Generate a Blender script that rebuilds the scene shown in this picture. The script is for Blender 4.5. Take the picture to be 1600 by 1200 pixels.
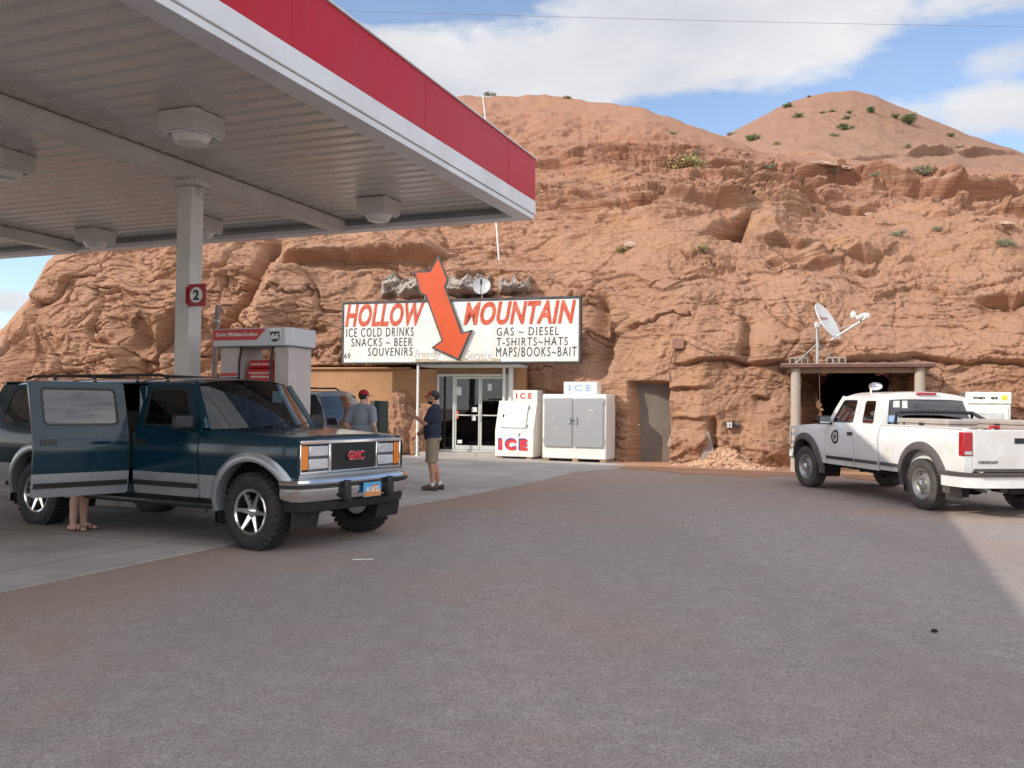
import bpy, bmesh, math, random
import numpy as np
from mathutils import Vector, Matrix, Euler
from mathutils.geometry import delaunay_2d_cdt
C = bpy.context
for o in list(bpy.data.objects):
    bpy.data.objects.remove(o)
SC = C.scene
COL = SC.collection
R_ = math.radians

# ---------------------------------------------------------------- camera
FPX, CAM_H, PITCH, ROLL = 1400.0, 1.5, math.atan(40 / 1400.0), 0.010
cF = Vector((0, math.cos(PITCH), math.sin(PITCH)))
cR0 = Vector((1, 0, 0)); cU0 = Vector((0, -math.sin(PITCH), math.cos(PITCH)))
cR = cR0 * math.cos(ROLL) + cU0 * math.sin(ROLL)
cU = -cR0 * math.sin(ROLL) + cU0 * math.cos(ROLL)
cam = bpy.data.cameras.new('camera'); camo = bpy.data.objects.new('camera', cam); COL.objects.link(camo)
M = Matrix.Identity(4)
for i in range(3):
    M[i][0] = cR[i]; M[i][1] = cU[i]; M[i][2] = -cF[i]
M[2][3] = CAM_H
camo.matrix_world = M
cam.sensor_width = 36.0; cam.lens = FPX / 1600 * 36.0
cam.clip_start = 0.05; cam.clip_end = 6000
SC.camera = camo

# ---------------------------------------------------------------- sun, sky, exposure
SUN_EL = R_(32.2)
LH = Vector((0.911, 0.4115, 0)).normalized()                      # horizontal travel of the light
LD = Vector((LH.x * math.cos(SUN_EL), LH.y * math.cos(SUN_EL), -math.sin(SUN_EL)))
sun = bpy.data.lights.new('sun', 'SUN'); sun.energy = 2.6; sun.angle = R_(0.55); sun.color = (1.0, 0.93, 0.82)
suno = bpy.data.objects.new('sun', sun); COL.objects.link(suno)
suno.rotation_euler = LD.to_track_quat('-Z', 'Y').to_euler(); suno.location = (-40, -20, 40)
SC.view_settings.view_transform = 'Standard'; SC.view_settings.look = 'None'
SC.view_settings.exposure = 0.55; SC.view_settings.gamma = 1.0

W = bpy.data.worlds.new('World'); SC.world = W; W.use_nodes = True
nt = W.node_tree; nt.nodes.clear()
def N(t, **k):
    n = nt.nodes.new(t)
    for a, b in k.items():
        if a == 'inp':
            for i, v in b.items(): n.inputs[i].default_value = v
        else: setattr(n, a, b)
    return n
def L(a, b): nt.links.new(a, b)
def MA(op, a, b=None, c=None, clamp=False):
    n = N('ShaderNodeMath', operation=op, use_clamp=clamp)
    for i, v in enumerate((a, b, c)):
        if v is None: continue
        if isinstance(v, (int, float)): n.inputs[i].default_value = v
        else: L(v, n.inputs[i])
    return n.outputs[0]
def build_sky():
    sky = N('ShaderNodeTexSky', sky_type='NISHITA', sun_disc=False)
    sky.sun_elevation = SUN_EL
    sky.sun_rotation = math.atan2(-LH.x, -LH.y) % (2 * math.pi)
    sky.altitude = 1300; sky.air_density = 1.0; sky.dust_density = 0.6; sky.ozone_density = 1.6
    bg1 = N('ShaderNodeBackground'); bg1.inputs[1].default_value = 0.15
    L(sky.outputs[0], bg1.inputs[0])
    tc = N('ShaderNodeTexCoord'); sp = N('ShaderNodeSeparateXYZ'); L(tc.outputs['Generated'], sp.inputs[0])
    x, y, z = sp.outputs
    az = MA('ARCTAN2', x, y); el = MA('ARCSINE', z)
    cb = N('ShaderNodeCombineXYZ'); L(az, cb.inputs[0]); L(MA('MULTIPLY', el, 2.3), cb.inputs[1])
    n1 = N('ShaderNodeTexNoise', inp={'Scale': 6.5, 'Detail': 10.0, 'Roughness': 0.64, 'Distortion': 0.3}); L(cb.outputs[0], n1.inputs['Vector'])
    n2 = N('ShaderNodeTexNoise', inp={'Scale': 24.0, 'Detail': 7.0, 'Roughness': 0.62, 'Distortion': 0.4}); L(cb.outputs[0], n2.inputs['Vector'])
    def ell(px, py, rx, ry, amp=1.0):
        d = cF * FPX + cR * (px - 800) + cU * (600 - py); d.normalize()
        a0 = math.atan2(d.x, d.y); e0 = math.asin(d.z)
        u = MA('MULTIPLY', MA('SUBTRACT', az, a0), FPX / rx); v = MA('MULTIPLY', MA('SUBTRACT', el, e0), FPX / ry)
        q = MA('ADD', MA('MULTIPLY', u, u), MA('MULTIPLY', v, v))
        return MA('MULTIPLY', MA('SUBTRACT', 1.0, q), amp)
    blobs = [ell(800, 118, 380, 72, 1.1), ell(1120, 50, 300, 88, 1.1), ell(640, 95, 240, 46), ell(1560, 172, 85, 34, .55), ell(1500, 8, 190, 22, .30),
             ell(1590, 85, 130, 20, .25), ell(10, 470, 60, 14, .4), ell(1420, 190, 130, 18, .10), ell(560, -10, 60, 14, .3),
             ell(-700, 250, 420, 150), ell(2600, 150, 500, 120), ell(800, -900, 900, 330, .8), ell(-1500, 60, 500, 160)]
    m = blobs[0]
    for b in blobs[1:]: m = MA('MAXIMUM', m, b)
    # a broken field of cloud over the rest of the sky (behind and above the viewer)
    back = MA('MULTIPLY', MA('LESS_THAN', y, 0.10), 0.74)
    m = MA('MAXIMUM', m, MA('SUBTRACT', back, 0.35))
    for bx_ in (ell(600, 0, 150, 34, .8), ell(1060, 176, 150, 36, .8), ell(1440, 90, 100, 50, .35)): m = MA('SUBTRACT', m, MA('MAXIMUM', bx_, 0.0))
    nz = MA('ADD', MA('MULTIPLY', MA('SUBTRACT', n1.outputs[0], 0.5), 1.9), MA('MULTIPLY', MA('SUBTRACT', n2.outputs[0], 0.5), 0.8))
    dens = MA('ADD', MA('MAXIMUM', m, -1.3), nz)
    mr = N('ShaderNodeMapRange', interpolation_type='SMOOTHSTEP'); mr.inputs[1].default_value = -0.40; mr.inputs[2].default_value = 0.55
    L(dens, mr.inputs[0])
    fac = MA('MULTIPLY', mr.outputs[0], 0.93)
    # faint high veil
    veil = MA('MULTIPLY', MA('ADD', MA('MULTIPLY', n1.outputs[0], .35), .0), .6)
    fac = MA('MAXIMUM', fac, veil)
    cr = N('ShaderNodeValToRGB'); cr.color_ramp.elements[0].position = 0.3; cr.color_ramp.elements[0].color = (0.60, 0.61, 0.67, 1)
    cr.color_ramp.elements[1].position = 0.62; cr.color_ramp.elements[1].color = (0.84, 0.83, 0.82, 1)
    n3 = N('ShaderNodeTexNoise', inp={'Scale': 4.0, 'Detail': 5.0}); L(cb.outputs[0], n3.inputs['Vector'])
    L(n3.outputs[0], cr.inputs[0])
    bg2 = N('ShaderNodeBackground'); L(cr.outputs[0], bg2.inputs[0])
    st = N('ShaderNodeMapRange', interpolation_type='SMOOTHSTEP'); st.inputs[1].default_value = .55; st.inputs[2].default_value = -.25; st.inputs[3].default_value = .74; st.inputs[4].default_value = 1.5
    L(y, st.inputs[0]); L(st.outputs[0], bg2.inputs[1])                       # unseen clouds behind the viewer are brightened as added fill light
    mx = N('ShaderNodeMixShader'); L(fac, mx.inputs[0]); L(bg1.outputs[0], mx.inputs[1]); L(bg2.outputs[0], mx.inputs[2])
    out = N('ShaderNodeOutputWorld'); L(mx.outputs[0], out.inputs[0])
build_sky()

# ---------------------------------------------------------------- helpers: placing
def ray(px, py): return cF * FPX + cR * (px - 800) + cU * (600 - py)
def at(px, py, Y):
    d = ray(px, py); t = Y / d.y
    return Vector((d.x * t, Y, CAM_H + d.z * t))
def sstep(a, b, x):
    t = np.clip((np.asarray(x, float) - a) / (b - a), 0, 1); return t * t * (3 - 2 * t)
def gz(X, Y):                                                  # the yard rises gently towards the rock
    return 0.13 * sstep(14.5, 25, Y)
def ground(px, py, z=None):
    d = ray(px, py); zz = 0.0 if z is None else z
    for _ in range(6):
        t = (zz - CAM_H) / d.z; p = Vector((d.x * t, d.y * t, zz))
        if z is None: zz = float(gz(p.x, p.y))
    return p
def on_plane(px, py, P0, nrm):
    d = ray(px, py); o = Vector((0, 0, CAM_H))
    t = (Vector(P0) - o).dot(nrm) / d.dot(nrm); return o + d * t
# canopy frame: n = towards the open yard, V = away from the viewer
cA = R_(21.7); NX = Vector((math.cos(cA), -math.sin(cA), 0)); VX = Vector((math.sin(cA), math.cos(cA), 0))
CORG = Vector((0.385, 16.19, 0)) + NX * 5.97 - VX * 15.05
def nv(n, v, z=0.0): return CORG + NX * n + VX * v + Vector((0, 0, z))

# ---------------------------------------------------------------- helpers: objects
def tag(o, label=None, cat=None, group=None, kind=None):
    if label: o['label'] = label
    if cat: o['category'] = cat
    if group: o['group'] = group
    if kind: o['kind'] = kind
    return o
def thing(name, label, cat, loc=(0, 0, 0), rz=0.0, group=None):
    o = bpy.data.objects.new(name, None); COL.objects.link(o); o.empty_display_size = 0.2
    o.location = loc; o.rotation_euler = (0, 0, rz)
    return tag(o, label, cat, group)
def frame_mat(P, X, Z=Vector((0, 0, 1))):
    X = Vector(X).normalized(); Z = Vector(Z); Yv = Z.cross(X).normalized(); Z = X.cross(Yv)
    m = Matrix.Identity(4)
    for i in range(3): m[i][0] = X[i]; m[i][1] = Yv[i]; m[i][2] = Z[i]; m[i][3] = P[i]
    return m

class MB:
    """collects shapes for ONE mesh object"""
    def __init__(s): s.v = []; s.f = []; s.m = []; s.cur = 0; s.x = Matrix.Identity(4)
    def add(s, vs, fs):
        b = len(s.v); s.v += [tuple(s.x @ Vector(p)) for p in vs]; s.f += [tuple(i + b for i in f) for f in fs]; s.m += [s.cur] * len(fs); return s
    def box(s, c, d, rot=None):
        x, y, z = [k / 2 for k in d]; vs = [Vector((i * x, j * y, k * z)) for i in (-1, 1) for j in (-1, 1) for k in (-1, 1)]
        if rot is not None: vs = [rot @ p for p in vs]
        return s.add([p + Vector(c) for p in vs], [(0, 1, 3, 2), (4, 6, 7, 5), (0, 4, 5, 1), (2, 3, 7, 6), (0, 2, 6, 4), (1, 5, 7, 3)])
    def bb(s, x0, x1, y0, y1, z0, z1): return s.box(((x0 + x1) / 2, (y0 + y1) / 2, (z0 + z1) / 2), (abs(x1 - x0), abs(y1 - y0), abs(z1 - z0)))
    def cyl(s, p0, p1, r0, r1=None, n=16, caps=True):
        r1 = r0 if r1 is None else r1; p0 = Vector(p0); p1 = Vector(p1); q = (p1 - p0).to_track_quat('Z', 'Y'); vs = []
        for p, r in ((p0, r0), (p1, r1)):
            for i in range(n):
                a = 2 * math.pi * i / n; vs.append(p + q @ Vector((math.cos(a) * r, math.sin(a) * r, 0)))
        fs = [(i, (i + 1) % n, n + (i + 1) % n, n + i) for i in range(n)]
        if caps: fs += [tuple(range(n - 1, -1, -1)), tuple(range(n, 2 * n))]
        return s.add(vs, fs)
    def tube(s, pts, r, n=8):
        pts = [Vector(p) for p in pts]; vs = []; k = len(pts); rr = r if hasattr(r, '__len__') else [r] * k
        up = None
        for i, p in enumerate(pts):
            t = (pts[min(i + 1, k - 1)] - pts[max(i - 1, 0)]).normalized()
            if up is None: up = Vector((0, 0, 1)) if abs(t.z) < .9 else Vector((1, 0, 0))
            a = t.cross(up).normalized(); b = a.cross(t).normalized(); up = b
            for j in range(n):
                w = 2 * math.pi * j / n; vs.append(p + (a * math.cos(w) + b * math.sin(w)) * rr[i])
        fs = [(i * n + j, i * n + (j + 1) % n, (i + 1) * n + (j + 1) % n, (i + 1) * n + j) for i in range(k - 1) for j in range(n)]
        fs += [tuple(range(n - 1, -1, -1)), tuple(range((k - 1) * n, k * n))]
        return s.add(vs, fs)
    def lathe(s, prof, axis='Z', n=32, c=(0, 0, 0), closed=False, caps=(True, True)):
        vs = []; k = len(prof); c = Vector(c)
        for r, h in prof:
            for i in range(n):
                a = 2 * math.pi * i / n; u, w = r * math.cos(a), r * math.sin(a)
                vs.append(c + (Vector((u, w, h)) if axis == 'Z' else Vector((u, h, w)) if axis == 'Y' else Vector((h, u, w))))
        fs = [(i * n + j, i * n + (j + 1) % n, (i + 1) * n + (j + 1) % n, (i + 1) * n + j) for i in range(k - 1) for j in range(n)]
        if closed: fs += [((k - 1) * n + j, (k - 1) * n + (j + 1) % n, (j + 1) % n, j) for j in range(n)]
        else:
            if prof[0][0] > 1e-5 and caps[0]: fs.append(tuple(range(n - 1, -1, -1)))
            if prof[-1][0] > 1e-5 and caps[1]: fs.append(tuple(range((k - 1) * n, k * n)))
        return s.add(vs, fs)
    def prism(s, poly, y0, y1, plane='XZ'):
        n = len(poly)
        def P(p, h): return (p[0], h, p[1]) if plane == 'XZ' else (p[0], p[1], h) if plane == 'XY' else (h, p[0], p[1])
        return s.add([P(p, y0) for p in poly] + [P(p, y1) for p in poly],
                     [tuple(range(n)), tuple(range(2 * n - 1, n - 1, -1))] + [(i, n + i, n + (i + 1) % n, (i + 1) % n) for i in range(n)])
    def grid(s, fn, nu, nv_, flip=False):
        vs = [fn(i / nu, j / nv_) for i in range(nu + 1) for j in range(nv_ + 1)]; w = nv_ + 1
        fs = [(i * w + j, (i + 1) * w + j, (i + 1) * w + j + 1, i * w + j + 1) for i in range(nu) for j in range(nv_)]
        if flip: fs = [f[::-1] for f in fs]
        return s.add(vs, fs)
    def ell(s, c, r, nu=16, nv_=10, rot=None):
        c = Vector(c); r = r if hasattr(r, '__len__') else (r, r, r); vs = []; fs = []
        for j in range(1, nv_):
            t = math.pi * j / nv_
            for i in range(nu):
                a = 2 * math.pi * i / nu; p = Vector((r[0] * math.sin(t) * math.cos(a), r[1] * math.sin(t) * math.sin(a), r[2] * math.cos(t)))
                vs.append(c + (rot @ p if rot is not None else p))
        top = Vector((0, 0, r[2])); bot = -top
        vs += [c + (rot @ top if rot is not None else top), c + (rot @ bot if rot is not None else bot)]
        T = len(vs) - 2
        for j in range(nv_ - 2):
            for i in range(nu): fs.append((j * nu + i, (j + 1) * nu + i, (j + 1) * nu + (i + 1) % nu, j * nu + (i + 1) % nu))
        for i in range(nu):
            fs.append((T, i, (i + 1) % nu)); fs.append((T + 1, (nv_ - 2) * nu + (i + 1) % nu, (nv_ - 2) * nu + i))
        return s.add(vs, fs)
    def build(s, name, mats, parent=None, ang=35, bevel=0.0, seg=2, fixn=True):
        me = bpy.data.meshes.new(name); me.from_pydata(s.v, [], s.f)
        mats = mats if isinstance(mats, (list, tuple)) else [mats]
        for k in mats: me.materials.append(k)
        if len(mats) > 1: me.polygons.foreach_set('material_index', s.m)
        if fixn:
            bm = bmesh.new(); bm.from_mesh(me); bmesh.ops.recalc_face_normals(bm, faces=bm.faces); bm.to_mesh(me); bm.free()
        me.polygons.foreach_set('use_smooth', [True] * len(me.polygons)); me.set_sharp_from_angle(angle=R_(ang)); me.update()
        o = bpy.data.objects.new(name, me); COL.objects.link(o)
        if parent is not None: o.parent = parent
        if bevel:
            b = o.modifiers.new('bevel', 'BEVEL'); b.width = bevel; b.segments = seg; b.limit_method = 'ANGLE'; b.angle_limit = R_(40); b.harden_normals = False
        return o

def bake(o):                                                   # apply modifiers into the mesh without operators
    dg = C.evaluated_depsgraph_get(); dg.update(); ev = o.evaluated_get(dg)
    me = bpy.data.meshes.new_from_object(ev); o.modifiers.clear(); old = o.data; o.data = me
    return o

def text_mb(txt, size, shear=0.0, bold=0.0, spacing=1.0, xs=1.0, depth=0.004, align='LEFT'):
    """lettering as mesh data in a local XZ plane (x along, z up, faces -y)"""
    cu = bpy.data.curves.new('lettering', 'FONT'); cu.body = txt; cu.size = size; cu.shear = shear; cu.offset = bold; cu.space_character = spacing
    cu.extrude = depth; cu.align_x = align; cu.resolution_u = 4
    to = bpy.data.objects.new('lettering_src', cu); COL.objects.link(to)
    dg = C.evaluated_depsgraph_get(); dg.update()
    me = bpy.data.meshes.new_from_object(to.evaluated_get(dg))
    vs = [(p.co.x * xs, -p.co.z, p.co.y) for p in me.vertices]; fs = [tuple(q.vertices) for q in me.polygons]
    bpy.data.objects.remove(to); bpy.data.meshes.remove(me)
    return vs, fs
def text_fit(mb, txt, x0, x1, z0, z1, y, shear=0.0, bold=0.0, spacing=1.0, depth=0.003):
    """fit lettering into the rectangle x0..x1, z0..z1 of the local XZ plane"""
    vs, fs = text_mb(txt, 1.0, shear, bold, spacing, depth=depth)
    xa = min(p[0] for p in vs); xb = max(p[0] for p in vs); za = min(p[2] for p in vs); zb = max(p[2] for p in vs)
    sx = (x1 - x0) / (xb - xa); sz = (z1 - z0) / (zb - za)
    mb.add([(x0 + (p[0] - xa) * sx, y + p[1], z0 + (p[2] - za) * sz) for p in vs], fs)

# ---------------------------------------------------------------- helpers: materials
def mat(name, col, rough=0.6, metal=0.0, var=0.12, scale=6.0, bump=0.0, bscale=40.0, spec=0.5, coat=0.0, dirt=None, stretch=(1, 1, 1), speck=0.0, rvar=0.1, aniso=0):
    m = bpy.data.materials.new(name); m.use_nodes = True; t = m.node_tree; b = t.nodes['Principled BSDF']
    def n(k, **kw):
        q = t.nodes.new(k)
        for a, v in kw.items(): q.inputs[a.replace('_', ' ')].default_value = v
        return q
    tc = t.nodes.new('ShaderNodeTexCoord'); mp = t.nodes.new('ShaderNodeMapping'); mp.inputs['Scale'].default_value = stretch
    t.links.new(tc.outputs['Object'], mp.inputs[0])
    nz = n('ShaderNodeTexNoise', Scale=scale, Detail=6.0, Roughness=0.6); t.links.new(mp.outputs[0], nz.inputs['Vector'])
    r = t.nodes.new('ShaderNodeValToRGB'); e = r.color_ramp.elements
    c = Vector(col); e[0].position = .3; e[1].position = .7
    e[0].color = tuple(c * (1 - var)) + (1,); e[1].color = tuple(min(1, q) for q in c * (1 + var)) + (1,)
    t.links.new(nz.outputs[0], r.inputs[0]); out = r.outputs[0]
    if speck:
        ns = n('ShaderNodeTexNoise', Scale=bscale * 2, Detail=2.0); t.links.new(mp.outputs[0], ns.inputs['Vector'])
        mx = t.nodes.new('ShaderNodeMix'); mx.data_type = 'RGBA'; mx.blend_type = 'OVERLAY'; mx.inputs[0].default_value = speck
        t.links.new(out, mx.inputs[6]); t.links.new(ns.outputs[0], mx.inputs[7]); out = mx.outputs[2]
    if dirt is not None:
        dc, amt, dsc = dirt
        nd = n('ShaderNodeTexNoise', Scale=dsc, Detail=8.0, Roughness=0.7); t.links.new(mp.outputs[0], nd.inputs['Vector'])
        dr = t.nodes.new('ShaderNodeMapRange'); dr.inputs[1].default_value = .45; dr.inputs[2].default_value = .75; dr.inputs[4].default_value = amt
        t.links.new(nd.outputs[0], dr.inputs[0])
        mx = t.nodes.new('ShaderNodeMix'); mx.data_type = 'RGBA'; t.links.new(dr.outputs[0], mx.inputs[0])
        t.links.new(out, mx.inputs[6]); mx.inputs[7].default_value = tuple(dc) + (1,); out = mx.outputs[2]
    t.links.new(out, b.inputs['Base Color'])
    rr = t.nodes.new('ShaderNodeMapRange'); rr.inputs[3].default_value = max(0.02, rough - rvar * rough); rr.inputs[4].default_value = min(1, rough + rvar * rough)
    t.links.new(nz.outputs[0], rr.inputs[0]); t.links.new(rr.outputs[0], b.inputs['Roughness'])
    b.inputs['Metallic'].default_value = metal; b.inputs['Specular IOR Level'].default_value = spec
    if coat: b.inputs['Coat Weight'].default_value = coat; b.inputs['Coat Roughness'].default_value = 0.04
    if bump:
        nb = n('ShaderNodeTexNoise', Scale=bscale, Detail=5.0, Roughness=0.6); t.links.new(mp.outputs[0], nb.inputs['Vector'])
        bp = t.nodes.new('ShaderNodeBump'); bp.inputs['Strength'].default_value = min(1, bump); bp.inputs['Distance'].default_value = 0.02
        t.links.new(nb.outputs[0], bp.inputs['Height']); t.links.new(bp.outputs[0], b.inputs['Normal'])
    return m
def glass_mat(name, tint, rough=0.02, alpha_t=0.5):
    m = bpy.data.materials.new(name); m.use_nodes = True; t = m.node_tree; t.nodes.clear()
    tr = t.nodes.new('ShaderNodeBsdfTransparent'); tr.inputs[0].default_value = tuple(tint) + (1,)
    gl = t.nodes.new('ShaderNodeBsdfGlossy'); gl.inputs['Roughness'].default_value = rough; gl.inputs[0].default_value = (1, 1, 1, 1)
    # reflectance by the angle of view, the same from both sides of a pane
    ge = t.nodes.new('ShaderNodeNewGeometry'); dt = t.nodes.new('ShaderNodeVectorMath'); dt.operation = 'DOT_PRODUCT'; t.links.new(ge.outputs['Normal'], dt.inputs[0]); t.links.new(ge.outputs['Incoming'], dt.inputs[1])
    def mm(op, x, y=None, z=None):
        q = t.nodes.new('ShaderNodeMath'); q.operation = op
        for i, v in enumerate((x, y, z)):
            if v is None: continue
            if isinstance(v, (int, float)): q.inputs[i].default_value = v
            else: t.links.new(v, q.inputs[i])
        return q.outputs[0]
    sch = mm('POWER', mm('SUBTRACT', 1.0, mm('ABSOLUTE', dt.outputs['Value'])), 4.5)
    ad = mm('MULTIPLY_ADD', sch, .90, .035 + .03 * alpha_t)
    # slight waviness so that reflections break up
    tc = t.nodes.new('ShaderNodeTexCoord'); nz = t.nodes.new('ShaderNodeTexNoise'); nz.inputs['Scale'].default_value = 3.0
    t.links.new(tc.outputs['Object'], nz.inputs['Vector']); bp = t.nodes.new('ShaderNodeBump'); bp.inputs['Strength'].default_value = .012; bp.inputs['Distance'].default_value = .02
    t.links.new(nz.outputs[0], bp.inputs['Height']); t.links.new(bp.outputs[0], gl.inputs['Normal'])
    mx = t.nodes.new('ShaderNodeMixShader'); t.links.new(ad, mx.inputs[0]); t.links.new(tr.outputs[0], mx.inputs[1]); t.links.new(gl.outputs[0], mx.inputs[2])
    o = t.nodes.new('ShaderNodeOutputMaterial'); t.links.new(mx.outputs[0], o.inputs[0])
    return m

# ---------------------------------------------------------------- numpy noise
_rs = np.random.RandomState(7)
_PERM = np.concatenate([_rs.permutation(256)] * 3)
_VAL = _rs.rand(256)
_GR = _rs.randn(256, 3); _GR /= np.linalg.norm(_GR, axis=1)[:, None]
def perlin(p):
    i = np.floor(p).astype(int); f = p - i; i &= 255; u = f * f * f * (f * (f * 6 - 15) + 10)
    r = 0
    for dx in (0, 1):
        wx = u[:, 0] if dx else 1 - u[:, 0]
        for dy in (0, 1):
            wy = u[:, 1] if dy else 1 - u[:, 1]
            for dz in (0, 1):
                wz = u[:, 2] if dz else 1 - u[:, 2]
                h = _PERM[_PERM[_PERM[(i[:, 0] + dx) & 255] + ((i[:, 1] + dy) & 255)] + ((i[:, 2] + dz) & 255)]
                g = _GR[h]
                r = r + wx * wy * wz * (g[:, 0] * (f[:, 0] - dx) + g[:, 1] * (f[:, 1] - dy) + g[:, 2] * (f[:, 2] - dz))
    return r * 1.5
def fbm(p, oct=4, gain=0.5, lac=2.03):
    a = 1.0; s = 0
    for k in range(oct): s = s + a * perlin(p + 17.3 * k); p = p * lac; a *= gain
    return s
def ridged(p, oct=4, gain=0.5):
    a = 1.0; s = 0
    for k in range(oct): s = s + a * (1 - 2 * np.abs(perlin(p + 9.1 * k))); p = p * 2.07; a *= gain
    return s
def voronoi(p):
    i = np.floor(p).astype(int); f = p - i; d1 = np.full(len(p), 9.0); d2 = d1.copy(); cid = np.zeros(len(p))
    for dx in (-1, 0, 1):
        for dy in (-1, 0, 1):
            for dz in (-1, 0, 1):
                h = _PERM[_PERM[_PERM[(i[:, 0] + dx) & 255] + ((i[:, 1] + dy) & 255)] + ((i[:, 2] + dz) & 255)]
                q = np.stack([_VAL[h] + dx, _VAL[_PERM[h]] + dy, _VAL[_PERM[h + 77]] + dz], 1) - f
                d = np.sqrt((q * q).sum(1)); c = d < d1
                d2 = np.where(c, d1, np.minimum(d2, d)); cid = np.where(c, _VAL[_PERM[h + 131]], cid); d1 = np.where(c, d, d1)
    return d1, d2, cid
# ================================================================ the land: ground, rock face, hill
def set_mesh_np(name, V, F, mats, parent=None, smooth=True, kind=None):
    me = bpy.data.meshes.new(name); nf = len(F)
    me.vertices.add(len(V)); me.vertices.foreach_set('co', V.astype(np.float32).ravel())
    me.loops.add(nf * 4); me.loops.foreach_set('vertex_index', F.astype(np.int32).ravel())
    me.polygons.add(nf); me.polygons.foreach_set('loop_start', np.arange(0, nf * 4, 4, dtype=np.int32))
    me.polygons.foreach_set('loop_total', np.full(nf, 4, dtype=np.int32))
    me.update(calc_edges=True); me.validate()
    me.polygons.foreach_set('use_smooth', np.full(nf, smooth, dtype=bool))
    for k in (mats if isinstance(mats, list) else [mats]): me.materials.append(k)
    o = bpy.data.objects.new(name, me); COL.objects.link(o)
    if kind: o['kind'] = kind
    return o
def grid_faces(nr, nc):
    i = np.arange(nr - 1)[:, None] * nc + np.arange(nc - 1)[None, :]
    return np.stack([i, i + 1, i + 1 + nc, i + nc], -1).reshape(-1, 4)

def mat_ground():
    m = bpy.data.materials.new('gravel_asphalt'); m.use_nodes = True; t = m.node_tree; b = t.nodes['Principled BSDF']
    tc = t.nodes.new('ShaderNodeTexCoord')
    def nz(s, d=4, r=.6, st=None):
        q = t.nodes.new('ShaderNodeTexNoise'); q.inputs['Scale'].default_value = s; q.inputs['Detail'].default_value = d; q.inputs['Roughness'].default_value = r
        if st:
            mp = t.nodes.new('ShaderNodeMapping'); mp.inputs['Scale'].default_value = st; mp.inputs['Rotation'].default_value = (0, 0, R_(20)); t.links.new(tc.outputs['Object'], mp.inputs[0]); t.links.new(mp.outputs[0], q.inputs['Vector'])
        else: t.links.new(tc.outputs['Object'], q.inputs['Vector'])
        return q.outputs[0]
    def ramp(f, p0, c0, p1, c1):
        q = t.nodes.new('ShaderNodeValToRGB'); e = q.color_ramp.elements; e[0].position = p0; e[1].position = p1; e[0].color = c0 + (1,); e[1].color = c1 + (1,); t.links.new(f, q.inputs[0]); return q.outputs[0]
    def mixc(f, a, c, mode='MIX'):
        q = t.nodes.new('ShaderNodeMix'); q.data_type = 'RGBA'; q.blend_type = mode
        if isinstance(f, float): q.inputs[0].default_value = f
        else: t.links.new(f, q.inputs[0])
        t.links.new(a, q.inputs[6])
        if isinstance(c, tuple): q.inputs[7].default_value = c + (1,)
        else: t.links.new(c, q.inputs[7])
        return q.outputs[2]
    base = ramp(nz(0.35, 5), .3, (.355, .30, .272), .7, (.43, .375, .34))
    # single stones: cells of different grey, pink and buff
    vo = t.nodes.new('ShaderNodeTexVoronoi'); vo.inputs['Scale'].default_value = 120; t.links.new(tc.outputs['Object'], vo.inputs['Vector'])
    sp = t.nodes.new('ShaderNodeSeparateColor'); t.links.new(vo.outputs['Color'], sp.inputs[0])
    stones = ramp(sp.outputs[0], .05, (.22, .185, .17), .95, (.60, .53, .49))
    base = mixc(.62, base, stones)
    vo2 = t.nodes.new('ShaderNodeTexVoronoi'); vo2.inputs['Scale'].default_value = 46; t.links.new(tc.outputs['Object'], vo2.inputs['Vector'])
    sp2 = t.nodes.new('ShaderNodeSeparateColor'); t.links.new(vo2.outputs['Color'], sp2.inputs[0])
    st2 = ramp(sp2.outputs[1], .86, (0, 0, 0), .93, (.5, .5, .5)); base = mixc(st2, base, (.52, .47, .44))
    base = mixc(ramp(nz(4.5, 9, .78), .40, (.38, .38, .38), .62, (0, 0, 0)), base, (.22, .185, .17)); base = mixc(ramp(nz(14, 6, .75), .52, (0, 0, 0), .74, (.5, .5, .5)), base, (.50, .45, .42))
    # tyre lanes, dust and red sand
    base = mixc(ramp(nz(.5, 6, .6, (1, .16, 1)), .42, (0, 0, 0), .72, (.55, .55, .55)), base, (.27, .235, .225))
    base = mixc(ramp(nz(.23, 8, .66), .50, (0, 0, 0), .72, (.62, .62, .62)), base, (.42, .285, .22))
    base = mixc(ramp(nz(1.9, 7, .7), .58, (0, 0, 0), .74, (.45, .45, .45)), base, (.40, .25, .185))
    base = mixc(ramp(nz(.16, 3, .5), .66, (0, 0, 0), .74, (.35, .35, .35)), base, (.15, .13, .125)); base = mixc(ramp(nz(1.1, 5, .7), .70, (0, 0, 0), .76, (.5, .5, .5)), base, (.17, .15, .145))
    # sand swept against the slab edge and towards the rock
    dp = t.nodes.new('ShaderNodeVectorMath'); dp.operation = 'DOT_PRODUCT'; dp.inputs[1].default_value = tuple(NX); t.links.new(tc.outputs['Object'], dp.inputs[0])
    def mth(op, a, c_=None, e=None):
        q = t.nodes.new('ShaderNodeMath'); q.operation = op
        for i, v in enumerate((a, c_, e)):
            if v is None: continue
            if isinstance(v, (int, float)): q.inputs[i].default_value = v
            else: t.links.new(v, q.inputs[i])
        return q.outputs[0]
    n0 = CORG.dot(NX) - 6.6
    dist = mth('MULTIPLY_ADD', nz(.45, 5), 5.0, mth('SUBTRACT', n0 + .6 - 1.2, dp.outputs['Value']))     # >0 near the edge
    base = mixc(ramp(mth('MULTIPLY_ADD', dist, .35, .15), .25, (0, 0, 0), .8, (.7, .7, .7)), base, (.385, .265, .205))
    spz = t.nodes.new('ShaderNodeSeparateXYZ'); t.links.new(tc.outputs['Object'], spz.inputs[0])
    far = mth('MULTIPLY_ADD', nz(.6, 5), 6.0, spz.outputs[1])
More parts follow.
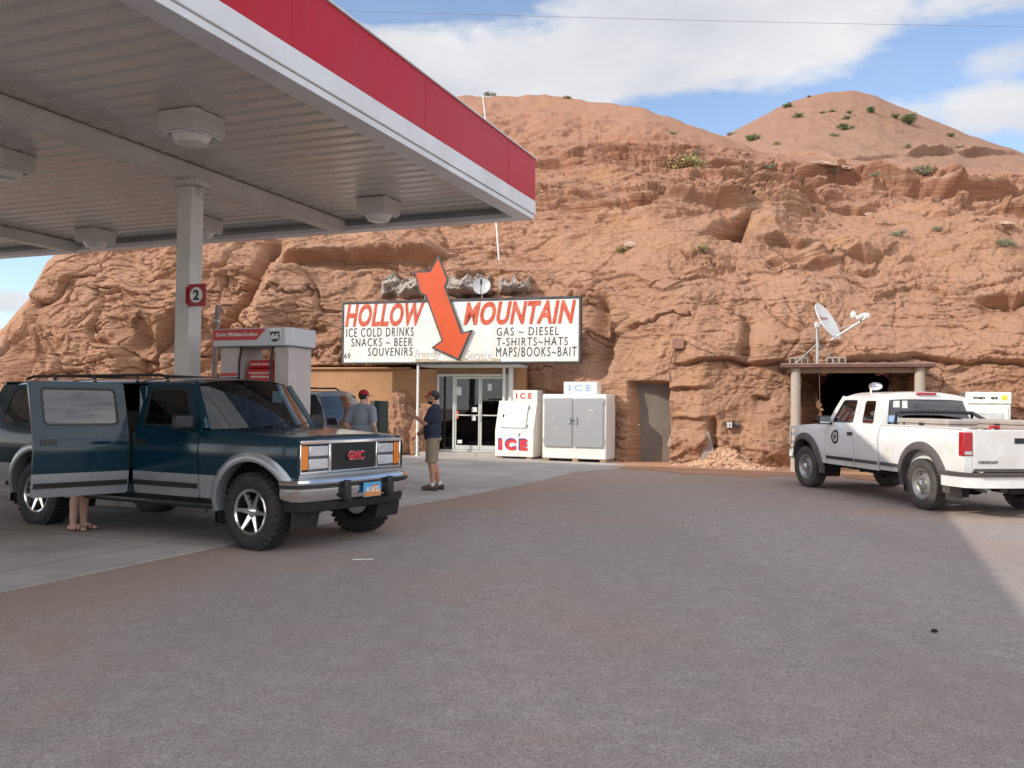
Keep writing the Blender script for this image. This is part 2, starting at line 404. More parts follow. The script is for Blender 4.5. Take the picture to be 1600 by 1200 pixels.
    q_ = t.nodes.new('ShaderNodeMapRange'); q_.inputs[1].default_value = 14; q_.inputs[2].default_value = 23; q_.inputs[4].default_value = .6; t.links.new(far, q_.inputs[0])
    base = mixc(q_.outputs[0], base, (.42, .30, .235))
    t.links.new(base, b.inputs['Base Color']); b.inputs['Roughness'].default_value = .92; b.inputs['Specular IOR Level'].default_value = .25
    bp = t.nodes.new('ShaderNodeBump'); bp.inputs['Strength'].default_value = .8; bp.inputs['Distance'].default_value = .012
    ad = t.nodes.new('ShaderNodeMath'); ad.operation = 'ADD'; t.links.new(nz(95, 4, .7), ad.inputs[0]); t.links.new(vo.outputs['Distance'], ad.inputs[1])
    t.links.new(ad.outputs[0], bp.inputs['Height']); t.links.new(bp.outputs[0], b.inputs['Normal'])
    return m
M_GROUND = mat_ground()
def ground_sheet():
    xs = np.concatenate([[-3000, -1200, -500, -200, -100], np.arange(-60, 60.1, 1.5), [100, 200, 500, 1200, 3000]])
    ys = np.concatenate([[-3000, -1200, -500, -200, -80, -40], np.arange(-20, 45, 1.0), [60, 100, 200, 500, 1200, 3000]])
    X, Y = np.meshgrid(xs, ys); Z = gz(X, Y)
    Z = Z + np.where((np.abs(X) < 60) & (Y > 0) & (Y < 40), .004 * np.sin(X * .9) * np.cos(Y * .7), 0) - .004
    return set_mesh_np('ground', np.stack([X, Y, Z], -1).reshape(-1, 3), grid_faces(len(ys), len(xs)), M_GROUND, kind='structure')
ground_sheet()

def flat_patch(name, poly, m, lift, step=.6, kind='structure', ragged=0.0):
    """a thin sheet following the ground inside a plan polygon"""
    pts = []
    rnd = random.Random(3)
    for i, p in enumerate(poly):
        q = poly[(i + 1) % len(poly)]; n = max(1, int((Vector(q[:2]) - Vector(p[:2])).length / (step if not ragged else .22)))
        for k in range(n):
            a = Vector(p[:2]).lerp(Vector(q[:2]), k / n)
            if ragged: a += Vector((rnd.gauss(0, ragged), rnd.gauss(0, ragged)))
            pts.append(a)
    nb = len(pts); V = list(pts); pa0 = None; x0 = min(p.x for p in pts); x1 = max(p.x for p in pts); y0 = min(p.y for p in pts); y1 = max(p.y for p in pts)
    pa = np.array([(p.x, p.y) for p in pts])
    def inside(x, y):
        c = False; j = nb - 1
        for i in range(nb):
            if (pa[i, 1] > y) != (pa[j, 1] > y) and x < (pa[j, 0] - pa[i, 0]) * (y - pa[i, 1]) / (pa[j, 1] - pa[i, 1]) + pa[i, 0]: c = not c
            j = i
        return c
    x = x0 + step / 2
    while x < x1:
        y = y0 + step / 2
        while y < y1:
            if inside(x, y) and np.hypot(pa[:, 0] - x, pa[:, 1] - y).min() > step * .3: V.append(Vector((x, y)))
            y += step
        x += step
    r = delaunay_2d_cdt(V, [(i, (i + 1) % nb) for i in range(nb)], [], 0, 1e-5)
    fs = [f for f in r[2] if inside(sum(r[0][i].x for i in f) / 3, sum(r[0][i].y for i in f) / 3)]
    me = bpy.data.meshes.new(name); me.from_pydata([(p.x, p.y, float(gz(p.x, p.y)) + lift) for p in r[0]], [], fs); me.materials.append(m)
    bm = bmesh.new(); bm.from_mesh(me); bmesh.ops.recalc_face_normals(bm, faces=bm.faces)
    if sum(f.normal.z for f in bm.faces) < 0: bmesh.ops.reverse_faces(bm, faces=bm.faces)
    ed = [e for e in bm.edges if e.is_boundary]; ex_ = bmesh.ops.extrude_edge_only(bm, edges=ed)      # a shallow skirt into the ground
    for v in ex_['geom']:
        if isinstance(v, bmesh.types.BMVert): v.co.z -= .05
    bm.to_mesh(me); bm.free()
    o = bpy.data.objects.new(name, me); COL.objects.link(o); o['kind'] = kind
    return o

def mat_concrete():
    m = mat('forecourt_concrete', (.42, .39, .36), .85, var=.16, scale=.8, bump=.25, bscale=60, spec=.3, dirt=((.20, .18, .17), .6, .55), speck=.35)
    t = m.node_tree; b = t.nodes['Principled BSDF']; src = b.inputs['Base Color'].links[0].from_socket
    tc = t.nodes.new('ShaderNodeTexCoord'); mp = t.nodes.new('ShaderNodeMapping'); mp.inputs['Rotation'].default_value = (0, 0, cA); t.links.new(tc.outputs['Object'], mp.inputs[0])
    br = t.nodes.new('ShaderNodeTexBrick'); br.offset = 0; br.inputs['Scale'].default_value = 1.0; br.inputs['Mortar Size'].default_value = .012; br.inputs['Brick Width'].default_value = 3.6; br.inputs['Row Height'].default_value = 3.9
    br.inputs['Color1'].default_value = (1, 1, 1, 1); br.inputs['Color2'].default_value = (.93, .93, .93, 1); br.inputs['Mortar'].default_value = (.45, .4, .37, 1)
    t.links.new(mp.outputs[0], br.inputs['Vector'])
    mx = t.nodes.new('ShaderNodeMix'); mx.data_type = 'RGBA'; mx.blend_type = 'MULTIPLY'; mx.inputs[0].default_value = 1
    t.links.new(src, mx.inputs[6]); t.links.new(br.outputs[0], mx.inputs[7]); t.links.new(mx.outputs[2], b.inputs['Base Color'])
    return m
M_CONC = mat_concrete()
g = [ground(*p) for p in ((0, 925), (350, 853), (620, 793), (850, 750), (895, 739), (985, 730), (990, 722))]
pad = [(nv(-6.6, -14).x, nv(-6.6, -14).y)] + [(p.x, p.y) for p in g] + [(2.6, 27.5), (-12, 31.5), (-34, 30), (-30, 4), (-20, -10)]
flat_patch('forecourt', pad, M_CONC, .006)
M_DIRT = mat('red_sand', (.42, .225, .135), .95, var=.22, scale=1.5, bump=.6, bscale=45, spec=.2, speck=.5, dirt=((.33, .25, .21), .7, 2.2))
dirt = [ground(*p) for p in ((968, 731), (1030, 737), (1100, 741), (1180, 745), (1240, 744), (1300, 745), (1420, 752), (1600, 762))]
flat_patch('red_sand', [(p.x, p.y) for p in dirt] + [(17, 17), (17, 24), (3, 26)], M_DIRT, .010, ragged=.16)

# loose stones lying on the hard surface
def loose_gravel():
    rnd = random.Random(31); mb = MB()
    for k in range(4200):
        Y = 2.6 + 13 * rnd.random() ** 1.7; X = rnd.uniform(-.62, .62) * Y; p = Vector((X, Y, 0))
        if (p - CORG).dot(NX) < -6.4: continue
        s = rnd.uniform(.002, .0052); a = rnd.random() * 6.28; z = float(gz(X, Y)) - .004
        q = [(math.cos(a + i * 1.571) * s * rnd.uniform(.7, 1.3), math.sin(a + i * 1.571) * s * rnd.uniform(.7, 1.3)) for i in range(4)]; mb.cur = rnd.choice((0, 0, 0, 0, 1, 1, 2))
        mb.add([(X + u, Y + w_, z) for u, w_ in q] + [(X + u * .6, Y + w_ * .6, z + s * rnd.uniform(.7, 1.2)) for u, w_ in q], [(4, 5, 6, 7), (0, 1, 5, 4), (1, 2, 6, 5), (2, 3, 7, 6), (3, 0, 4, 7)])
    o = mb.build('loose_gravel', [mat('gravel_grey', (.30, .27, .255), .9), mat('gravel_pale', (.42, .37, .34), .9), mat('gravel_dark', (.16, .13, .115), .9)], ang=20, fixn=False)
    tag(o, 'loose grey and pink gravel scattered over the shaded yard', 'gravel', kind='stuff')
loose_gravel()
# ---------------------------------------------------------------- rock materials
def mat_rock(name, lo, hi, top, pale, zt0, zt1):
    m = bpy.data.materials.new(name); m.use_nodes = True; t = m.node_tree; b = t.nodes['Principled BSDF']
    tc = t.nodes.new('ShaderNodeTexCoord')
    def nz(s, d=6, r=.6, st=(1, 1, 1), rot=(0, 0, 0)):
        mp = t.nodes.new('ShaderNodeMapping'); mp.inputs['Scale'].default_value = st; mp.inputs['Rotation'].default_value = rot; t.links.new(tc.outputs['Object'], mp.inputs[0])
        q = t.nodes.new('ShaderNodeTexNoise'); q.inputs['Scale'].default_value = s; q.inputs['Detail'].default_value = d; q.inputs['Roughness'].default_value = r
        t.links.new(mp.outputs[0], q.inputs['Vector']); return q.outputs[0]
    def rng(f, a, c, o0=0.0, o1=1.0):
        q = t.nodes.new('ShaderNodeMapRange'); q.interpolation_type = 'SMOOTHSTEP'
        for i, v in enumerate((a, c, o0, o1)): q.inputs[i + 1].default_value = v
        t.links.new(f, q.inputs[0]); return q.outputs[0]
    def mixc(f, a, c, mode='MIX'):
        q = t.nodes.new('ShaderNodeMix'); q.data_type = 'RGBA'; q.blend_type = mode
        if isinstance(f, float): q.inputs[0].default_value = f
        else: t.links.new(f, q.inputs[0])
        for k, s in ((6, a), (7, c)):
            if isinstance(s, tuple): q.inputs[k].default_value = s + (1,)
            else: t.links.new(s, q.inputs[k])
        return q.outputs[2]
    c = mixc(rng(nz(.45, 7), .32, .68), lo, hi)
    sp = t.nodes.new('ShaderNodeSeparateXYZ'); t.links.new(tc.outputs['Object'], sp.inputs[0])
    ad = t.nodes.new('ShaderNodeMath'); ad.operation = 'MULTIPLY_ADD'; ad.inputs[1].default_value = 7.0; t.links.new(nz(.3, 5), ad.inputs[0]); t.links.new(sp.outputs[2], ad.inputs[2])
    c = mixc(rng(ad.outputs[0], zt0 + 3.5, zt1 + 3.5), c, top)
    c = mixc(rng(nz(1.1, 8, .65, (.35, .35, 2.6)), .54, .74, 0, .75), c, pale)                 # pale beds
    c = mixc(rng(nz(.8, 8, .7, (.3, .3, 3.4)), .58, .72, 0, .55), c, tuple(q * .62 for q in top))   # iron red beds
    c = mixc(rng(nz(1.6, 8, .7, (1.6, 1.6, .3)), .60, .80, 0, .35), c, tuple(q * .72 for q in lo))   # streaks
    ge = t.nodes.new('ShaderNodeNewGeometry'); sn = t.nodes.new('ShaderNodeSeparateXYZ'); t.links.new(ge.outputs['Normal'], sn.inputs[0])
    du = t.nodes.new('ShaderNodeMath'); du.operation = 'MULTIPLY_ADD'; du.inputs[1].default_value = .5; t.links.new(nz(.9, 6), du.inputs[0]); t.links.new(sn.outputs[2], du.inputs[2])
    c = mixc(rng(du.outputs[0], .55, .95, 0, .7), c, tuple(q * .92 + w for q, w in zip(lo, (.028, .022, .026))))
    c = mixc(rng(nz(.55, 6, .6, (1, 1, 1.4)), .60, .72, 0, .45), c, (lo[0] * 1.08, lo[1] * 1.05, lo[2] * .72))
    c = mixc(rng(nz(26, 4, .7), .3, .7, .86, 1.10), (0.0, 0.0, 0.0), c)
    t.links.new(c, b.inputs['Base Color']); b.inputs['Roughness'].default_value = .95; b.inputs['Specular IOR Level'].default_value = .15
    b1 = t.nodes.new('ShaderNodeBump'); b1.inputs['Strength'].default_value = .65; b1.inputs['Distance'].default_value = .07
    t.links.new(nz(3.2, 9, .68, (1, 1, 1.6)), b1.inputs['Height'])
    bs = t.nodes.new('ShaderNodeBump'); bs.inputs['Strength'].default_value = .9; bs.inputs['Distance'].default_value = .22
    t.links.new(nz(1.0, 8, .66, (.22, .22, 4.2)), bs.inputs['Height']); t.links.new(bs.outputs[0], b1.inputs['Normal'])
    b2 = t.nodes.new('ShaderNodeBump'); b2.inputs['Strength'].default_value = .6; b2.inputs['Distance'].default_value = .03
    t.links.new(nz(17, 6, .7), b2.inputs['Height']); t.links.new(b1.outputs[0], b2.inputs['Normal']); t.links.new(b2.outputs[0], b.inputs['Normal'])
    return m
M_ROCK = mat_rock('sandstone', (.395, .218, .136), (.475, .272, .174), (.35, .175, .112), (.505, .345, .245), 6.5, 12.0)
M_HILL = mat_rock('hill_scree', (.345, .195, .128), (.41, .25, .175), (.31, .17, .115), (.42, .30, .22), 14.0, 24.0)

def catmull(A, v):
    """A [rows, cols]; v sample positions in rows"""
    n = A.shape[0]; i = np.clip(np.floor(v).astype(int), 0, n - 2); f = (v - i)[:, None]
    p0 = A[np.clip(i - 1, 0, n - 1)]; p1 = A[i]; p2 = A[i + 1]; p3 = A[np.clip(i + 2, 0, n - 1)]
    m1 = (p2 - p0) * .5; m2 = (p3 - p1) * .5
    s1 = p2 - p1
    m1 = np.where(m1 * s1 <= 0, 0, np.sign(s1) * np.minimum(np.abs(m1), 3 * np.abs(s1))); m2 = np.where(m2 * s1 <= 0, 0, np.sign(s1) * np.minimum(np.abs(m2), 3 * np.abs(s1)))
    return (2 * f**3 - 3 * f**2 + 1) * p1 + (f**3 - 2 * f**2 + f) * m1 + (-2 * f**3 + 3 * f**2) * p2 + (f**3 - f**2) * m2
def px_to_world(PX, PY, Y):
    F = np.array(cF) * FPX
    d = F[None, :] + np.array(cR)[None, :] * (PX - 800)[:, None] + np.array(cU)[None, :] * (600 - PY)[:, None]
    t = Y / d[:, 1]; P = d * t[:, None]; P[:, 2] += CAM_H; return P

FOOT_X = [-700, -350, -60, 150, 300, 480, 600, 700, 850, 960, 1000, 1050, 1240, 1300, 1440, 1600, 1800, 2300, 3000]
FOOT_Y = [48, 38, 31.5, 30, 28.6, 27.8, 27.2, 26.9, 25.6, 24.4, 23.7, 23.3, 22.5, 22.6, 21.9, 21.2, 20.5, 19.5, 19]
def foot(px): return np.interp(px, FOOT_X, FOOT_Y)
CK = [  # screen column: [rows r1..r8 as seen], [distance behind the foot]
    (-700, [668, 664, 660, 656, 653, 650, 647, 643], [0, .5, 1, 1.5, 2.2, 3, 4, 5]),
    (-330, [650, 645, 640, 634, 628, 620, 612, 604], [0, .5, 1, 1.5, 2.2, 3, 4, 5]),
    (-60,  [648, 636, 622, 608, 592, 576, 560, 545], [0, .3, .6, 1.0, 1.5, 2.2, 3, 4]),
    (0,    [655, 638, 620, 600, 580, 560, 540, 520], [0, .3, .6, .9, 1.3, 1.8, 2.4, 3.2]),
    (45,   [652, 626, 600, 573, 548, 522, 496, 470], [0, .3, .6, .8, 1.1, 1.5, 2, 3]),
    (72,   [650, 615, 580, 545, 512, 478, 445, 415], [0, .3, .5, .7, .9, 1.2, 1.6, 2.6]),
    (86,   [650, 612, 574, 538, 503, 468, 432, 400], [0, .3, .5, .7, .9, 1.2, 1.5, 2.4]),
    (140,  [648, 602, 552, 505, 464, 432, 405, 352], [0, .3, .5, .7, 1.0, 1.5, 2.2, 4]),
    (250,  [644, 587, 532, 480, 436, 402, 350, 290], [0, .2, .4, .7, 1.1, 1.8, 4, 8]),
    (400,  [640, 577, 512, 450, 402, 345, 285, 215], [0, .2, .5, .9, 1.6, 4, 8, 13]),
    (560,  [640, 575, 510, 450, 396, 335, 265, 170], [0, .3, .6, 1.1, 2.2, 5, 9, 15]),
    (700,  [640, 578, 520, 458, 400, 335, 250, 152], [0, .3, .5, 1.2, 2.5, 5, 10, 18]),
    (860,  [640, 575, 510, 452, 395, 330, 240, 150], [0, .3, .7, 1.4, 2.7, 4.8, 10, 19]),
    (1000, [640, 572, 505, 442, 385, 325, 252, 169], [0, .2, .5, 1.2, 2.6, 4.8, 9.5, 17]),
    (1130, [640, 570, 500, 440, 385, 330, 267, 213], [0, .2, .5, 1.2, 2.8, 5.4, 9.5, 15]),
    (1200, [640, 570, 500, 440, 385, 330, 280, 243], [0, .25, .7, 1.5, 3.2, 6, 10.5, 16]),
    (1320, [640, 572, 505, 445, 390, 335, 286, 250], [0, .4, 1, 2, 3.8, 6.6, 11, 17]),
    (1450, [640, 572, 507, 448, 395, 340, 290, 255], [0, .4, 1, 2, 3.8, 6.6, 11, 17]),
    (1600, [640, 573, 510, 455, 404, 350, 303, 270], [0, .4, .9, 1.9, 3.6, 6.4, 10.5, 16]),
    (1850, [640, 580, 525, 475, 425, 378, 335, 300], [0, .4, .9, 1.9, 3.6, 6.4, 10.5, 16]),
    (2300, [640, 595, 550, 505, 462, 420, 380, 345], [0, .4, .9, 1.9, 3.6, 6.4, 10.5, 16]),
    (3000, [660, 640, 620, 600, 580, 560, 540, 520], [0, .4, .9, 1.9, 3.6, 6.4, 10.5, 16]),
]
def make_cliff():
    cols = np.concatenate([np.arange(-700, -60, 9.0), np.arange(-60, 1660, 1.75), np.arange(1660, 3000, 9.0)]); nc = len(cols)
    kx = [k[0] for k in CK]
    RP = [np.interp(cols, kx, [k[1][r] for k in CK]) for r in range(8)]
    RD = [np.interp(cols, kx, [k[2][r] for k in CK]) for r in range(8)]
    fy = foot(cols)
    def sm(a, w=9):
        k = np.ones(w) / w; return np.convolve(np.pad(a, w // 2, 'edge'), k, 'valid')
    RP = [sm(sm(a, 7), 7) for a in RP]; RD = [sm(sm(a, 41), 41) for a in RD]; fy = sm(sm(fy, 31), 31)
    # skyline: small irregular steps
    jit = fbm(np.stack([cols * .02, cols * 0, cols * 0 + 3], 1), 3, .55) * 4.0
    foot_py = 640 + (CAM_H + .35) * FPX / fy + .01 * (cols - 800)
    A = np.stack([foot_py] + RP + [RP[7] + 6, RP[7] + 40, RP[7] + 110]); D = np.stack([np.zeros(nc) - .05] + RD + [RD[7] + 5, RD[7] + 16, RD[7] + 40])
    v = np.concatenate([np.linspace(0, 1, 60, endpoint=False), np.linspace(1, 5, 270, endpoint=False), np.linspace(5, 8, 320, endpoint=False), np.linspace(8, 9, 14, endpoint=False), np.linspace(9, 11, 8)])
    PY = catmull(A, v); DD = catmull(D, v); nr = len(v)
    PX = np.repeat(cols[None, :], nr, 0); Yd = fy[None, :] + DD
    P = px_to_world(PX.ravel(), PY.ravel(), Yd.ravel()).reshape(nr, nc, 3)
    # outward normals of the smooth base form
    du = np.gradient(P, axis=1); dv = np.gradient(P, axis=0); n = np.cross(du, dv); n /= np.linalg.norm(n, axis=2)[..., None] + 1e-9
    if n[100, nc // 2, 1] > 0: n = -n
    n[..., 2] *= .45; n[..., 1] = np.minimum(n[..., 1], -.25); n /= np.linalg.norm(n, axis=2)[..., None]
    PY = PY + jit[None, :] * (sstep(7.6, 8.0, v) * sstep(9.5, 8.5, v))[:, None]; P = px_to_world(PX.ravel(), PY.ravel(), Yd.ravel()).reshape(nr, nc, 3)
    p = P.reshape(-1, 3); px = PX.ravel(); py = PY.ravel(); z = p[:, 2]
    wl = 1 - sstep(360, 540, px)                                   # broken block wall at the left
    strat = sstep(350, 325, py) * sstep(218, 240, py) * sstep(480, 650, px)
    dome = sstep(245, 222, py) * sstep(600, 700, px)
    low = sstep(420, 500, py)
    rim = np.clip((RP[7][None, :].repeat(nr, 0).ravel() - py) / -40, .12, 1)   # calm right at the skyline
    a3 = lambda s: p * np.array(s)
    d = .45 * fbm(a3((.26, .26, .30)), 3) * (1 - .4 * dome)
    rid = ridged(a3((.5, .5, .62)) + 11, 2, .45)
    d += (.07 + .17 * wl + .05 * low) * rid * (1 - .75 * dome)
    # joint blocks, mostly at the left and in broken patches
    w = p + .35 * np.stack([perlin(p * .8 + 5), perlin(p * .8 + 25), perlin(p * .8 + 45)], 1)
    f1, f2, cid = voronoi(w * np.array((.55, .55, .40)))
    blk = (cid - .5) * .55; crack = -np.exp(-((f2 - f1) / .035) ** 2)
    f1b, f2b, cidb = voronoi(w * np.array((1.35, 1.35, 2.1)) + 70)
    blk2 = (cidb - .5) * .22; crack2 = -np.exp(-((f2b - f1b) / .045) ** 2)
    broken = sstep(.05, .5, perlin(p * np.array((.22, .22, .3)) + 130)) * (1 - dome)
    d += (.75 * wl + .22 * low + .30 * broken) * blk + (.12 * wl + .04 * low + .05 * broken) * crack
    d += (.30 * wl + .45 * broken + .12 * low) * blk2 + (.03 * wl + .03 * broken) * crack2
    h1, h2, hc = voronoi(w * np.array((.42, .42, .30)) + 200)
    d -= wl * .80 * sstep(.48, .12, h1) * (hc > .35)
    # beds: each juts out sharply over an undercut and dies away upwards
    def beds(seed, ths, pw, jw):
        rs = np.random.RandomState(seed); zz = -2.0; ez = []; ev = []
        while zz < 40:
            th = rs.choice(ths); pr = rs.rand() ** pw
            j_ = min(jw, th * .4); ez += [zz, zz + j_, zz + j_ + (th - j_) * .4, zz + th - .01]; ev += [0, pr, pr * .92, pr * .10 * 0]; zz += th
        return ez, ev
    zw = z + .50 * fbm(a3((.09, .09, .02)) + 60, 3) + .05 * fbm(a3((.6, .6, .2)) + 80, 2)
    soft_ = sstep(470, 380, py); TH = [.22, .3, .42, .6, .8]; BH = [.6, 1.0, 1.5, 2.1]
    bed = np.interp(zw, *beds(21, TH, 1.2, .05)) * (1 - soft_) + soft_ * np.interp(zw, *beds(21, TH, 1.2, .09)); big = np.interp(zw, *beds(5, BH, .8, .06)) * (1 - soft_) + soft_ * np.interp(zw, *beds(5, BH, .8, .12))
    brk = sstep(-.35, .30, fbm(a3((.20, .20, .8)) + 90, 3)); brk2 = sstep(.05, .45, fbm(a3((.16, .16, .35)) + 150, 3))
    d += strat * ((.70 * bed + .42 * big) * (.18 + .82 * brk) - .28)
    d += (1 - strat) * (1 - dome) * (1 - .6 * wl) * (.42 * big * brk2 + .14 * bed * brk * brk2 - .1)
    # slabby fracture: flat-lying plates with crisp edges
    s1, s2, sc = voronoi(w * np.array((.62, .62, 3.0)) + 500 + np.stack([z * 0, z * 0, fbm(a3((.2, .2, .05)) + 8, 2)], 1)); t1, t2, tc_ = voronoi(w * np.array((1.5, 1.5, 6.0)) + 540)
    plate_m = sstep(-.05, .35, perlin(p * np.array((.2, .2, .45)) + 560))
    d += (.55 * strat * (.3 + .7 * brk) + (1 - strat) * (1 - dome) * (.04 + .20 * plate_m) + .10 * dome * plate_m) * (sc - .5)
    d += (.26 * strat * (.3 + .7 * brk) + (1 - strat) * (1 - dome) * (.012 + .10 * plate_m)) * (tc_ - .5)
    ter = sstep(1180, 1260, px) * sstep(345, 325, py) * sstep(276, 290, py)
    d += ter * ((.45 * bed + .3 * big) * brk - .15)
    # shallow rills in the smooth dome
    d += dome * (.22 * fbm(a3((.55, .55, .12)) + 33, 4, .55) + .24 * np.abs(perlin(a3((.30, .30, .07)) + 71)) + .10 * ridged(a3((1.2, 1.2, .6)) + 13, 3) + .14 * (big - .4) * brk2)
    # seam and projecting course over the lower storey
    ys = 569 + 4 * np.sin(px * .021) + 3 * np.sin(px * .06) + 3 * perlin(np.stack([px * .03, px * 0, px * 0], 1))
    m = sstep(1030, 1090, px); q = py - ys
    d += m * (.30 * sstep(8, -6, q) * sstep(-70, -10, q) - .30 * np.exp(-(q / 2.6) ** 2))
    # the strong bed running left from the arrow
    yb = 396 + 4 * np.sin(px * .03) + 3 * perlin(np.stack([px * .05, px * 0 + 9, px * 0], 1)); q = py - yb; m = sstep(430, 460, px) * sstep(720, 660, px)
    d += m * (.65 * sstep(11, 8, q) * sstep(-16, -6, q) - .40 * sstep(9, 12, q) * sstep(34, 16, q))
    # fine erosion
    ero = fbm(p * np.array((1.9, 1.9, 1.3)) + 27, 5, .55)
    # partings: thin open joints, mostly lying flat, and small sharp relief
    for sd_, (sx_, sz_), wd_, am_ in ((301, (.30, 1.5), .030, .15), (317, (.50, 2.6), .030, .06), (333, (.9, .45), .022, .06), (349, (.16, .9), .020, .20)):
        q_ = perlin(p * np.array((sx_, sx_, sz_)) + sd_ + .25 * np.stack([ero, ero * .5, ero], 1)); msk = sstep(.02, .38, perlin(p * np.array((.23, .23, .5)) + sd_ + 50)) * (1 - .5 * soft_)
        d -= am_ * np.exp(-(q_ / wd_) ** 2) * msk * (1 - .8 * dome); d += .5 * am_ * sstep(.0, .12, q_) * sstep(.5, .12, q_) * msk * (1 - .8 * dome)
    d += (.028 - .016 * dome) * ridged(a3((3.0, 3.0, 4.2)) + 61, 3, .55)
    d += (.075 - .04 * dome) * ero + .04 * np.abs(fbm(a3((2.6, 2.6, 3.6)) + 47, 4, .55)) * (1 - .7 * dome) + .016 * fbm(a3((10, 10, 13)), 2)
    d *= rim
    # --- features with a place of their own
    pxo, pyo = px, py
    px = px + 9 * perlin(p * .55 + 400) + 4 * perlin(p * 1.9 + 410); py = py + 7 * perlin(p * np.array((.5, .5, .9)) + 420) + 3 * perlin(p * 2.1 + 430)
    def soft(v, a, b_, e): return sstep(a - e, a + e, v) * sstep(b_ + e, b_ - e, v)
    def push(mask, dep): nonlocal d; d = d - mask * dep
    # cave hollow on the upper face, its right lip overhanging
    u = (px - 1168) / 88; t_ = (py - 383) / 50                     # u -1..0, t -1..0
    prof = sstep(-1.05, -.1, u) * sstep(.03, -.01, u) * sstep(.06, -.04, t_) * sstep(-1.0 + .55 * (-u), -.72 + .5 * (-u), t_)
    push(prof, 1.5)
    d += .35 * np.exp(-(((px - 1195) / 28) ** 2 + ((py - 352) / 30) ** 2))
    for cx, cy, rx, ry, dep in ((1228, 383, 34, 8, .7), (1285, 412, 24, 14, .5), (1345, 410, 26, 16, .6), (1215, 413, 12, 12, .5), (1580, 462, 50, 16, .9), (930, 320, 40, 6, .8), (1100, 262, 70, 5, .6), (1500, 245, 46, 5, .5), (1210, 268, 28, 10, .7),
                                (1035, 300, 60, 5, .5), (870, 262, 60, 4, .6), (1440, 300, 70, 5, .5), (1330, 318, 60, 4, .5), (1545, 318, 60, 8, .6), (600, 383, 120, 5, .5), (1070, 612, 30, 7, .35), (1075, 660, 26, 10, .25), (1195, 625, 10, 14, .35)):
        # a sharp brow with a hollow dying out below it
        u_ = np.exp(-np.abs((px - cx) / rx) ** 3); brow = py - (cy - ry * .6 + .12 * ry * np.sin((px - cx) * .13))
        push(u_ * sstep(-2.0, 2.0, brow) * np.exp(-np.maximum(brow, 0) / (ry * 1.5)), dep * .62)
        d += .40 * dep * u_ * sstep(2.0, -2.0, brow) * np.exp(np.minimum(brow, 0) / (ry * 1.4))
    px = .5 * (px + pxo); py = .5 * (py + pyo)
    # cleft at the left
    xc = 378 + (430 - py) * -.55 + 14 * np.sin(py * .05); xc = np.where(py < 430, 405 + (430 - py) * .5, 405 - (py - 430) * .62)
    push(np.exp(-((px - xc) / 9) ** 2) * sstep(585, 520, py) * sstep(375, 390, py), 1.5)
    d += .5 * np.exp(-((px - xc - 60) / 45) ** 2) * sstep(600, 540, py) * sstep(395, 430, py)
    push(np.exp(-((px - 942) / 12) ** 2) * soft(py, 470, 590, 12), .55)          # gully right of the sign
    push(np.exp(-((px - 1172 + (py - 500) * .1) / 9) ** 2) * soft(py, 500, 570, 10), .45)
    d += .35 * np.exp(-(((px - 905) / 60) ** 2 + ((py - 592) / 22) ** 2))         # shoulder over the freezers
    d += .25 * np.exp(-(((px - 1215) / 40) ** 2 + ((py - 690) / 60) ** 2))
    d += .30 * np.exp(-(((px - 1090) / 34) ** 2 + ((py - 680) / 50) ** 2)); push(np.exp(-((px - 1115) / 7) ** 2) * soft(py, 655, 740, 8), .35)
    # openings cut into the rock
    px, py = pxo, pyo
    dep = np.maximum.reduce([
        soft(px, 983, 1044, 1.2) * sstep(594, 597, py) * 1.1,
        soft(px, 470, 818, 3) * sstep(571, 575, py) * 1.8])
    wob = 4 * np.sin(py * .11) + 3 * np.sin(py * .043 + 1)
    arch = sstep(0, .10, 1 - ((px - 1336 - wob) / 54) ** 4 - np.where(py < 640, ((640 - py) / 66) ** 4, 0))
    d = np.where(dep > 0.02, d * .3 - dep, d)
    d = d - arch * .4
    shed = soft(px, 1258, 1425, 10) * sstep(572, 580, py); d = d - shed * (1 - arch) * .9
    p = p + n.reshape(-1, 3) * d[:, None]
    # openings recede straight back rather than along the slope
    F = grid_faces(nr, nc)[:, ::-1]; F = F[arch[F].min(1) < .5]           # the tunnel mouth is a real hole
    return set_mesh_np('cliff', p, F, M_ROCK, kind='structure')
CLIFF = make_cliff()

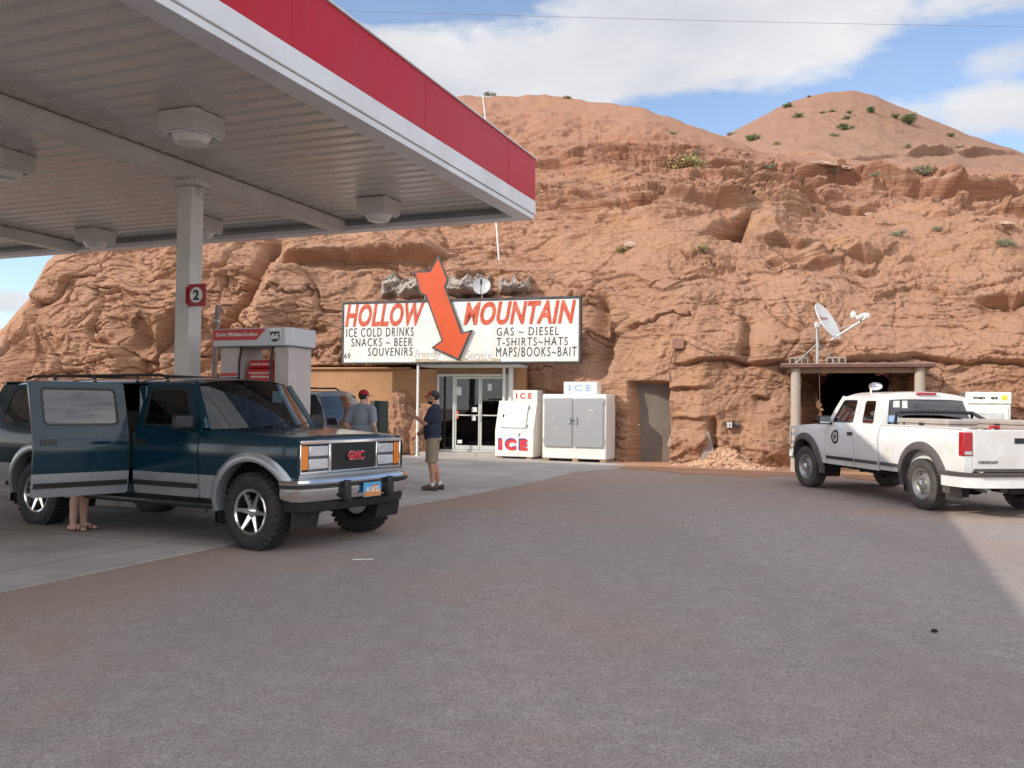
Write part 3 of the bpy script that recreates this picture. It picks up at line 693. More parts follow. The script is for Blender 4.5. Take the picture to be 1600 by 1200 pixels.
def make_hill():
    cols = np.concatenate([np.arange(700, 1100, 8.0), np.arange(1100, 1660, 2.5), np.arange(1660, 2600, 10.0)]); nc = len(cols)
    sx = [700, 900, 1000, 1080, 1130, 1180, 1230, 1270, 1300, 1340, 1370, 1400, 1500, 1600, 1750, 2000, 2300, 2600]
    sy = [360, 300, 262, 237, 214, 187, 161, 149, 143, 141, 150, 164, 205, 240, 290, 350, 410, 440]
    S = np.interp(cols, sx, sy); k = np.ones(9) / 9; S = np.convolve(np.pad(S, 4, 'edge'), k, 'valid') + fbm(np.stack([cols * .03, cols * 0, cols * 0], 1), 4) * 1.6
    Ysky = np.interp(cols, [700, 1100, 1340, 1700, 2600], [64, 68, 76, 70, 60])
    B = np.interp(cols, [700, 1130, 1200, 1320, 1450, 1600, 1850, 2600], [400, 290, 285, 290, 295, 312, 345, 460]); B = np.maximum(B, S + 12)
    A = np.stack([B, B + (S - B) * .22, B + (S - B) * .30, B + (S - B) * .66, S, S + 8, S + 60]); 
    D = np.stack([Ysky * 0 + 37, Ysky * 0 + 41, 43.5 + Ysky * 0, 44 + (Ysky - 44) * .55, Ysky, Ysky + 8, Ysky + 45])
    v = np.concatenate([np.linspace(0, 4, 230, endpoint=False), np.linspace(4, 6, 12)])
    PY = catmull(A, v); Y = catmull(D, v); nr = len(v); PX = np.repeat(cols[None, :], nr, 0)
    p = px_to_world(PX.ravel(), PY.ravel(), Y.ravel()); px = PX.ravel(); py = PY.ravel()
    a3 = lambda s: p * np.array(s)
    d = .45 * fbm(a3((.15, .15, .15)), 3) + .16 * fbm(a3((.6, .6, .25)) + 4, 4) + .10 * fbm(a3((2.2, 2.2, 2.2)) + 9, 3)
    rel = (np.repeat(B[None, :], nr, 0).ravel() - py)
    # a broken ledge of darker rock low on the slope
    yl = 240 + 5 * np.sin(px * .02) + 4 * perlin(np.stack([px * .02, px * 0, px * 0], 1)); q = py - yl
    brk = np.maximum.reduce([sstep(a_ - 12, a_ + 12, px) * sstep(b_ + 12, b_ - 12, px) * k_ for a_, b_, k_ in ((1225, 1305, .6), (1330, 1400, .35), (1425, 1487, 1), (1505, 1592, 1))])
    d += brk * (1 + .3 * perlin(p * .9 + 3)) * (.65 * sstep(1.2, -1.2, q) * np.exp(np.minimum(q, 0) / 7) - .75 * sstep(-1.2, 1.2, q) * np.exp(-np.maximum(q, 0) / 5))
    rim = np.clip((py - np.repeat(S[None, :], nr, 0).ravel()) / 25, .15, 1)
    p[:, 1] -= d * rim * .8; p[:, 2] += d * rim * .35
    return set_mesh_np('hill', p, grid_faces(nr, nc)[:, ::-1], M_HILL, kind='structure')
HILL = make_hill()
from mathutils.bvhtree import BVHTree
_BV = [BVHTree.FromPolygons([v.co[:] for v in o.data.vertices], [p.vertices[:] for p in o.data.polygons]) for o in (CLIFF, HILL)]
def hit(px, py, back=0.0):
    """where the line of sight through a pixel meets the rock"""
    d = ray(px, py).normalized(); best = None
    for b in _BV:
        p, n, i, t = b.ray_cast(Vector((0, 0, CAM_H)), d)
        if p is not None and (best is None or t < best[1]): best = (p, t)
    return best[0] - d * back if best else at(px, py, 30)
# ================================================================ fuel canopy, lamps, pump island
M_RED = mat('canopy_red', (.47, .007, .016), .34, var=.06, scale=.6, spec=.25, dirt=((.40, .035, .04), .55, 1.6), stretch=(1, 1, .25))
M_CWHITE = mat('canopy_white', (.70, .71, .73), .42, var=.06, scale=1.5, dirt=((.50, .48, .46), .5, 1.2))
M_DECK = mat('deck_enamel', (.61, .585, .545), .27, var=.08, scale=.8, dirt=((.45, .415, .375), .5, .9), rvar=.3)
M_BEAM = mat('beam_paint', (.64, .62, .58), .45, var=.08, scale=1.2, dirt=((.45, .40, .36), .5, 1.6))
M_LENS = mat('lamp_lens', (.72, .72, .68), .25, var=.08, scale=20, bump=.2, bscale=60)
M_DARK = mat('dark_rubber', (.02, .02, .021), .6, var=.2)
CN0, CN1, CV0, CV1, CZ = -27.0, -5.97, -10.0, 15.05, 4.95
canopy = thing('fuel_canopy', 'big flat fuel station canopy with red and white fascia over the pumps', 'canopy', (0, 0, 0), 0)
canopy.matrix_world = Matrix.Translation(CORG) @ Matrix.Rotation(-cA, 4, 'Z')             # local x = n, local y = V
def ring(mb, x0, x1, y0, y1, z0, z1, th):
    """four mitred walls round a rectangle"""
    o = [(x0, y0), (x1, y0), (x1, y1), (x0, y1)]; i = [(x0 + th, y0 + th), (x1 - th, y0 + th), (x1 - th, y1 - th), (x0 + th, y1 - th)]
    vs = [(p[0], p[1], z) for z in (z0, z1) for p in o] + [(p[0], p[1], z) for z in (z0, z1) for p in i]; fs = []
    for k in range(4):
        l = (k + 1) % 4
        fs += [(k, l, 4 + l, 4 + k), (8 + l, 8 + k, 12 + k, 12 + l), (k, 8 + k, 8 + l, l), (4 + k, 4 + l, 12 + l, 12 + k)]
    mb.add(vs, fs)
mb = MB(); ring(mb, CN0, CN1, CV0, CV1, CZ + .345, CZ + 1.10, .05)
x = CN0
for y in np.arange(CV0 + 2.4, CV1 - .5, 3.05):                      # sheet joints on the long side
    mb.bb(CN1 - .001, CN1 + .004, y, y + .035, CZ + .35, CZ + 1.095)
mb.build('red_fascia', M_RED, canopy, bevel=.008)
mb = MB(); ring(mb, CN0 - .012, CN1 + .012, CV0 - .012, CV1 + .012, CZ + .09, CZ + .34, .06); mb.build('white_fascia', M_CWHITE, canopy, bevel=.012)
mb = MB(); ring(mb, CN0 + .01, CN1 - .01, CV0 + .01, CV1 - .01, CZ, CZ + .085, .30)
ring(mb, CN0 - .03, CN1 + .03, CV0 - .03, CV1 + .03, CZ + 1.101, CZ + 1.125, .12); mb.build('edge_trim', M_CWHITE, canopy, bevel=.006)
# ribbed deck: pans running along n
mb = MB(); prof = []; y = CV0 + .32
while y < CV1 - .32:
    prof += [(y, .0), (y + .17, .0), (y + .22, .014), (y + .26, .014), (y + .31, .0)]; y += .315
zD = CZ + .20; vs = []; fs = []
for q, h in prof: vs += [(CN0 + .3, q, zD + h), (CN1 - .3, q, zD + h)]
for k in range(len(prof) - 1): fs.append((2 * k, 2 * k + 1, 2 * k + 3, 2 * k + 2))
mb.add(vs, fs); mb.bb(CN0 + .05, CN1 - .05, CV0 + .05, CV1 - .05, CZ + .42, CZ + .48)
mb.build('deck', M_DECK, canopy, ang=20, fixn=False)
for n_ in (-9.87, -16.8, -23.7):
    mb = MB(); mb.bb(n_ - .11, n_ + .11, CV0 + .31, CV1 - .31, CZ - .055, CZ - .035); mb.bb(n_ - .012, n_ + .012, CV0 + .31, CV1 - .31, CZ - .034, CZ + .16); mb.bb(n_ - .11, n_ + .11, CV0 + .31, CV1 - .31, CZ + .161, CZ + .181)
    mb.bb(n_ - .10, n_ - .085, CV0 + .32, CV1 - .32, CZ - .034, CZ + .16); mb.bb(n_ + .085, n_ + .10, CV0 + .32, CV1 - .32, CZ - .034, CZ + .16)
    mb.build('beam', M_BEAM, canopy, bevel=.006)
    for v_ in (10.58, .4):
        if n_ < -20: continue
        mb = MB(); mb.bb(n_ - .137, n_ + .137, v_ - .137, v_ + .137, .1, CZ - .14); co = mb.build('column', M_BEAM, canopy, bevel=.02, seg=3)
        m2 = MB(); m2.bb(n_ - .26, n_ + .26, v_ - .2, v_ + .2, CZ - .139, CZ - .057)
        for a in (-1, 1): m2.prism([(n_ + a * .165, CZ - .145), (n_ + a * .25, CZ - .145), (n_ + a * .165, CZ - .30)], v_ - .012, v_ + .012)
        m2.build('capital', M_BEAM, co, bevel=.006)
        m3 = MB(); m3.bb(n_ - .25, n_ + .25, v_ - .25, v_ + .25, .15, .18)
        for a in (-1, 1):
            for b in (-1, 1): m3.cyl((n_ + a * .2, v_ + b * .2, .18), (n_ + a * .2, v_ + b * .2, .21), .02, n=6)
        m3.build('base_plate', M_BEAM, co)
# lamps under the deck: each a thing
def make_lamp(n_, v_, label):
    p = nv(n_, v_, zD); t = thing('canopy_lamp', label, 'ceiling lamp', p, -cA, 'box lamps under the fuel canopy')
    mb = MB(); mb.bb(-.28, .28, -.28, .28, -.25, .0); mb.bb(-.295, .295, -.295, .295, -.045, -.004); mb.build('housing', M_BEAM, t, bevel=.012)
    mb = MB(); mb.lathe([(.235, -.251), (.24, -.275), (.225, -.285), (.215, -.30), (.19, -.36), (.12, -.385), (0, -.392)], n=28); mb.build('lens', M_LENS, t, ang=25)
    mb = MB(); ring(mb, -.25, .25, -.25, .25, -.275, -.2505, .03); mb.build('lens_rim', M_CWHITE, t, bevel=.004)
    return t
make_lamp(-8.22, 8.72, 'cream box lamp under canopy nearest the viewer, right of the number 2 column')
make_lamp(-8.32, 13.5, 'cream box lamp under canopy nearest its far outer corner')
make_lamp(-12.4, 13.75, 'cream box lamp under canopy just right of the top of the number 2 column')
make_lamp(-15.3, 13.9, 'cream box lamp under canopy between the two visible beams near far edge')
make_lamp(-12.0, 9.15, 'cream box lamp under canopy cut off by the left edge of the photo')
# number board on the column
M_SGN = mat('sign_red', (.36, .02, .025), .45, var=.08); M_WHITE = mat('white_paint', (.78, .78, .76), .5, var=.05); M_BLACK = mat('black_paint', (.018, .018, .02), .5, var=.1)
t = thing('number_sign', 'square red board with number 2 in white disc on canopy column', 'sign', nv(-9.735, 10.42, 2.98), -cA)
mb = MB(); mb.bb(.012, .335, -.03, -.005, 0, .33); mb.build('board', M_SGN, t, bevel=.004)
mb = MB(); mb.lathe([(.0, -.034), (.115, -.034), (.115, -.0305)], axis='Y', n=32, c=(.174, 0, .165)); mb.build('disc', M_WHITE, t)
mb = MB(); text_fit(mb, '2', .12, .228, .088, .242, -.037, bold=.03); mb.build('numeral', M_BLACK, t, fixn=False)
mb = MB(); mb.bb(.0005, .012, -.06, .05, .04, .29); mb.build('bracket', M_SGN, t)

# ---------------------------------------------------------------- pump island
island = nv(0, 0)
mb = MB()
t = thing('pump_island', 'low raised concrete island with rounded ends under the canopy', 'kerb island', nv(-10.4, 10.62, 0), -cA)
pts = []
for k in range(13):
    a = -math.pi / 2 + math.pi * k / 12; pts.append((2.3 + .55 * math.cos(a), .55 * math.sin(a)))
for k in range(13):
    a = math.pi / 2 + math.pi * k / 12; pts.append((-2.3 + .55 * math.cos(a), .55 * math.sin(a)))
mb.prism(pts, 0, .15, 'XY'); mb.build('island_slab', M_CONC, t, bevel=.02)
M_PGREY = mat('pump_grey', (.55, .56, .58), .4, var=.06, scale=3, dirt=((.42, .38, .35), .4, 3)); M_PTAN = mat('pump_beige', (.50, .44, .42), .5, var=.07, dirt=((.36, .28, .24), .5, 2.5))
M_PRED = mat('pump_red', (.50, .02, .02), .35, var=.06); M_PDARK = mat('pump_dark', (.03, .032, .036), .45, var=.15); M_CHROME = mat('chrome', (.85, .85, .86), .08, 1.0, var=.03)
M_STEEL = mat('galvanised', (.48, .48, .48), .45, .8, var=.15, scale=12)
def shield(mb, cx, cz, w, h, y0, y1):
    P = [(-.5, .5), (-.38, .44), (-.2, .5), (0, .44), (.2, .5), (.38, .44), (.5, .5), (.46, .25), (.5, 0), (.44, -.25), (.28, -.40), (0, -.5), (-.28, -.40), (-.44, -.25), (-.5, 0), (-.46, .25)]
    mb.prism([(cx + a * w, cz + b * h) for a, b in P], y0, y1)
t = thing('fuel_pump', 'fuel pump with grey header and red panel beside the dark sport utility', 'fuel pump', nv(-8.47, 10.62, 0.15), -cA)
mb = MB(); mb.prism([(-.66, -.36), (.58, -.36), (.66, -.28), (.66, .28), (.58, .36), (-.66, .36)], 2.21, 2.47, 'XY'); hd = mb.build('header', M_PGREY, t, bevel=.015)
mb = MB(); mb.prism([(-.655, 2.30), (.10, 2.30), (.26, 2.455), (-.655, 2.455)], -.366, -.3605); mb.build('header_stripe', M_PRED, hd)
mb = MB(); text_fit(mb, 'Quality', -.60, -.40, 2.345, 2.41, -.368, bold=.005); text_fit(mb, 'PROclean', -.38, -.14, 2.355, 2.41, -.368, bold=.02); text_fit(mb, 'Gasolines', -.12, .12, 2.355, 2.41, -.368, bold=.005); mb.build('header_lettering', M_WHITE, hd, fixn=False)
mb = MB(); shield(mb, .42, 2.355, .19, .21, -.366, -.3605); mb.build('shield', M_WHITE, hd)
mb = MB(); shield(mb, .42, 2.337, .165, .150, -.369, -.3665); mb.build('shield_field', M_BLACK, hd)
mb = MB(); text_fit(mb, '66', .353, .487, 2.30, 2.385, -.372, bold=.04, shear=.15); text_fit(mb, 'PHILLIPS', .345, .495, 2.425, 2.444, -.3685, bold=.02); mb.build('shield_numerals', [M_WHITE], hd, fixn=False)
mb = MB(); mb.bb(-.60, -.26, -.27, .27, 0, 2.209); lp = mb.build('pillar', M_PTAN, t, bevel=.02)
mb = MB(); mb.bb(-.59, -.27, -.276, -.271, 1.35, 1.85); mb.build('price_panel', M_PGREY, lp)
mb = MB(); mb.bb(-.58, -.28, -.280, -.2765, 1.79, 1.84); mb.build('panel_stripe', M_PRED, lp)
mb = MB()
for k in range(4):
    z = 1.42 + k * .09; mb.bb(-.57, -.44, -.281, -.2765, z, z + .05); mb.bb(-.41, -.30, -.281, -.2765, z + .01, z + .025)
mb.build('price_label', M_WHITE, lp)
mb = MB(); mb.bb(.34, .60, -.27, .27, 0, 2.209); mb.build('pillar', M_PTAN, t, bevel=.02)
mb = MB(); mb.bb(-.259, .339, -.22, .22, 0, 1.52); ds = mb.build('dispenser', M_PDARK, t, bevel=.015)
mb = MB(); mb.bb(-.20, .26, -.226, -.2205, 1.05, 1.40); mb.build('screen', M_PGREY, ds, bevel=.01)
mb = MB(); mb.bb(-.19, .28, -.20, .20, 1.521, 1.90); mb.bb(-.17, .26, -.19, .19, 1.905, 2.02); tp = mb.build('topper', M_PRED, t, bevel=.03, seg=3)
mb = MB(); text_fit(mb, 'Working hard to keep your', -.14, .23, 1.82, 1.85, -.203, bold=.012); text_fit(mb, 'vehicle running strong', -.11, .20, 1.765, 1.80, -.203, bold=.012); text_fit(mb, 'Clean fuel station', -.13, .22, 1.955, 1.975, -.193, bold=.01); mb.build('topper_lettering', M_WHITE, tp, fixn=False)
mb = MB(); shield(mb, .045, 1.665, .105, .125, -.205, -.2005); mb.build('topper_shield', M_WHITE, tp)
mb = MB(); shield(mb, .045, 1.652, .09, .085, -.208, -.2055); mb.build('shield_field', M_BLACK, tp)
mb = MB(); text_fit(mb, '66', .012, .078, 1.632, 1.678, -.2105, bold=.04); mb.build('topper_numerals', M_WHITE, tp, fixn=False)
for x_ in (.31, -.235):
    mb = MB(); mb.tube([(x_, -.25, 2.2), (x_, -.30, 2.0), (x_ + .01, -.31, 1.5), (x_, -.33, .8), (x_ - .03, -.34, .35), (x_ - .03, -.36, .5), (x_ - .02, -.33, .95)], .016, 8); mb.build('hose', M_DARK, t)
    mb = MB(); mb.bb(x_ - .05, x_ + .02, -.36, -.27, .95, 1.12); mb.tube([(x_ - .02, -.36, 1.05), (x_ - .02, -.42, 1.0), (x_ - .02, -.46, .9)], .013); mb.build('nozzle', M_STEEL, t, bevel=.008)
# vent pipe left of the pump
p = nv(-10.1, 11.6, .0); P1 = at(339, 477, p.y)
t = thing('vent_pipe', 'thin weathered steel pipe standing left of the fuel pump', 'pipe', (P1.x - .03, p.y, 0), 0)
h = P1.z; M_RUST = mat('old_paint_steel', (.30, .25, .24), .6, .4, var=.2, dirt=((.26, .13, .08), .8, 9))
mb = MB(); mb.tube([(0, 0, 0), (.0, 0, h * .55), (.045, 0, h)], [.045, .042, .040], 14); mb.build('tube', M_RUST, t)
mb = MB(); mb.cyl((.04, 0, h - .27), (.042, 0, h - .24), .052, n=14); mb.cyl((.005, 0, 1.55), (.008, 0, 1.72), .065, .05, n=14); mb.build('clamp', M_STEEL, t)
# ================================================================ shop front in the rock, its sign, the ice freezers
SP0 = Vector((-4.98, 26.3, 0)); SE = Vector((.960, -.280, 0)).normalized(); SN = Vector((SE.y, -SE.x, 0))     # SN points to the viewer
SRZ = math.atan2(SE.y, SE.x)
def S(px, py, t=0.0):
    """pixel -> shop frame (along, inwards, up) on the plane t metres behind the sign"""
    q = on_plane(px, py, SP0 - SN * t, SN); return Vector(((q - SP0).dot(SE), t, q.z))
def shop(name, label, cat, t0=0.0, group=None, s0=0.0): return thing(name, label, cat, SP0 + SE * s0 - SN * t0, SRZ, group)
M_BOARD = mat('sign_board', (.80, .79, .75), .5, var=.04, scale=2, dirt=((.60, .50, .40), .45, 1.1), stretch=(1, 1, 1)); M_FRAME = mat('dark_frame', (.045, .05, .06), .55, var=.25, dirt=((.16, .12, .10), .7, 3))
M_LRED = mat('letter_red', (.56, .075, .03), .5, var=.18, scale=5, dirt=((.62, .30, .2), .5, 5)); M_ORANGE = mat('arrow_orange', (.62, .085, .02), .45, var=.08, scale=2, dirt=((.50, .10, .04), .4, 3)); M_LBLK = mat('letter_black', (.05, .055, .07), .5, var=.2)
M_FAINT = mat('faded_letter', (.60, .57, .52), .5, var=.15); M_WOODP = mat('peeling_wood', (.45, .36, .25), .8, var=.3, scale=14, stretch=(1, 1, 6))
a = S(535, 471); b = S(908, 463); c_ = S(535, 568); d_ = S(907, 568)
SX0, SX1, SZ0, SZ1 = a.x, b.x, (c_.z + d_.z) / 2, (a.z + b.z) / 2
sg = shop('shop_sign', 'wide white billboard with red and black lettering and an orange arrow', 'sign')
mb = MB(); mb.bb(SX0 + .06, SX1 - .06, .0, .16, SZ0 + .05, SZ1 - .07); mb.build('board', M_BOARD, sg)
mb = MB(); mb.bb(SX0, SX1, -.02, .20, SZ1 - .069, SZ1); mb.bb(SX0, SX1, -.02, .20, SZ0, SZ0 + .049); mb.bb(SX0, SX0 + .059, -.02, .20, SZ0 + .05, SZ1 - .07); mb.bb(SX1 - .059, SX1, -.02, .20, SZ0 + .05, SZ1 - .07); mb.build('frame', M_FRAME, sg, bevel=.008)
mb = MB()
for x_ in (S(645, 520).x, S(772, 520).x): mb.bb(x_ - .006, x_ + .006, -.004, -.0005, SZ0 + .06, SZ1 - .08)
zj = S(720, 501).z; mb.bb(SX0 + .07, SX1 - .07, -.0045, -.0008, zj - .006, zj + .006); mb.build('seam', M_FAINT, sg)
def line(mb, txt, px0, px1, py0, py1, y=-.006, **k):
    p = S(px0, py1, 0); q = S(px1, py1, 0); r = S((px0 + px1) / 2, py0, 0); w = S((px0 + px1) / 2, py1, 0)
    text_fit(mb, txt, p.x, q.x, w.z, r.z, y, **k)
for q in (('HOLLOW', 539, 663, 474, 510), ('MOUNTAIN', 724, 900, 470, 507)):
    mb = MB(); line(mb, *q, shear=.26, bold=.035, spacing=1.06); mb.build('red_lettering', M_LRED, sg, fixn=False)
kw = dict(bold=.0, spacing=1.25, shear=.04)
for q in (('ICE COLD DRINKS', 541, 646, 512, 526), ('SNACKS ~ BEER', 549, 644, 528, 541), ('SOUVENIRS', 575, 644, 543, 556), ('GAS ~ DIESEL', 776, 873, 511, 524), ('T-SHIRTS~HATS', 776, 887, 527, 540), ('MAPS/BOOKS~BAIT', 775, 901, 542, 557), ('60', 538, 547, 552, 560)): mb = MB(); line(mb, *q, **kw); mb.build('black_lettering', M_LBLK, sg, fixn=False)
for q in (('Friendly', 648, 688, 547, 562), ('Service', 727, 768, 547, 561)): mb = MB(); line(mb, *q, shear=.25); mb.build('faded_lettering', M_FAINT, sg, fixn=False)
AR = [(686, 405), (699, 438), (695, 449), (722, 523), (735, 519), (717, 560), (680, 543), (694, 533), (668, 461), (660, 458), (651, 427), (674, 426)]
def poly(pts, grow=0.0):
    P = [S(*p) for p in pts]; P = [Vector((p.x, p.z)) for p in P]; cx = sum(P, Vector((0, 0))) / len(P); out = []
    n_ = len(P)
    for i, p in enumerate(P):
        e1 = (p - P[i - 1]).normalized(); e2 = (P[(i + 1) % n_] - p).normalized(); nn = Vector((e1.y, -e1.x)) + Vector((e2.y, -e2.x)); nn.normalize(); k = max(.45, nn.dot(Vector((e1.y, -e1.x))))
        out.append(p + nn * (-grow / k))
    return [(p.x, p.y) for p in out]
sgn = 1
mb = MB(); mb.prism(poly(AR, 0.0), -.075, -.03); ar = mb.build('arrow', M_ORANGE, sg)
mb = MB(); mb.prism(poly(AR, .045), -.072, -.012); mb.build('outline', M_FRAME, ar)
mb = MB(); rnd = random.Random(5)
x_ = S(650, 565).x
while x_ < S(770, 565).x:
    w = rnd.uniform(.08, .3); h = rnd.uniform(.02, .10); mb.box((x_ + w / 2, -.03, SZ0 + .05 + h / 2), (w, .012, h), Euler((rnd.uniform(-.2, .1), rnd.uniform(-.08, .08), 0)).to_matrix()); x_ += w * .8
mb.build('broken_trim', M_WOODP, sg)
for px, w in ((653, .035),):
    p = S(px, 600, .08); g_ = SP0 + SE * p.x - SN * .08; zb = float(gz(g_.x, g_.y))
    mb = MB(); mb.cyl((p.x, .08, zb), (p.x, .08, SZ0), w, n=14); mb.cyl((p.x, .08, zb), (p.x, .08, zb + .03), w * 2, n=14); mb.build('post', M_WHITE, sg)
for px in (664, 668):
    p = S(px, 470, .14); mb = MB(); mb.cyl((p.x, .14, SZ1), (p.x, .16, SZ1 + .42), .015, n=8); mb.build('stay', M_STEEL, sg)
# small grey dish on a mast behind the sign
M_DISHG = mat('dish_grey', (.42, .43, .44), .4, var=.06)
def make_dish(name, label, loc, face, r, m, arm):
    t = thing(name, label, 'satellite dish', loc, 0)
    q = Vector(face).to_track_quat('Z', 'Y')
    rm = q.to_matrix()
    mb = MB(); pr = [(r * k / 10, .22 * r * (k / 10) ** 2) for k in range(11)] + [(r * 1.01, .235 * r)] + [(r * k / 10, .22 * r * (k / 10) ** 2 - .012) for k in range(10, -1, -1)]
    vs0 = MB(); vs0.lathe(pr, n=40); mb.add([rm @ Vector(v) for v in vs0.v], vs0.f); mb.build('reflector', m, t, ang=30)
    return t, rm
pd = S(753, 448, .35); wp = SP0 + SE * pd.x - SN * .35
t, rm = make_dish('grey_satellite_dish', 'small grey satellite dish poking up just behind the white billboard', (wp.x, wp.y, pd.z), (-.15, -.95, .28), .25, M_DISHG, 0)
mb = MB(); mb.tube([rm @ Vector((.0, -.24, .05)), rm @ Vector((.03, -.22, .26)), rm @ Vector((.04, -.05, .32))], .012); mb.build('feed_arm', M_BLACK, t)
mb = MB(); k = rm @ Vector((.04, .0, .33)); mb.box(k, (.06, .05, .16)); mb.build('feed_horn', M_PDARK, t, bevel=.01)
mb = MB(); mb.cyl(rm @ Vector((0, 0, -.04)), (0, .12, -.55), .022); mb.build('mast', M_STEEL, t)

# ---------------------------------------------------------------- the shop front
M_STUC = mat('ochre_stucco', (.46, .255, .13), .9, var=.14, scale=1.3, bump=.35, bscale=22, dirt=((.33, .16, .09), .7, 1.4), speck=.25); M_BROWN = mat('brown_board', (.26, .14, .075), .8, var=.2, scale=5, stretch=(.4, 1, 4)); M_ALU = mat('aluminium_frame', (.66, .66, .64), .35, .3, var=.08, scale=4)
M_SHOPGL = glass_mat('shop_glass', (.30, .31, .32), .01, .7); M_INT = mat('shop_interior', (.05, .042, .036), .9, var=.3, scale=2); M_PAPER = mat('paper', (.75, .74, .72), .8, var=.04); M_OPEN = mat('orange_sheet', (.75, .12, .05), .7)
T = 1.15
st = shop('shop_building', 'ochre plastered shop front built into the red rock with glass doors', 'shop')
def sx(px, t=T): return S(px, 640, t).x
def szv(px, py, t=T): return S(px, py, t).z
zt = szv(600, 577); z0 = -.05; zh = szv(740, 588); zd = szv(740, 703); dl, dr = sx(683), sx(794)
mb = MB(); mb.bb(sx(440), dl, T, T + .22, z0, zt); mb.bb(dr, sx(822), T, T + .22, z0, zt + .1); mb.bb(dl, dr, T + .02, T + .2, zh + .10, zt + .1); mb.build('wall', M_STUC, st, bevel=.015)
mb = MB(); mb.bb(sx(440), sx(640), T - .10, T + .3, zt + .002, zt + .06); mb.build('wall_coping', M_STUC, st, bevel=.02)
mb = MB(); mb.bb(dl, dr, T - .03, T + .018, zh + .07, zh + .36); mb.build('header_board', M_BROWN, st)
mb = MB(); mb.bb(sx(690, 0) - .75, sx(815, .5), .21, T - .05, SZ0 - .075, SZ0 - .012); mb.build('soffit', M_WHITE, st, bevel=.005)
# metal frame
F_ = []; mb = MB(); f = .055
xs_ = [dl, sx(709), sx(750), dr]
mb.bb(dl, dr, T - .01, T + .08, zh, zh + .068); mb.bb(dl, dr, T - .01, T + .08, zd - .06, zd)
for x_ in (dl + .03, sx(709), dr - .03): mb.bb(x_ - .03, x_ + .03, T - .015, T + .085, zd + .001, zh - .001)
mb.build('door_frame', M_ALU, st, bevel=.004)
def leaf(x0, x1, hx):
    m1 = MB(); w = .05; y0, y1 = T + .005, T + .05
    m1.bb(x0, x0 + w, y0, y1, zd + .01, zh - .01); m1.bb(x1 - w, x1, y0, y1, zd + .01, zh - .01); m1.bb(x0 + w, x1 - w, y0, y1, zd + .01, zd + .13); m1.bb(x0 + w, x1 - w, y0, y1, zh - .07, zh - .01); m1.bb(x0 + w, x1 - w, y0 - .01, y1 - .01, zd + 1.0, zd + 1.035)
    o = m1.build('door', M_ALU, st, bevel=.003)
    m1 = MB(); m1.bb(x0 + w - .005, x1 - w + .005, T + .022, T + .028, zd + .12, zh - .06); m1.build('glass', M_SHOPGL, o)
    m1 = MB(); m1.tube([(hx, T + .004, zd + .85), (hx, T - .05, zd + .87), (hx, T - .05, zd + 1.18), (hx, T + .004, zd + 1.2)], .012); m1.build('handle', M_CHROME, o)
    return o
xm = sx(750); leaf(sx(709) + .032, xm - .004, xm - .03); leaf(xm + .004, dr - .062, xm + .03)
mb = MB(); mb.bb(dl + .06, sx(709) - .03, T + .03, T + .036, zd, zh); mb.build('side_window', M_SHOPGL, st)
mb = MB(); mb.bb(dl - .25, dr + .35, T - .75, T - .02, 0, zd - .062); mb.build('door_step', M_CONC, st, bevel=.015)
for px, py, w, h in ((717, 611, .15, .24), (741, 640, .16, .14), (718, 690, .14, .10), (740, 653, .12, .16), (765, 605, .12, .2)):
    p = S(px, py, T); mb = MB(); mb.bb(p.x - w / 2, p.x + w / 2, T + .014, T + .020, p.z - h / 2, p.z + h / 2); mb.build('notice', M_PAPER, st)
p = S(713, 648, T); mb = MB(); mb.bb(p.x - .05, p.x + .06, T + .012, T + .019, p.z - .11, p.z + .11); mb.build('orange_notice', M_OPEN, st)
mb = MB(); mb.bb(dl - 1.2, dr + .6, T + 1.9, T + 2.0, 0, 3.1); mb.bb(dl - 1.2, dl - 1.15, T + .25, T + 1.9, 0, 3.1); mb.bb(dr + .55, dr + .6, T + .25, T + 1.9, 0, 3.1); mb.bb(dl - 1.14, dr + .54, T + .25, T + 1.89, 3.0, 3.05); mb.build('interior', M_INT, st)
M_POST1 = mat('poster_blue', (.12, .22, .38), .6, var=.7, scale=9); mb = MB(); mb.bb(dl + .10, sx(709) - .07, T + .06, T + .07, zd + 1.0, zh - .15); mb.build('poster', M_POST1, st)
M_SHELF = mat('shelf_goods', (.22, .15, .10), .7, var=.9, scale=7); mb = MB()
for k in range(4): mb.bb(dl + .2, dr - .3, T + 1.35, T + 1.7, .25 + k * .5, .55 + k * .5)
mb.build('shelf', M_SHELF, st)
for px, r_, t_ in ((798, .075, 1.02), (787, .042, .98)): px_ = sx(px, t_); mb = MB(); mb.cyl((px_, t_, .1), (px_, t_, SZ0 - .08), r_, n=16); mb.build('porch_post', M_WHITE, st)
# spigot and hose by the left post
p = S(645, 658, .75); wp = SP0 + SE * p.x - SN * .75; M_HOSE = mat('green_hose', (.05, .16, .07), .5)
t = thing('water_tap', 'steel water tap with a green hose beside the left sign post', 'tap', (wp.x, wp.y, 0.1), SRZ)
mb = MB(); mb.cyl((0, 0, 0), (0, 0, 1.05), .018, n=10); mb.tube([(0, 0, 1.0), (0, -.10, 1.0), (.01, -.13, .94)], .018); mb.build('standpipe', M_STEEL, t)
mb = MB(); mb.cyl((0, -.06, 1.02), (0, -.06, 1.07), .01); mb.cyl((0, -.06, 1.07), (0, -.06, 1.085), .04, n=10); mb.build('valve', M_PRED, t)
mb = MB(); mb.tube([(.01, -.13, .94), (.0, -.14, .7), (-.06, -.13, .4), (-.16, -.12, .12), (-.3, -.15, .03), (-.45, -.1, .03), (-.5, .05, .03)], .012); mb.build('hose', M_HOSE, t)

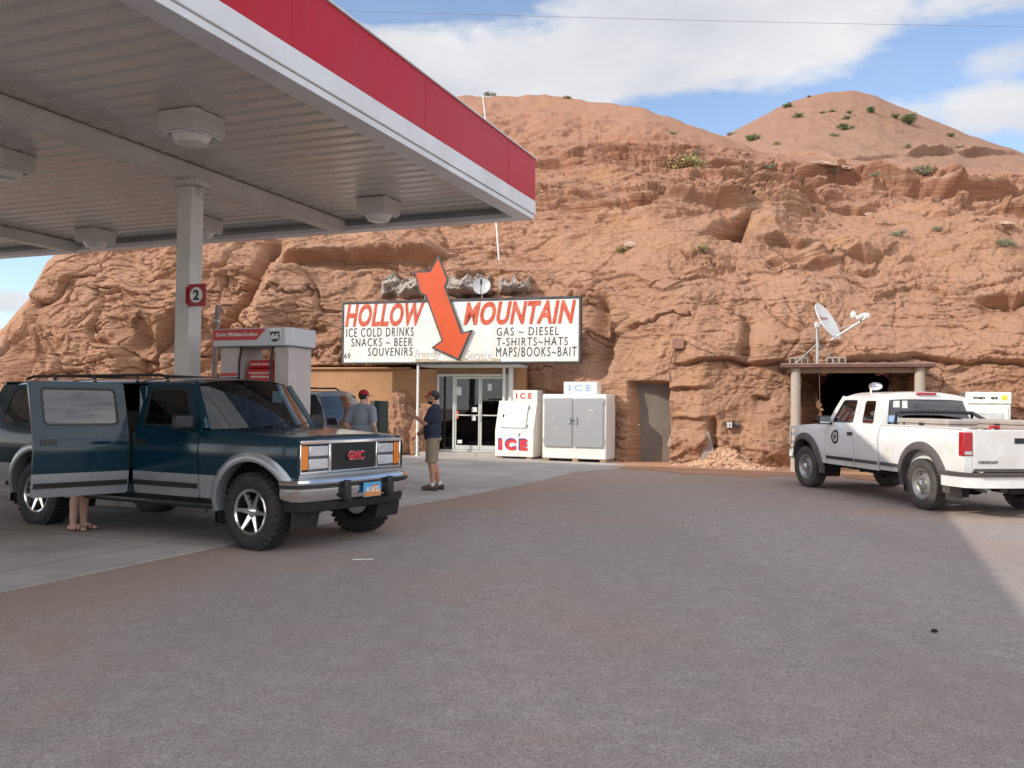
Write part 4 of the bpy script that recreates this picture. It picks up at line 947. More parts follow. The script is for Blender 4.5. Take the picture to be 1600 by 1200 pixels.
# ---------------------------------------------------------------- ice freezers
M_ICEW = mat('freezer_white', (.78, .77, .73), .35, var=.04, scale=3, dirt=((.55, .45, .36), .4, 2.2), coat=.2); M_ICED = mat('freezer_steel', (.44, .45, .46), .40, .55, var=.06, scale=90, bump=.15, bscale=220)
M_ICEB = mat('ice_blue', (.35, .50, .72), .5); M_ICER = mat('ice_red', (.62, .04, .05), .45, var=.1); M_ICEN = mat('ice_navy', (.04, .06, .25), .5); M_PALLET = mat('timber', (.34, .22, .14), .85, var=.25, scale=6, stretch=(.3, 1, 1))
FR = R_(-24); fd = Vector((math.cos(FR), math.sin(FR), 0)); fi = Vector((-math.sin(FR), math.cos(FR), 0))
q = ground(847, 720)
t = thing('ice_freezer', 'white double door ice freezer with grey doors and ICE box on top', 'ice freezer', (q.x, q.y, q.z), FR)
W_, D_, H_ = 1.80, .80, 1.80
mb = MB(); mb.bb(0, W_, 0, D_, .08, H_); bd = mb.build('cabinet', M_ICEW, t, bevel=.025, seg=3)
for x0, x1, hx, s_ in ((.075, .86, .80, 1), (.925, W_ - .075, .985, -1)):
    m1 = MB(); m1.bb(x0, x1, -.055, -.002, .40, H_ - .105); dr_ = m1.build('door', M_ICED, t, bevel=.008)
    m1 = MB(); m1.tube([(hx, -.056, 1.02), (hx, -.11, 1.03), (hx, -.11, 1.17), (hx, -.056, 1.18)], .012); m1.bb(hx - .03, hx + .03, -.066, -.0555, 1.0, 1.2); m1.build('handle', M_STEEL, dr_)
    m1 = MB()
    for z in (.5, H_ - .25): m1.bb((x0 - .03) if s_ > 0 else x1 - .005, (x0 + .005) if s_ > 0 else x1 + .03, -.05, .0, z, z + .13)
    m1.build('hinge', M_STEEL, dr_, bevel=.004)
    m1 = MB(); rr = random.Random(int(x0 * 100))
    for k in range(5): a_, b_ = rr.uniform(x0 + .2, x1 - .2), rr.uniform(.8, 1.5); m1.bb(a_, a_ + rr.uniform(.03, .10), -.0568, -.0552, b_, b_ + .012)
    m1.build('scuff', M_ICEW, dr_)
mb = MB(); mb.bb(.86, .93, -.07, -.058, 1.085, 1.115); mb.build('hasp', M_PDARK, t)
mb = MB(); mb.bb(.58, 1.52, .06, .40, H_ + .002, H_ + .33); bx = mb.build('sign_box', M_ICEW, t, bevel=.012)
mb = MB(); text_fit(mb, 'ICE', .72, 1.36, H_ + .08, H_ + .26, .055, bold=.03, spacing=1.5); mb.build('lettering', M_ICEB, bx, fixn=False)
for x_ in (.02, .85, 1.62):
    mb = MB(); mb.bb(x_, x_ + .16, .03, D_ - .03, .0, .078); mb.build('foot_block', M_PALLET, t)
q = ground(773, 716)
t = thing('slant_ice_bin', 'small white slanted ice bin with red ICE letters beside the porch posts', 'ice freezer', (q.x, q.y, q.z), FR)
W2, D2, H2, ZB = 1.17, .78, 1.62, .80
mb = MB(); mb.prism([(.0, .06), (D2, .06), (D2, H2), (.26, H2), (0.0, ZB)], 0, W2, 'YZ'); mb.build('cabinet', M_ICEW, t, bevel=.02, seg=3)
rise = Vector((0, .26, H2 - ZB)).normalized(); out = Vector((0, -rise.z, rise.y))
def slant(x, k, o): return Vector((x, 0, ZB)) + rise * k + out * o
mb = MB(); P = [slant(x, k, o) for o in (.004, .045) for x, k in ((.16, .06), (.93, .06), (.93, .78), (.16, .78))]
mb.add(P, [(0, 1, 2, 3), (7, 6, 5, 4), (0, 4, 5, 1), (1, 5, 6, 2), (2, 6, 7, 3), (3, 7, 4, 0)]); dr_ = mb.build('door', M_ICEW, t, bevel=.012)
mb = MB(); p = slant(.22, .40, .06); mb.box(p, (.03, .03, .09)); mb.build('latch', M_PDARK, dr_)
mb = MB()
for k in (.12, .66): mb.box(slant(.95, k, .025), (.035, .05, .09))
mb.build('hinge', M_STEEL, dr_)
mb = MB(); mb.bb(.40, 1.15, .30, .72, H2 + .002, H2 + .30); bx = mb.build('sign_box', M_ICEW, t, bevel=.012)
mb = MB(); text_fit(mb, 'ICE', .50, .98, H2 + .06, H2 + .22, .295, bold=.03, spacing=1.7); mb.build('lettering', M_ICER, bx, fixn=False)
mb = MB(); text_fit(mb, 'ICE', .10, .96, .24, .58, -.004, bold=.07, spacing=1.5); o = mb.build('lettering_shadow', M_ICEN, t, fixn=False)
mb = MB(); text_fit(mb, 'ICE', .13, 1.0, .235, .545, -.009, bold=.06, spacing=1.5); mb.build('lettering', M_ICER, t, fixn=False)
mb = MB(); mb.box((.74, -.01, .68), (.04, .02, .10), Euler((0, .3, 0)).to_matrix()); mb.build('drain_cap', M_STEEL, t)
for x_ in (.05, .95):
    mb = MB(); mb.bb(x_, x_ + .16, .03, D2 - .03, .0, .058); mb.build('foot_block', M_PALLET, t)

# ---------------------------------------------------------------- metal service door
M_MDOOR = mat('door_paint', (.155, .135, .11), .5, var=.06, scale=2, dirt=((.30, .22, .16), .4, 2.5)); M_PATCH = mat('primer_patch', (.45, .42, .36), .6)
p = SP0; dt = None
P0 = at(983, 600, 24.45)
t = thing('service_door', 'plain brown metal door set deep in the rock right of the ice freezers', 'door', (P0.x + .17, 24.42, .12), SRZ)
mb = MB(); mb.bb(.04, 1.02, 0, .05, .02, 2.10); mb.build('leaf', M_MDOOR, t, bevel=.004)
mb = MB(); mb.bb(-.02, .038, -.03, .10, 0, 2.16); mb.bb(1.022, 1.08, -.03, .10, 0, 2.16); mb.bb(.038, 1.022, -.03, .10, 2.102, 2.16); mb.build('frame', M_MDOOR, t, bevel=.004)
mb = MB(); mb.cyl((.11, -.002, 1.0), (.11, -.05, 1.0), .014); mb.ell((.11, -.065, 1.0), .03, 12, 8); mb.build('knob', M_CHROME, t)
mb = MB(); mb.prism([(.86, .45), (1.015, .40), (1.015, .78), (.97, .80), (.93, .68), (.90, .60)], -.004, -.0005); mb.build('patch', M_PATCH, t)
# ================================================================ vehicles
def paint(name, col, rough=.28, dust=None, metal=0.0, var=.04, coat=.6): return mat(name, col, rough, metal, var=var, scale=2.5, coat=coat, dirt=dust)
M_TEAL = paint('dark_teal_paint', (.0018, .024, .040), .12, coat=.1); M_SILVER = paint('silver_paint', (.33, .35, .37), .32, metal=.45, dust=((.24, .21, .19), .35, 3))
M_WPAINT = paint('white_body_paint', (.74, .74, .73), .3, dust=((.58, .50, .43), .75, 1.7)); M_VGREY = paint('van_grey_paint', (.15, .15, .155), .3, metal=.3)
M_GREYTRIM = mat('grey_plastic', (.085, .075, .075), .6, var=.12, dirt=((.20, .15, .12), .5, 5)); M_BTRIM = mat('black_trim', (.014, .014, .015), .45, var=.15); M_UNDER = mat('underbody', (.018, .016, .015), .85, var=.3)
M_TYRE = mat('tyre_rubber', (.022, .021, .021), .72, var=.15, scale=9, dirt=((.07, .055, .048), .5, 6)); M_TYRED = mat('dusty_tyre', (.06, .054, .05), .8, var=.15, dirt=((.16, .13, .11), .6, 5))
M_RIM = mat('polished_rim', (.72, .72, .73), .14, 1.0, var=.05); M_STRIM = mat('steel_rim', (.36, .35, .34), .42, .7, var=.12, scale=9, dirt=((.22, .18, .15), .5, 8))
M_CGLASS = glass_mat('car_glass', (.34, .40, .38), .01, .6); M_TGLASS = glass_mat('tinted_glass', (.035, .04, .045), .01, 2.4); M_LAMPG = mat('headlamp_glass', (.62, .64, .66), .12, .35, var=.25, scale=30, stretch=(1, 8, 1), coat=1); M_AMBER = mat('amber_lens', (.80, .22, .01), .2, var=.1, coat=.8); M_TAIL = mat('tail_lens', (.42, .012, .02), .2, var=.12, scale=5, coat=.8)
M_SEAT = mat('grey_seat_cloth', (.10, .095, .09), .9, var=.15, bump=.2, bscale=90); M_CABIN = mat('cabin_trim', (.055, .055, .055), .75, var=.15)
M_PLATEB = mat('plate_blue', (.10, .34, .60), .4, var=.15); M_PLATEO = mat('plate_orange', (.66, .24, .06), .4, var=.3, scale=40); M_TOOL = mat('toolbox_taupe', (.40, .35, .31), .55, var=.08, scale=3, dirt=((.32, .26, .21), .5, 4))

def arc(cx, cz, r, a0, a1, n): return [(cx + r * math.cos(R_(a0 + (a1 - a0) * k / n)), cz + r * math.sin(R_(a0 + (a1 - a0) * k / n))) for k in range(n + 1)]
def inpoly(P, x, z):
    c = False; j = len(P) - 1
    for i in range(len(P)):
        if (P[i][1] > z) != (P[j][1] > z) and x < (P[j][0] - P[i][0]) * (z - P[i][1]) / (P[j][1] - P[i][1]) + P[i][0]: c = not c
        j = i
    return c
def resamp(P, st):
    o = []
    for i, p in enumerate(P):
        q = P[(i + 1) % len(P)]; n = max(1, int(math.hypot(q[0] - p[0], q[1] - p[1]) / st))
        o += [(p[0] + (q[0] - p[0]) * k / n, p[1] + (q[1] - p[1]) * k / n) for k in range(n)]
    return o
def rnd_poly(P, r=.05, n=4):
    o = []; L_ = len(P)
    for i, p in enumerate(P):
        a = Vector(P[i - 1]) - Vector(p); b = Vector(P[(i + 1) % L_]) - Vector(p); k = min(r, a.length * .45, b.length * .45); a = Vector(p) + a.normalized() * k; b = Vector(p) + b.normalized() * k; c = Vector(p)
        for j in range(n + 1):
            t = j / n; q = a * (1 - t) ** 2 + c * 2 * t * (1 - t) + b * t * t; o.append((q.x, q.y))
    return o
def panel(mb, outline, holes, f, side, off=0.0, th=.018, st=.09, split=None, lowmat=1):
    """a sheet with the outline (x, z) laid on the body side y = side * f(x, z)"""
    rings = [resamp(outline, st)] + [resamp(h, st) for h in holes]; V = []; E = []
    for r in rings:
        b = len(V); V += [Vector(p) for p in r]; E += [(b + i, b + (i + 1) % len(r)) for i in range(len(r))]
    nb = len(V); x0 = min(v.x for v in V); x1 = max(v.x for v in V); z0 = min(v.y for v in V); z1 = max(v.y for v in V)
    B = np.array([(v.x, v.y) for v in V])
    def ok(x, z): return inpoly(rings[0], x, z) and not any(inpoly(h, x, z) for h in rings[1:])
    nx = max(2, int((x1 - x0) / st)); nz = max(2, int((z1 - z0) / st))
    for i in range(1, nx):
        for j in range(1, nz):
            x = x0 + (x1 - x0) * i / nx; z = z0 + (z1 - z0) * j / nz
            if split is not None and abs(z - split) < st * .45: z = split
            if ok(x, z) and np.hypot(B[:, 0] - x, B[:, 1] - z).min() > st * .4: V.append(Vector((x, z)))
    if split is not None and z0 < split < z1:
        b = len(V); n = int((x1 - x0) / .03)
        V += [Vector((x0 + (x1 - x0) * k / n, split)) for k in range(n + 1)]; E += [(b + k, b + k + 1) for k in range(n)]
    r = delaunay_2d_cdt(V, E, [], 0, 1e-4); vs = r[0]; tr = []
    for t in r[2]:
        c = sum((vs[i] for i in t), Vector((0, 0))) / 3
        if ok(c.x, c.y): tr.append((tuple(t), c.y))
    n = len(vs); P = []
    for o in (off, off - th): P += [(v.x, side * (f(v.x, v.y) + o), v.y) for v in vs]
    base = mb.cur; edge = {}
    for t, cz in tr:
        mb_m = lowmat if (split is not None and cz < split) else base
        for i in range(3):
            e = (t[i], t[(i + 1) % 3]); edge[e] = (t, mb_m)
    fs = []; ms = []
    for t, cz in tr:
        k = lowmat if (split is not None and cz < split) else base
        fs += [t, tuple(n + i for i in t[::-1])]; ms += [k, k]
    for e, (t, k) in edge.items():
        if (e[1], e[0]) not in edge: fs.append((e[1], e[0], n + e[0], n + e[1])); ms.append(k)
    if side < 0: fs = [q[::-1] for q in fs]
    b = len(mb.v); mb.v += [tuple(mb.x @ Vector(p)) for p in P]; mb.f += [tuple(i + b for i in q) for q in fs]; mb.m += ms
def loft(mb, curves, close=False):
    """curves: lists of points of equal length joined by quads"""
    n = len(curves[0]); vs = [p for c in curves for p in c]
    mb.add(vs, [(i * n + j, i * n + j + 1, (i + 1) * n + j + 1, (i + 1) * n + j) for i in range(len(curves) - 1) for j in range(n - 1)])
def arch_strip(mb, cx, cz, r0, r1, a0, a1, f, side, out=.045, n=22):
    """a wheel arch flare: lip turned in, flat face, blended back to the body"""
    cs = []
    for k in range(n + 1):
        a = R_(a0 + (a1 - a0) * k / n); c, s = math.cos(a), math.sin(a); row = []
        for r, o in ((r0 - .005, -.10), (r0 - .012, .0), (r0 - .006, out * .9), (r0 + .012, out), ((r0 + r1) / 2, out * .92), (r1 - .012, out * .55), (r1, .004), (r1 + .001, -.012)):
            x, z = cx + r * c, cz + r * s; row.append((x, side * (f(x, z) + o), z))
        cs.append(row)
    loft(mb, cs)
    for row in (cs[0], cs[-1]):
        b = len(mb.v); mb.v += [tuple(mb.x @ Vector(p)) for p in row]; mb.f.append(tuple(range(b, b + len(row)))); mb.m.append(mb.cur)
def liner(mb, cx, cz, r, y0, y1):
    cs = []
    for k in range(17):
        a = R_(-20 + 220 * k / 16); cs.append([(cx + r * math.cos(a), y, cz + r * math.sin(a)) for y in (y0, y1)])
    loft(mb, cs)

def make_wheel(parent, x, y, R, w, style, tyre, rim, side, turn=0.0, hub=None):
    """tyre mesh named wheel, its rim below it; axis along y, outer face towards side"""
    mb = MB(); h = w / 2; rr = R * .57
    prof = [(rr, -h * .86), (rr + .02, -h * .95), (R * .80, -h * 1.02), (R * .93, -h * .97), (R * .985, -h * .80), (R * .995, -h * .4), (R * .995, h * .4), (R * .985, h * .80), (R * .93, h * .97), (R * .80, h * 1.02), (rr + .02, h * .95), (rr, h * .86), (rr - .012, h * .6), (rr - .012, -h * .6)]
    mb.lathe(prof, 'Y', 56, closed=True)
    nb = 34 if style == 'spoke' else 42
    for k in range(nb):
        a = 2 * math.pi * k / nb
        for row, (yy, wy, ph) in enumerate(((-h * .74, h * .42, 0), (-h * .24, h * .38, .5), (h * .24, h * .38, 0), (h * .74, h * .42, .5))):
            b = a + ph * 2 * math.pi / nb; c = Vector((math.cos(b) * R * .988, yy, math.sin(b) * R * .988))
            mb.box(c, (2 * math.pi * R / nb * .62, wy, .028 if style == 'spoke' else .018), Euler((0, math.pi / 2 - b, 0)).to_matrix() @ Euler((0, 0, .25 * (1 if row % 2 else -1))).to_matrix())
    wo = mb.build('wheel', tyre, parent, ang=40); wo.location = (x, y, R - .008); wo.rotation_euler = (0, 0.35 * (x + 1), turn)
    mb = MB(); s = side; r1 = rr + .004
    if style == 'spoke':
        mb.lathe([(r1, s * h * .84), (r1 + .012, s * h * .93), (r1 + .004, s * h * .98), (r1 - .02, s * h * .90), (r1 - .028, s * h * .5), (r1 - .05, -s * h * .5), (.05, -s * h * .5)], 'Y', 48, caps=(False, True))
        for k in range(6):
            a = 2 * math.pi * k / 6 + .3; ca, sa = math.cos(a), math.sin(a); pa, pb = -sa, ca
            def pt(r, t, o): return (ca * r + pa * t, s * o, sa * r + pb * t)
            vs = [pt(.045, -.032, h * .42), pt(.045, .032, h * .42), pt(r1 - .012, .020, h * .78), pt(r1 - .012, -.020, h * .78), pt(.045, -.030, h * .72), pt(.045, .030, h * .72), pt(r1 - .012, .014, h * .93), pt(r1 - .012, -.014, h * .93)]
            mid = [pt(r1 * .6, .0, h * .9)]
            mb.add(vs, [(0, 1, 2, 3), (4, 7, 6, 5), (0, 4, 5, 1), (1, 5, 6, 2), (2, 6, 7, 3), (3, 7, 4, 0)])
        mb.lathe([(.062, s * h * .40), (.062, s * h * .74), (.045, s * h * .82), (.0, s * h * .85)], 'Y', 24)
    else:
        mb.lathe([(r1, s * h * .86), (r1 + .012, s * h * .95), (r1 - .004, s * h * .95), (r1 - .028, s * h * .62), (r1 - .06, s * h * .42), (r1 - .075, s * h * .44), (.115, s * h * .60), (.10, s * h * .62), (.085, s * h * .50), (.0, s * h * .50)], 'Y', 48, caps=(False, False))
        for k in range(8):
            a = 2 * math.pi * k / 8; mb.cyl((math.cos(a) * .10, s * h * .60, math.sin(a) * .10), (math.cos(a) * .10, s * h * .70, math.sin(a) * .10), .010, n=6)
    ro = mb.build('rim', rim, wo, ang=30)
    mb = MB()
    if style == 'spoke':
        mb.lathe([(r1 - .05, -s * h * .2), (.0, -s * h * .2)], 'Y', 32); mb.build('brake_disc', M_UNDER, wo)
    else:
        mb.lathe([(.068, s * h * .5), (.066, s * h * 1.0), (.045, s * h * 1.12), (.0, s * h * 1.14)], 'Y', 24); mb.build('hub_cap', M_CHROME, wo, ang=50)
        mb = MB()
        for k in range(6):
            a = 2 * math.pi * k / 6; mb.ell((math.cos(a) * (r1 - .052), s * h * .43, math.sin(a) * (r1 - .052)), (.020, .012, .020), 10, 6)
        mb.build('vent_hole', M_UNDER, wo)
    return wo

# -- the body side shared by the wagon and the pickup
_WZ = [.40, .50, .62, .75, .95, 1.10, 1.19, 1.26, 1.40, 1.60, 1.78, 1.9]; _WY = [.895, .930, .952, .963, .972, .965, .945, .922, .885, .825, .765, .72]
def f_body(x, z):
    w = float(np.interp(z, _WZ, _WY)); crease = .010 * math.exp(-((z - 1.03) / .035) ** 2)
    t = max(0.0, (x - .10) / .50); r = max(0.0, (-x - 4.2) / .6)
    return w + crease - .075 * t ** 2.3 - .02 * r ** 2
def zhood(x): return 1.245 - .075 * ((x + .75) / 1.33) ** 1.6 if x > -.75 else 1.245
def fender_edge(): return [(x, zhood(x)) for x in np.linspace(-.79, .555, 9)]
def ws_bottom(y): return Vector((-.47 - .30 * (abs(y) / .84) ** 2.2, y, 1.262 - .012 * (abs(y) / .84) ** 2))
def ws_top(y): return Vector((-.97 - .13 * (abs(y) / .72) ** 2.2, y, 1.815 - .045 * (abs(y) / .72) ** 2))
FD_WIN = [(-1.79, 1.275), (-1.79, 1.705), (-1.18, 1.705), (-.95, 1.275)]
def front_end(root, m_body, m_low, chrome_low=True, dark_flare=False, split=None):
    """fenders, hood, windscreen, A pillars, cowl, cabin front: common to both"""
    for s in (1, -1):
        out = fender_edge() + [(.585, 1.13), (.585, .76)] + [(.42, .74)] + arc(0, .41, .53, 38.5, 170, 18) + [(-.79, .50)]
        mb = MB(); panel(mb, out, [], f_body, s, split=split); mb.build('fender', [m_body, m_low], root, ang=30, fixn=False)
    mb = MB()
    def hood(u, v):
        y01 = 2 * v - 1
        xr = ws_bottom(y01 * .86).x + .055; x = .585 + (xr - .585) * u; y = y01 * (f_body(min(x, .57), zhood(x)) - .012)
        nose = .045 * max(0, 1 - u / .07) ** 2; edge = .022 * max(0, (abs(y01) - .93) / .07) ** 2
        crown = .030 * (1 - abs(y01) ** 3.0) + .010 * max(0, 1 - abs(abs(y01) - .55) / .06)
        return (x - .0 * nose, y, zhood(x) + crown - nose - edge)
    mb.grid(hood, 26, 30); mb.build('hood', m_body, root, ang=60)
    mb = MB(); mb.grid(lambda u, v: tuple(ws_bottom((2 * v - 1) * .86) + Vector((.08 - .13 * u, 0, -.006 - .03 * u))), 2, 14); mb.build('cowl', M_BTRIM, root, ang=60)
    mb = MB(); mb.grid(lambda u, v: tuple(ws_bottom((2 * v - 1) * .83).lerp(ws_top((2 * v - 1) * .72), u)), 10, 16); mb.build('windscreen', M_CGLASS, root, ang=80)
    for s in (1, -1):
        mb = MB(); cs = []
        for k in range(9):
            u = k / 8; a = ws_bottom(s * .825).lerp(ws_top(s * .715), u); dx = -.80 - .31 * u; dz = 1.25 + .515 * u; b = Vector((dx, s * (f_body(dx, dz) - .004), dz)); cs.append([a + Vector((.0, 0, -.0)), a.lerp(b, .35) + Vector((.028, s * .018, .016)), a.lerp(b, .75) + Vector((.012, s * .02, .008)), b, b + Vector((-.03, -s * .05, -.0)), a + Vector((-.05, -s * .03, -.03)), a])
        loft(mb, cs); mb.build('windscreen_pillar', m_body, root, ang=60)
        mb = MB(); mb.tube([ws_bottom(s * .28 - .1) + Vector((.05, 0, .02)), ws_bottom(s * .28 + .1) + Vector((-.02, 0, .035)), ws_bottom(s * .28 + .38) + Vector((-.05, 0, .06))], .009, 6); mb.build('wiper', M_BTRIM, root)
    mb = MB(); mb.bb(-.70, .52, -.56, .56, .45, 1.12); mb.bb(-.62, -.78, -.82, .82, .55, 1.15); mb.build('engine_bay', M_UNDER, root)
    for s in (1, -1): mb = MB(); liner(mb, 0, .41, .535, s * .50, s * .925); mb.build('wheel_liner', M_UNDER, root)
    mb = MB(); mb.bb(-1.08, -.70, -.80, .80, .92, 1.17); mb.ell((-.86, 0, 1.16), (.22, .80, .07), 20, 8); mb.build('dashboard', M_CABIN, root, bevel=.02)
def steering(root, y=.40):
    mb = MB(); c = Vector((-1.18, y, 1.12)); q = Euler((0, R_(-62), 0)).to_matrix(); pts = [c + q @ Vector((math.cos(a) * .19, math.sin(a) * .19, 0)) for a in np.linspace(0, 2 * math.pi, 25)]
    mb.tube(pts, .015, 6); mb.cyl(c, c + Vector((.25, 0, -.12)), .03); mb.build('steering_wheel', M_BTRIM, root)
def seat(root, x, y, w=.52, head=True):
    mb = MB(); mb.box((x, y, .82), (.52, w, .16)); so = mb.build('seat', M_SEAT, root, bevel=.04, seg=3)
    mb = MB(); mb.box((x - .30, y, 1.14), (.15, w, .60), Euler((0, R_(-12), 0)).to_matrix()); mb.build('seat_back', M_SEAT, so, bevel=.05, seg=3)
    if head:
        mb = MB(); mb.ell((x - .38, y, 1.51), (.055, .14, .10), 14, 10); mb.cyl((x - .36, y, 1.40), (x - .37, y, 1.5), .012); mb.build('headrest', M_SEAT, so)
def mirror(root, s, m):
    mb = MB(); x, y, z = -.93, s * (f_body(-.93, 1.27) + .15), 1.325
    mb.box((x, y, z), (.10, .25, .165)); o = mb.build('door_mirror', m, root, bevel=.035, seg=3)
    mb = MB(); mb.box((x - .02, y - s * .16, z - .065), (.07, .16, .045)); mb.build('mirror_arm', m, o, bevel=.015)
    mb = MB(); mb.box((x - .0515, y, z), (.004, .20, .12)); mb.build('mirror_glass', M_CHROME, o)
def side_glass(parent, win, s, m, mats_trim=M_BTRIM, name='window'):
    w = rnd_poly(win, .05); cx = sum(p[0] for p in w) / len(w); cz = sum(p[1] for p in w) / len(w)
    def sc(k): return [(p[0] + (cx - p[0]) / max(.05, abs(cx - p[0])) * min(k, abs(cx - p[0])) * (1 if abs(cx - p[0]) > .03 else 0), p[1] + (cz - p[1]) / max(.05, abs(cz - p[1])) * min(k, abs(cz - p[1])) * (1 if abs(cz - p[1]) > .03 else 0)) for p in w]
    return w
def door(root, name, out, win, s, m_body, m_low, glass, hinge=None, ang=0.0, split=.755, handle=None):
    T_ = Matrix.Identity(4)
    if hinge is not None:
        P = Vector((hinge, s * f_body(hinge, .95), 0)); T_ = Matrix.Translation(P + Vector((0, s * .03, 0))) @ Matrix.Rotation(ang, 4, 'Z') @ Matrix.Translation(-P)
    w = rnd_poly(win, .06); out = rnd_poly(out, .03, 2)
    mb = MB(); mb.x = T_; panel(mb, out, [w], f_body, s, split=split, th=.03); d = mb.build(name, [m_body, m_low], root, ang=30, fixn=False)
    cx = sum(p[0] for p in w) / len(w); cz = sum(p[1] for p in w) / len(w); k = .93
    inner = [(cx + (p[0] - cx) * (1 - .022 / max(.1, abs(win[0][0] - cx))), cz + (p[1] - cz) * (1 - .022 / .2)) for p in w]
    mb = MB(); mb.x = T_; panel(mb, w, [inner], f_body, s, off=.003, th=.012); mb.build('window_seal', M_BTRIM, d, fixn=False)
    mb = MB(); mb.x = T_; panel(mb, inner, [], f_body, s, off=-.008, th=.004, st=.12); mb.build('window', glass, d, fixn=False, ang=60)
    x0 = min(p[0] for p in out) + .015; x1 = max(p[0] for p in out) - .015
    mb = MB(); mb.x = T_; panel(mb, [(x0, .598), (x1, .598), (x1, .655), (x0, .655)], [], f_body, s, off=.014, th=.016); mb.build('moulding', M_BTRIM, d, fixn=False)
    if handle:
        mb = MB(); mb.x = T_; panel(mb, rnd_poly([(handle - .09, 1.06), (handle + .09, 1.06), (handle + .09, 1.125), (handle - .09, 1.125)], .015, 2), [], f_body, s, off=.008, th=.014); mb.build('handle', M_BTRIM, d, fixn=False)
    mb = MB(); mb.x = T_; panel(mb, [(x0 + .02, .56), (x1 - .02, .56), (x1 - .02, 1.22), (x0 + .02, 1.22)], [], lambda x, z: f_body(x, 1.0) - .06, s, th=.05, st=.3); mb.build('door_card', M_CABIN, d, fixn=False)
    return d
def plate(root, cx, y, z, face, txt):
    """licence plate facing +x (face 1) or -x (face -1)"""
    mb = MB(); mb.bb(cx, cx + face * .008, y - .155, y + .155, z - .08, z + .08); o = mb.build('licence_plate', M_PLATEB, root, bevel=.003)
    mb = MB(); pts = [(y - .15, z - .074), (y + .15, z - .074), (y + .15, z - .02), (y + .09, z - .005), (y + .075, z + .045), (y + .02, z + .06), (y - .0, z + .03), (y - .05, z - .01), (y - .15, z - .03)]
    mb.prism([(a, b) for a, b in pts], cx + face * .0085, cx + face * .010, 'YZ'); mb.build('plate_design', M_PLATEO, o)
    q = MB(); text_fit(q, txt, -.115, .115, -.032, .032, 0, bold=.005)
    mb = MB(); mb.add([(cx + face * (.0125 - v[1]), y + face * v[0], z + v[2]) for v in q.v], q.f); mb.build('plate_lettering', M_WHITE, o, fixn=False)

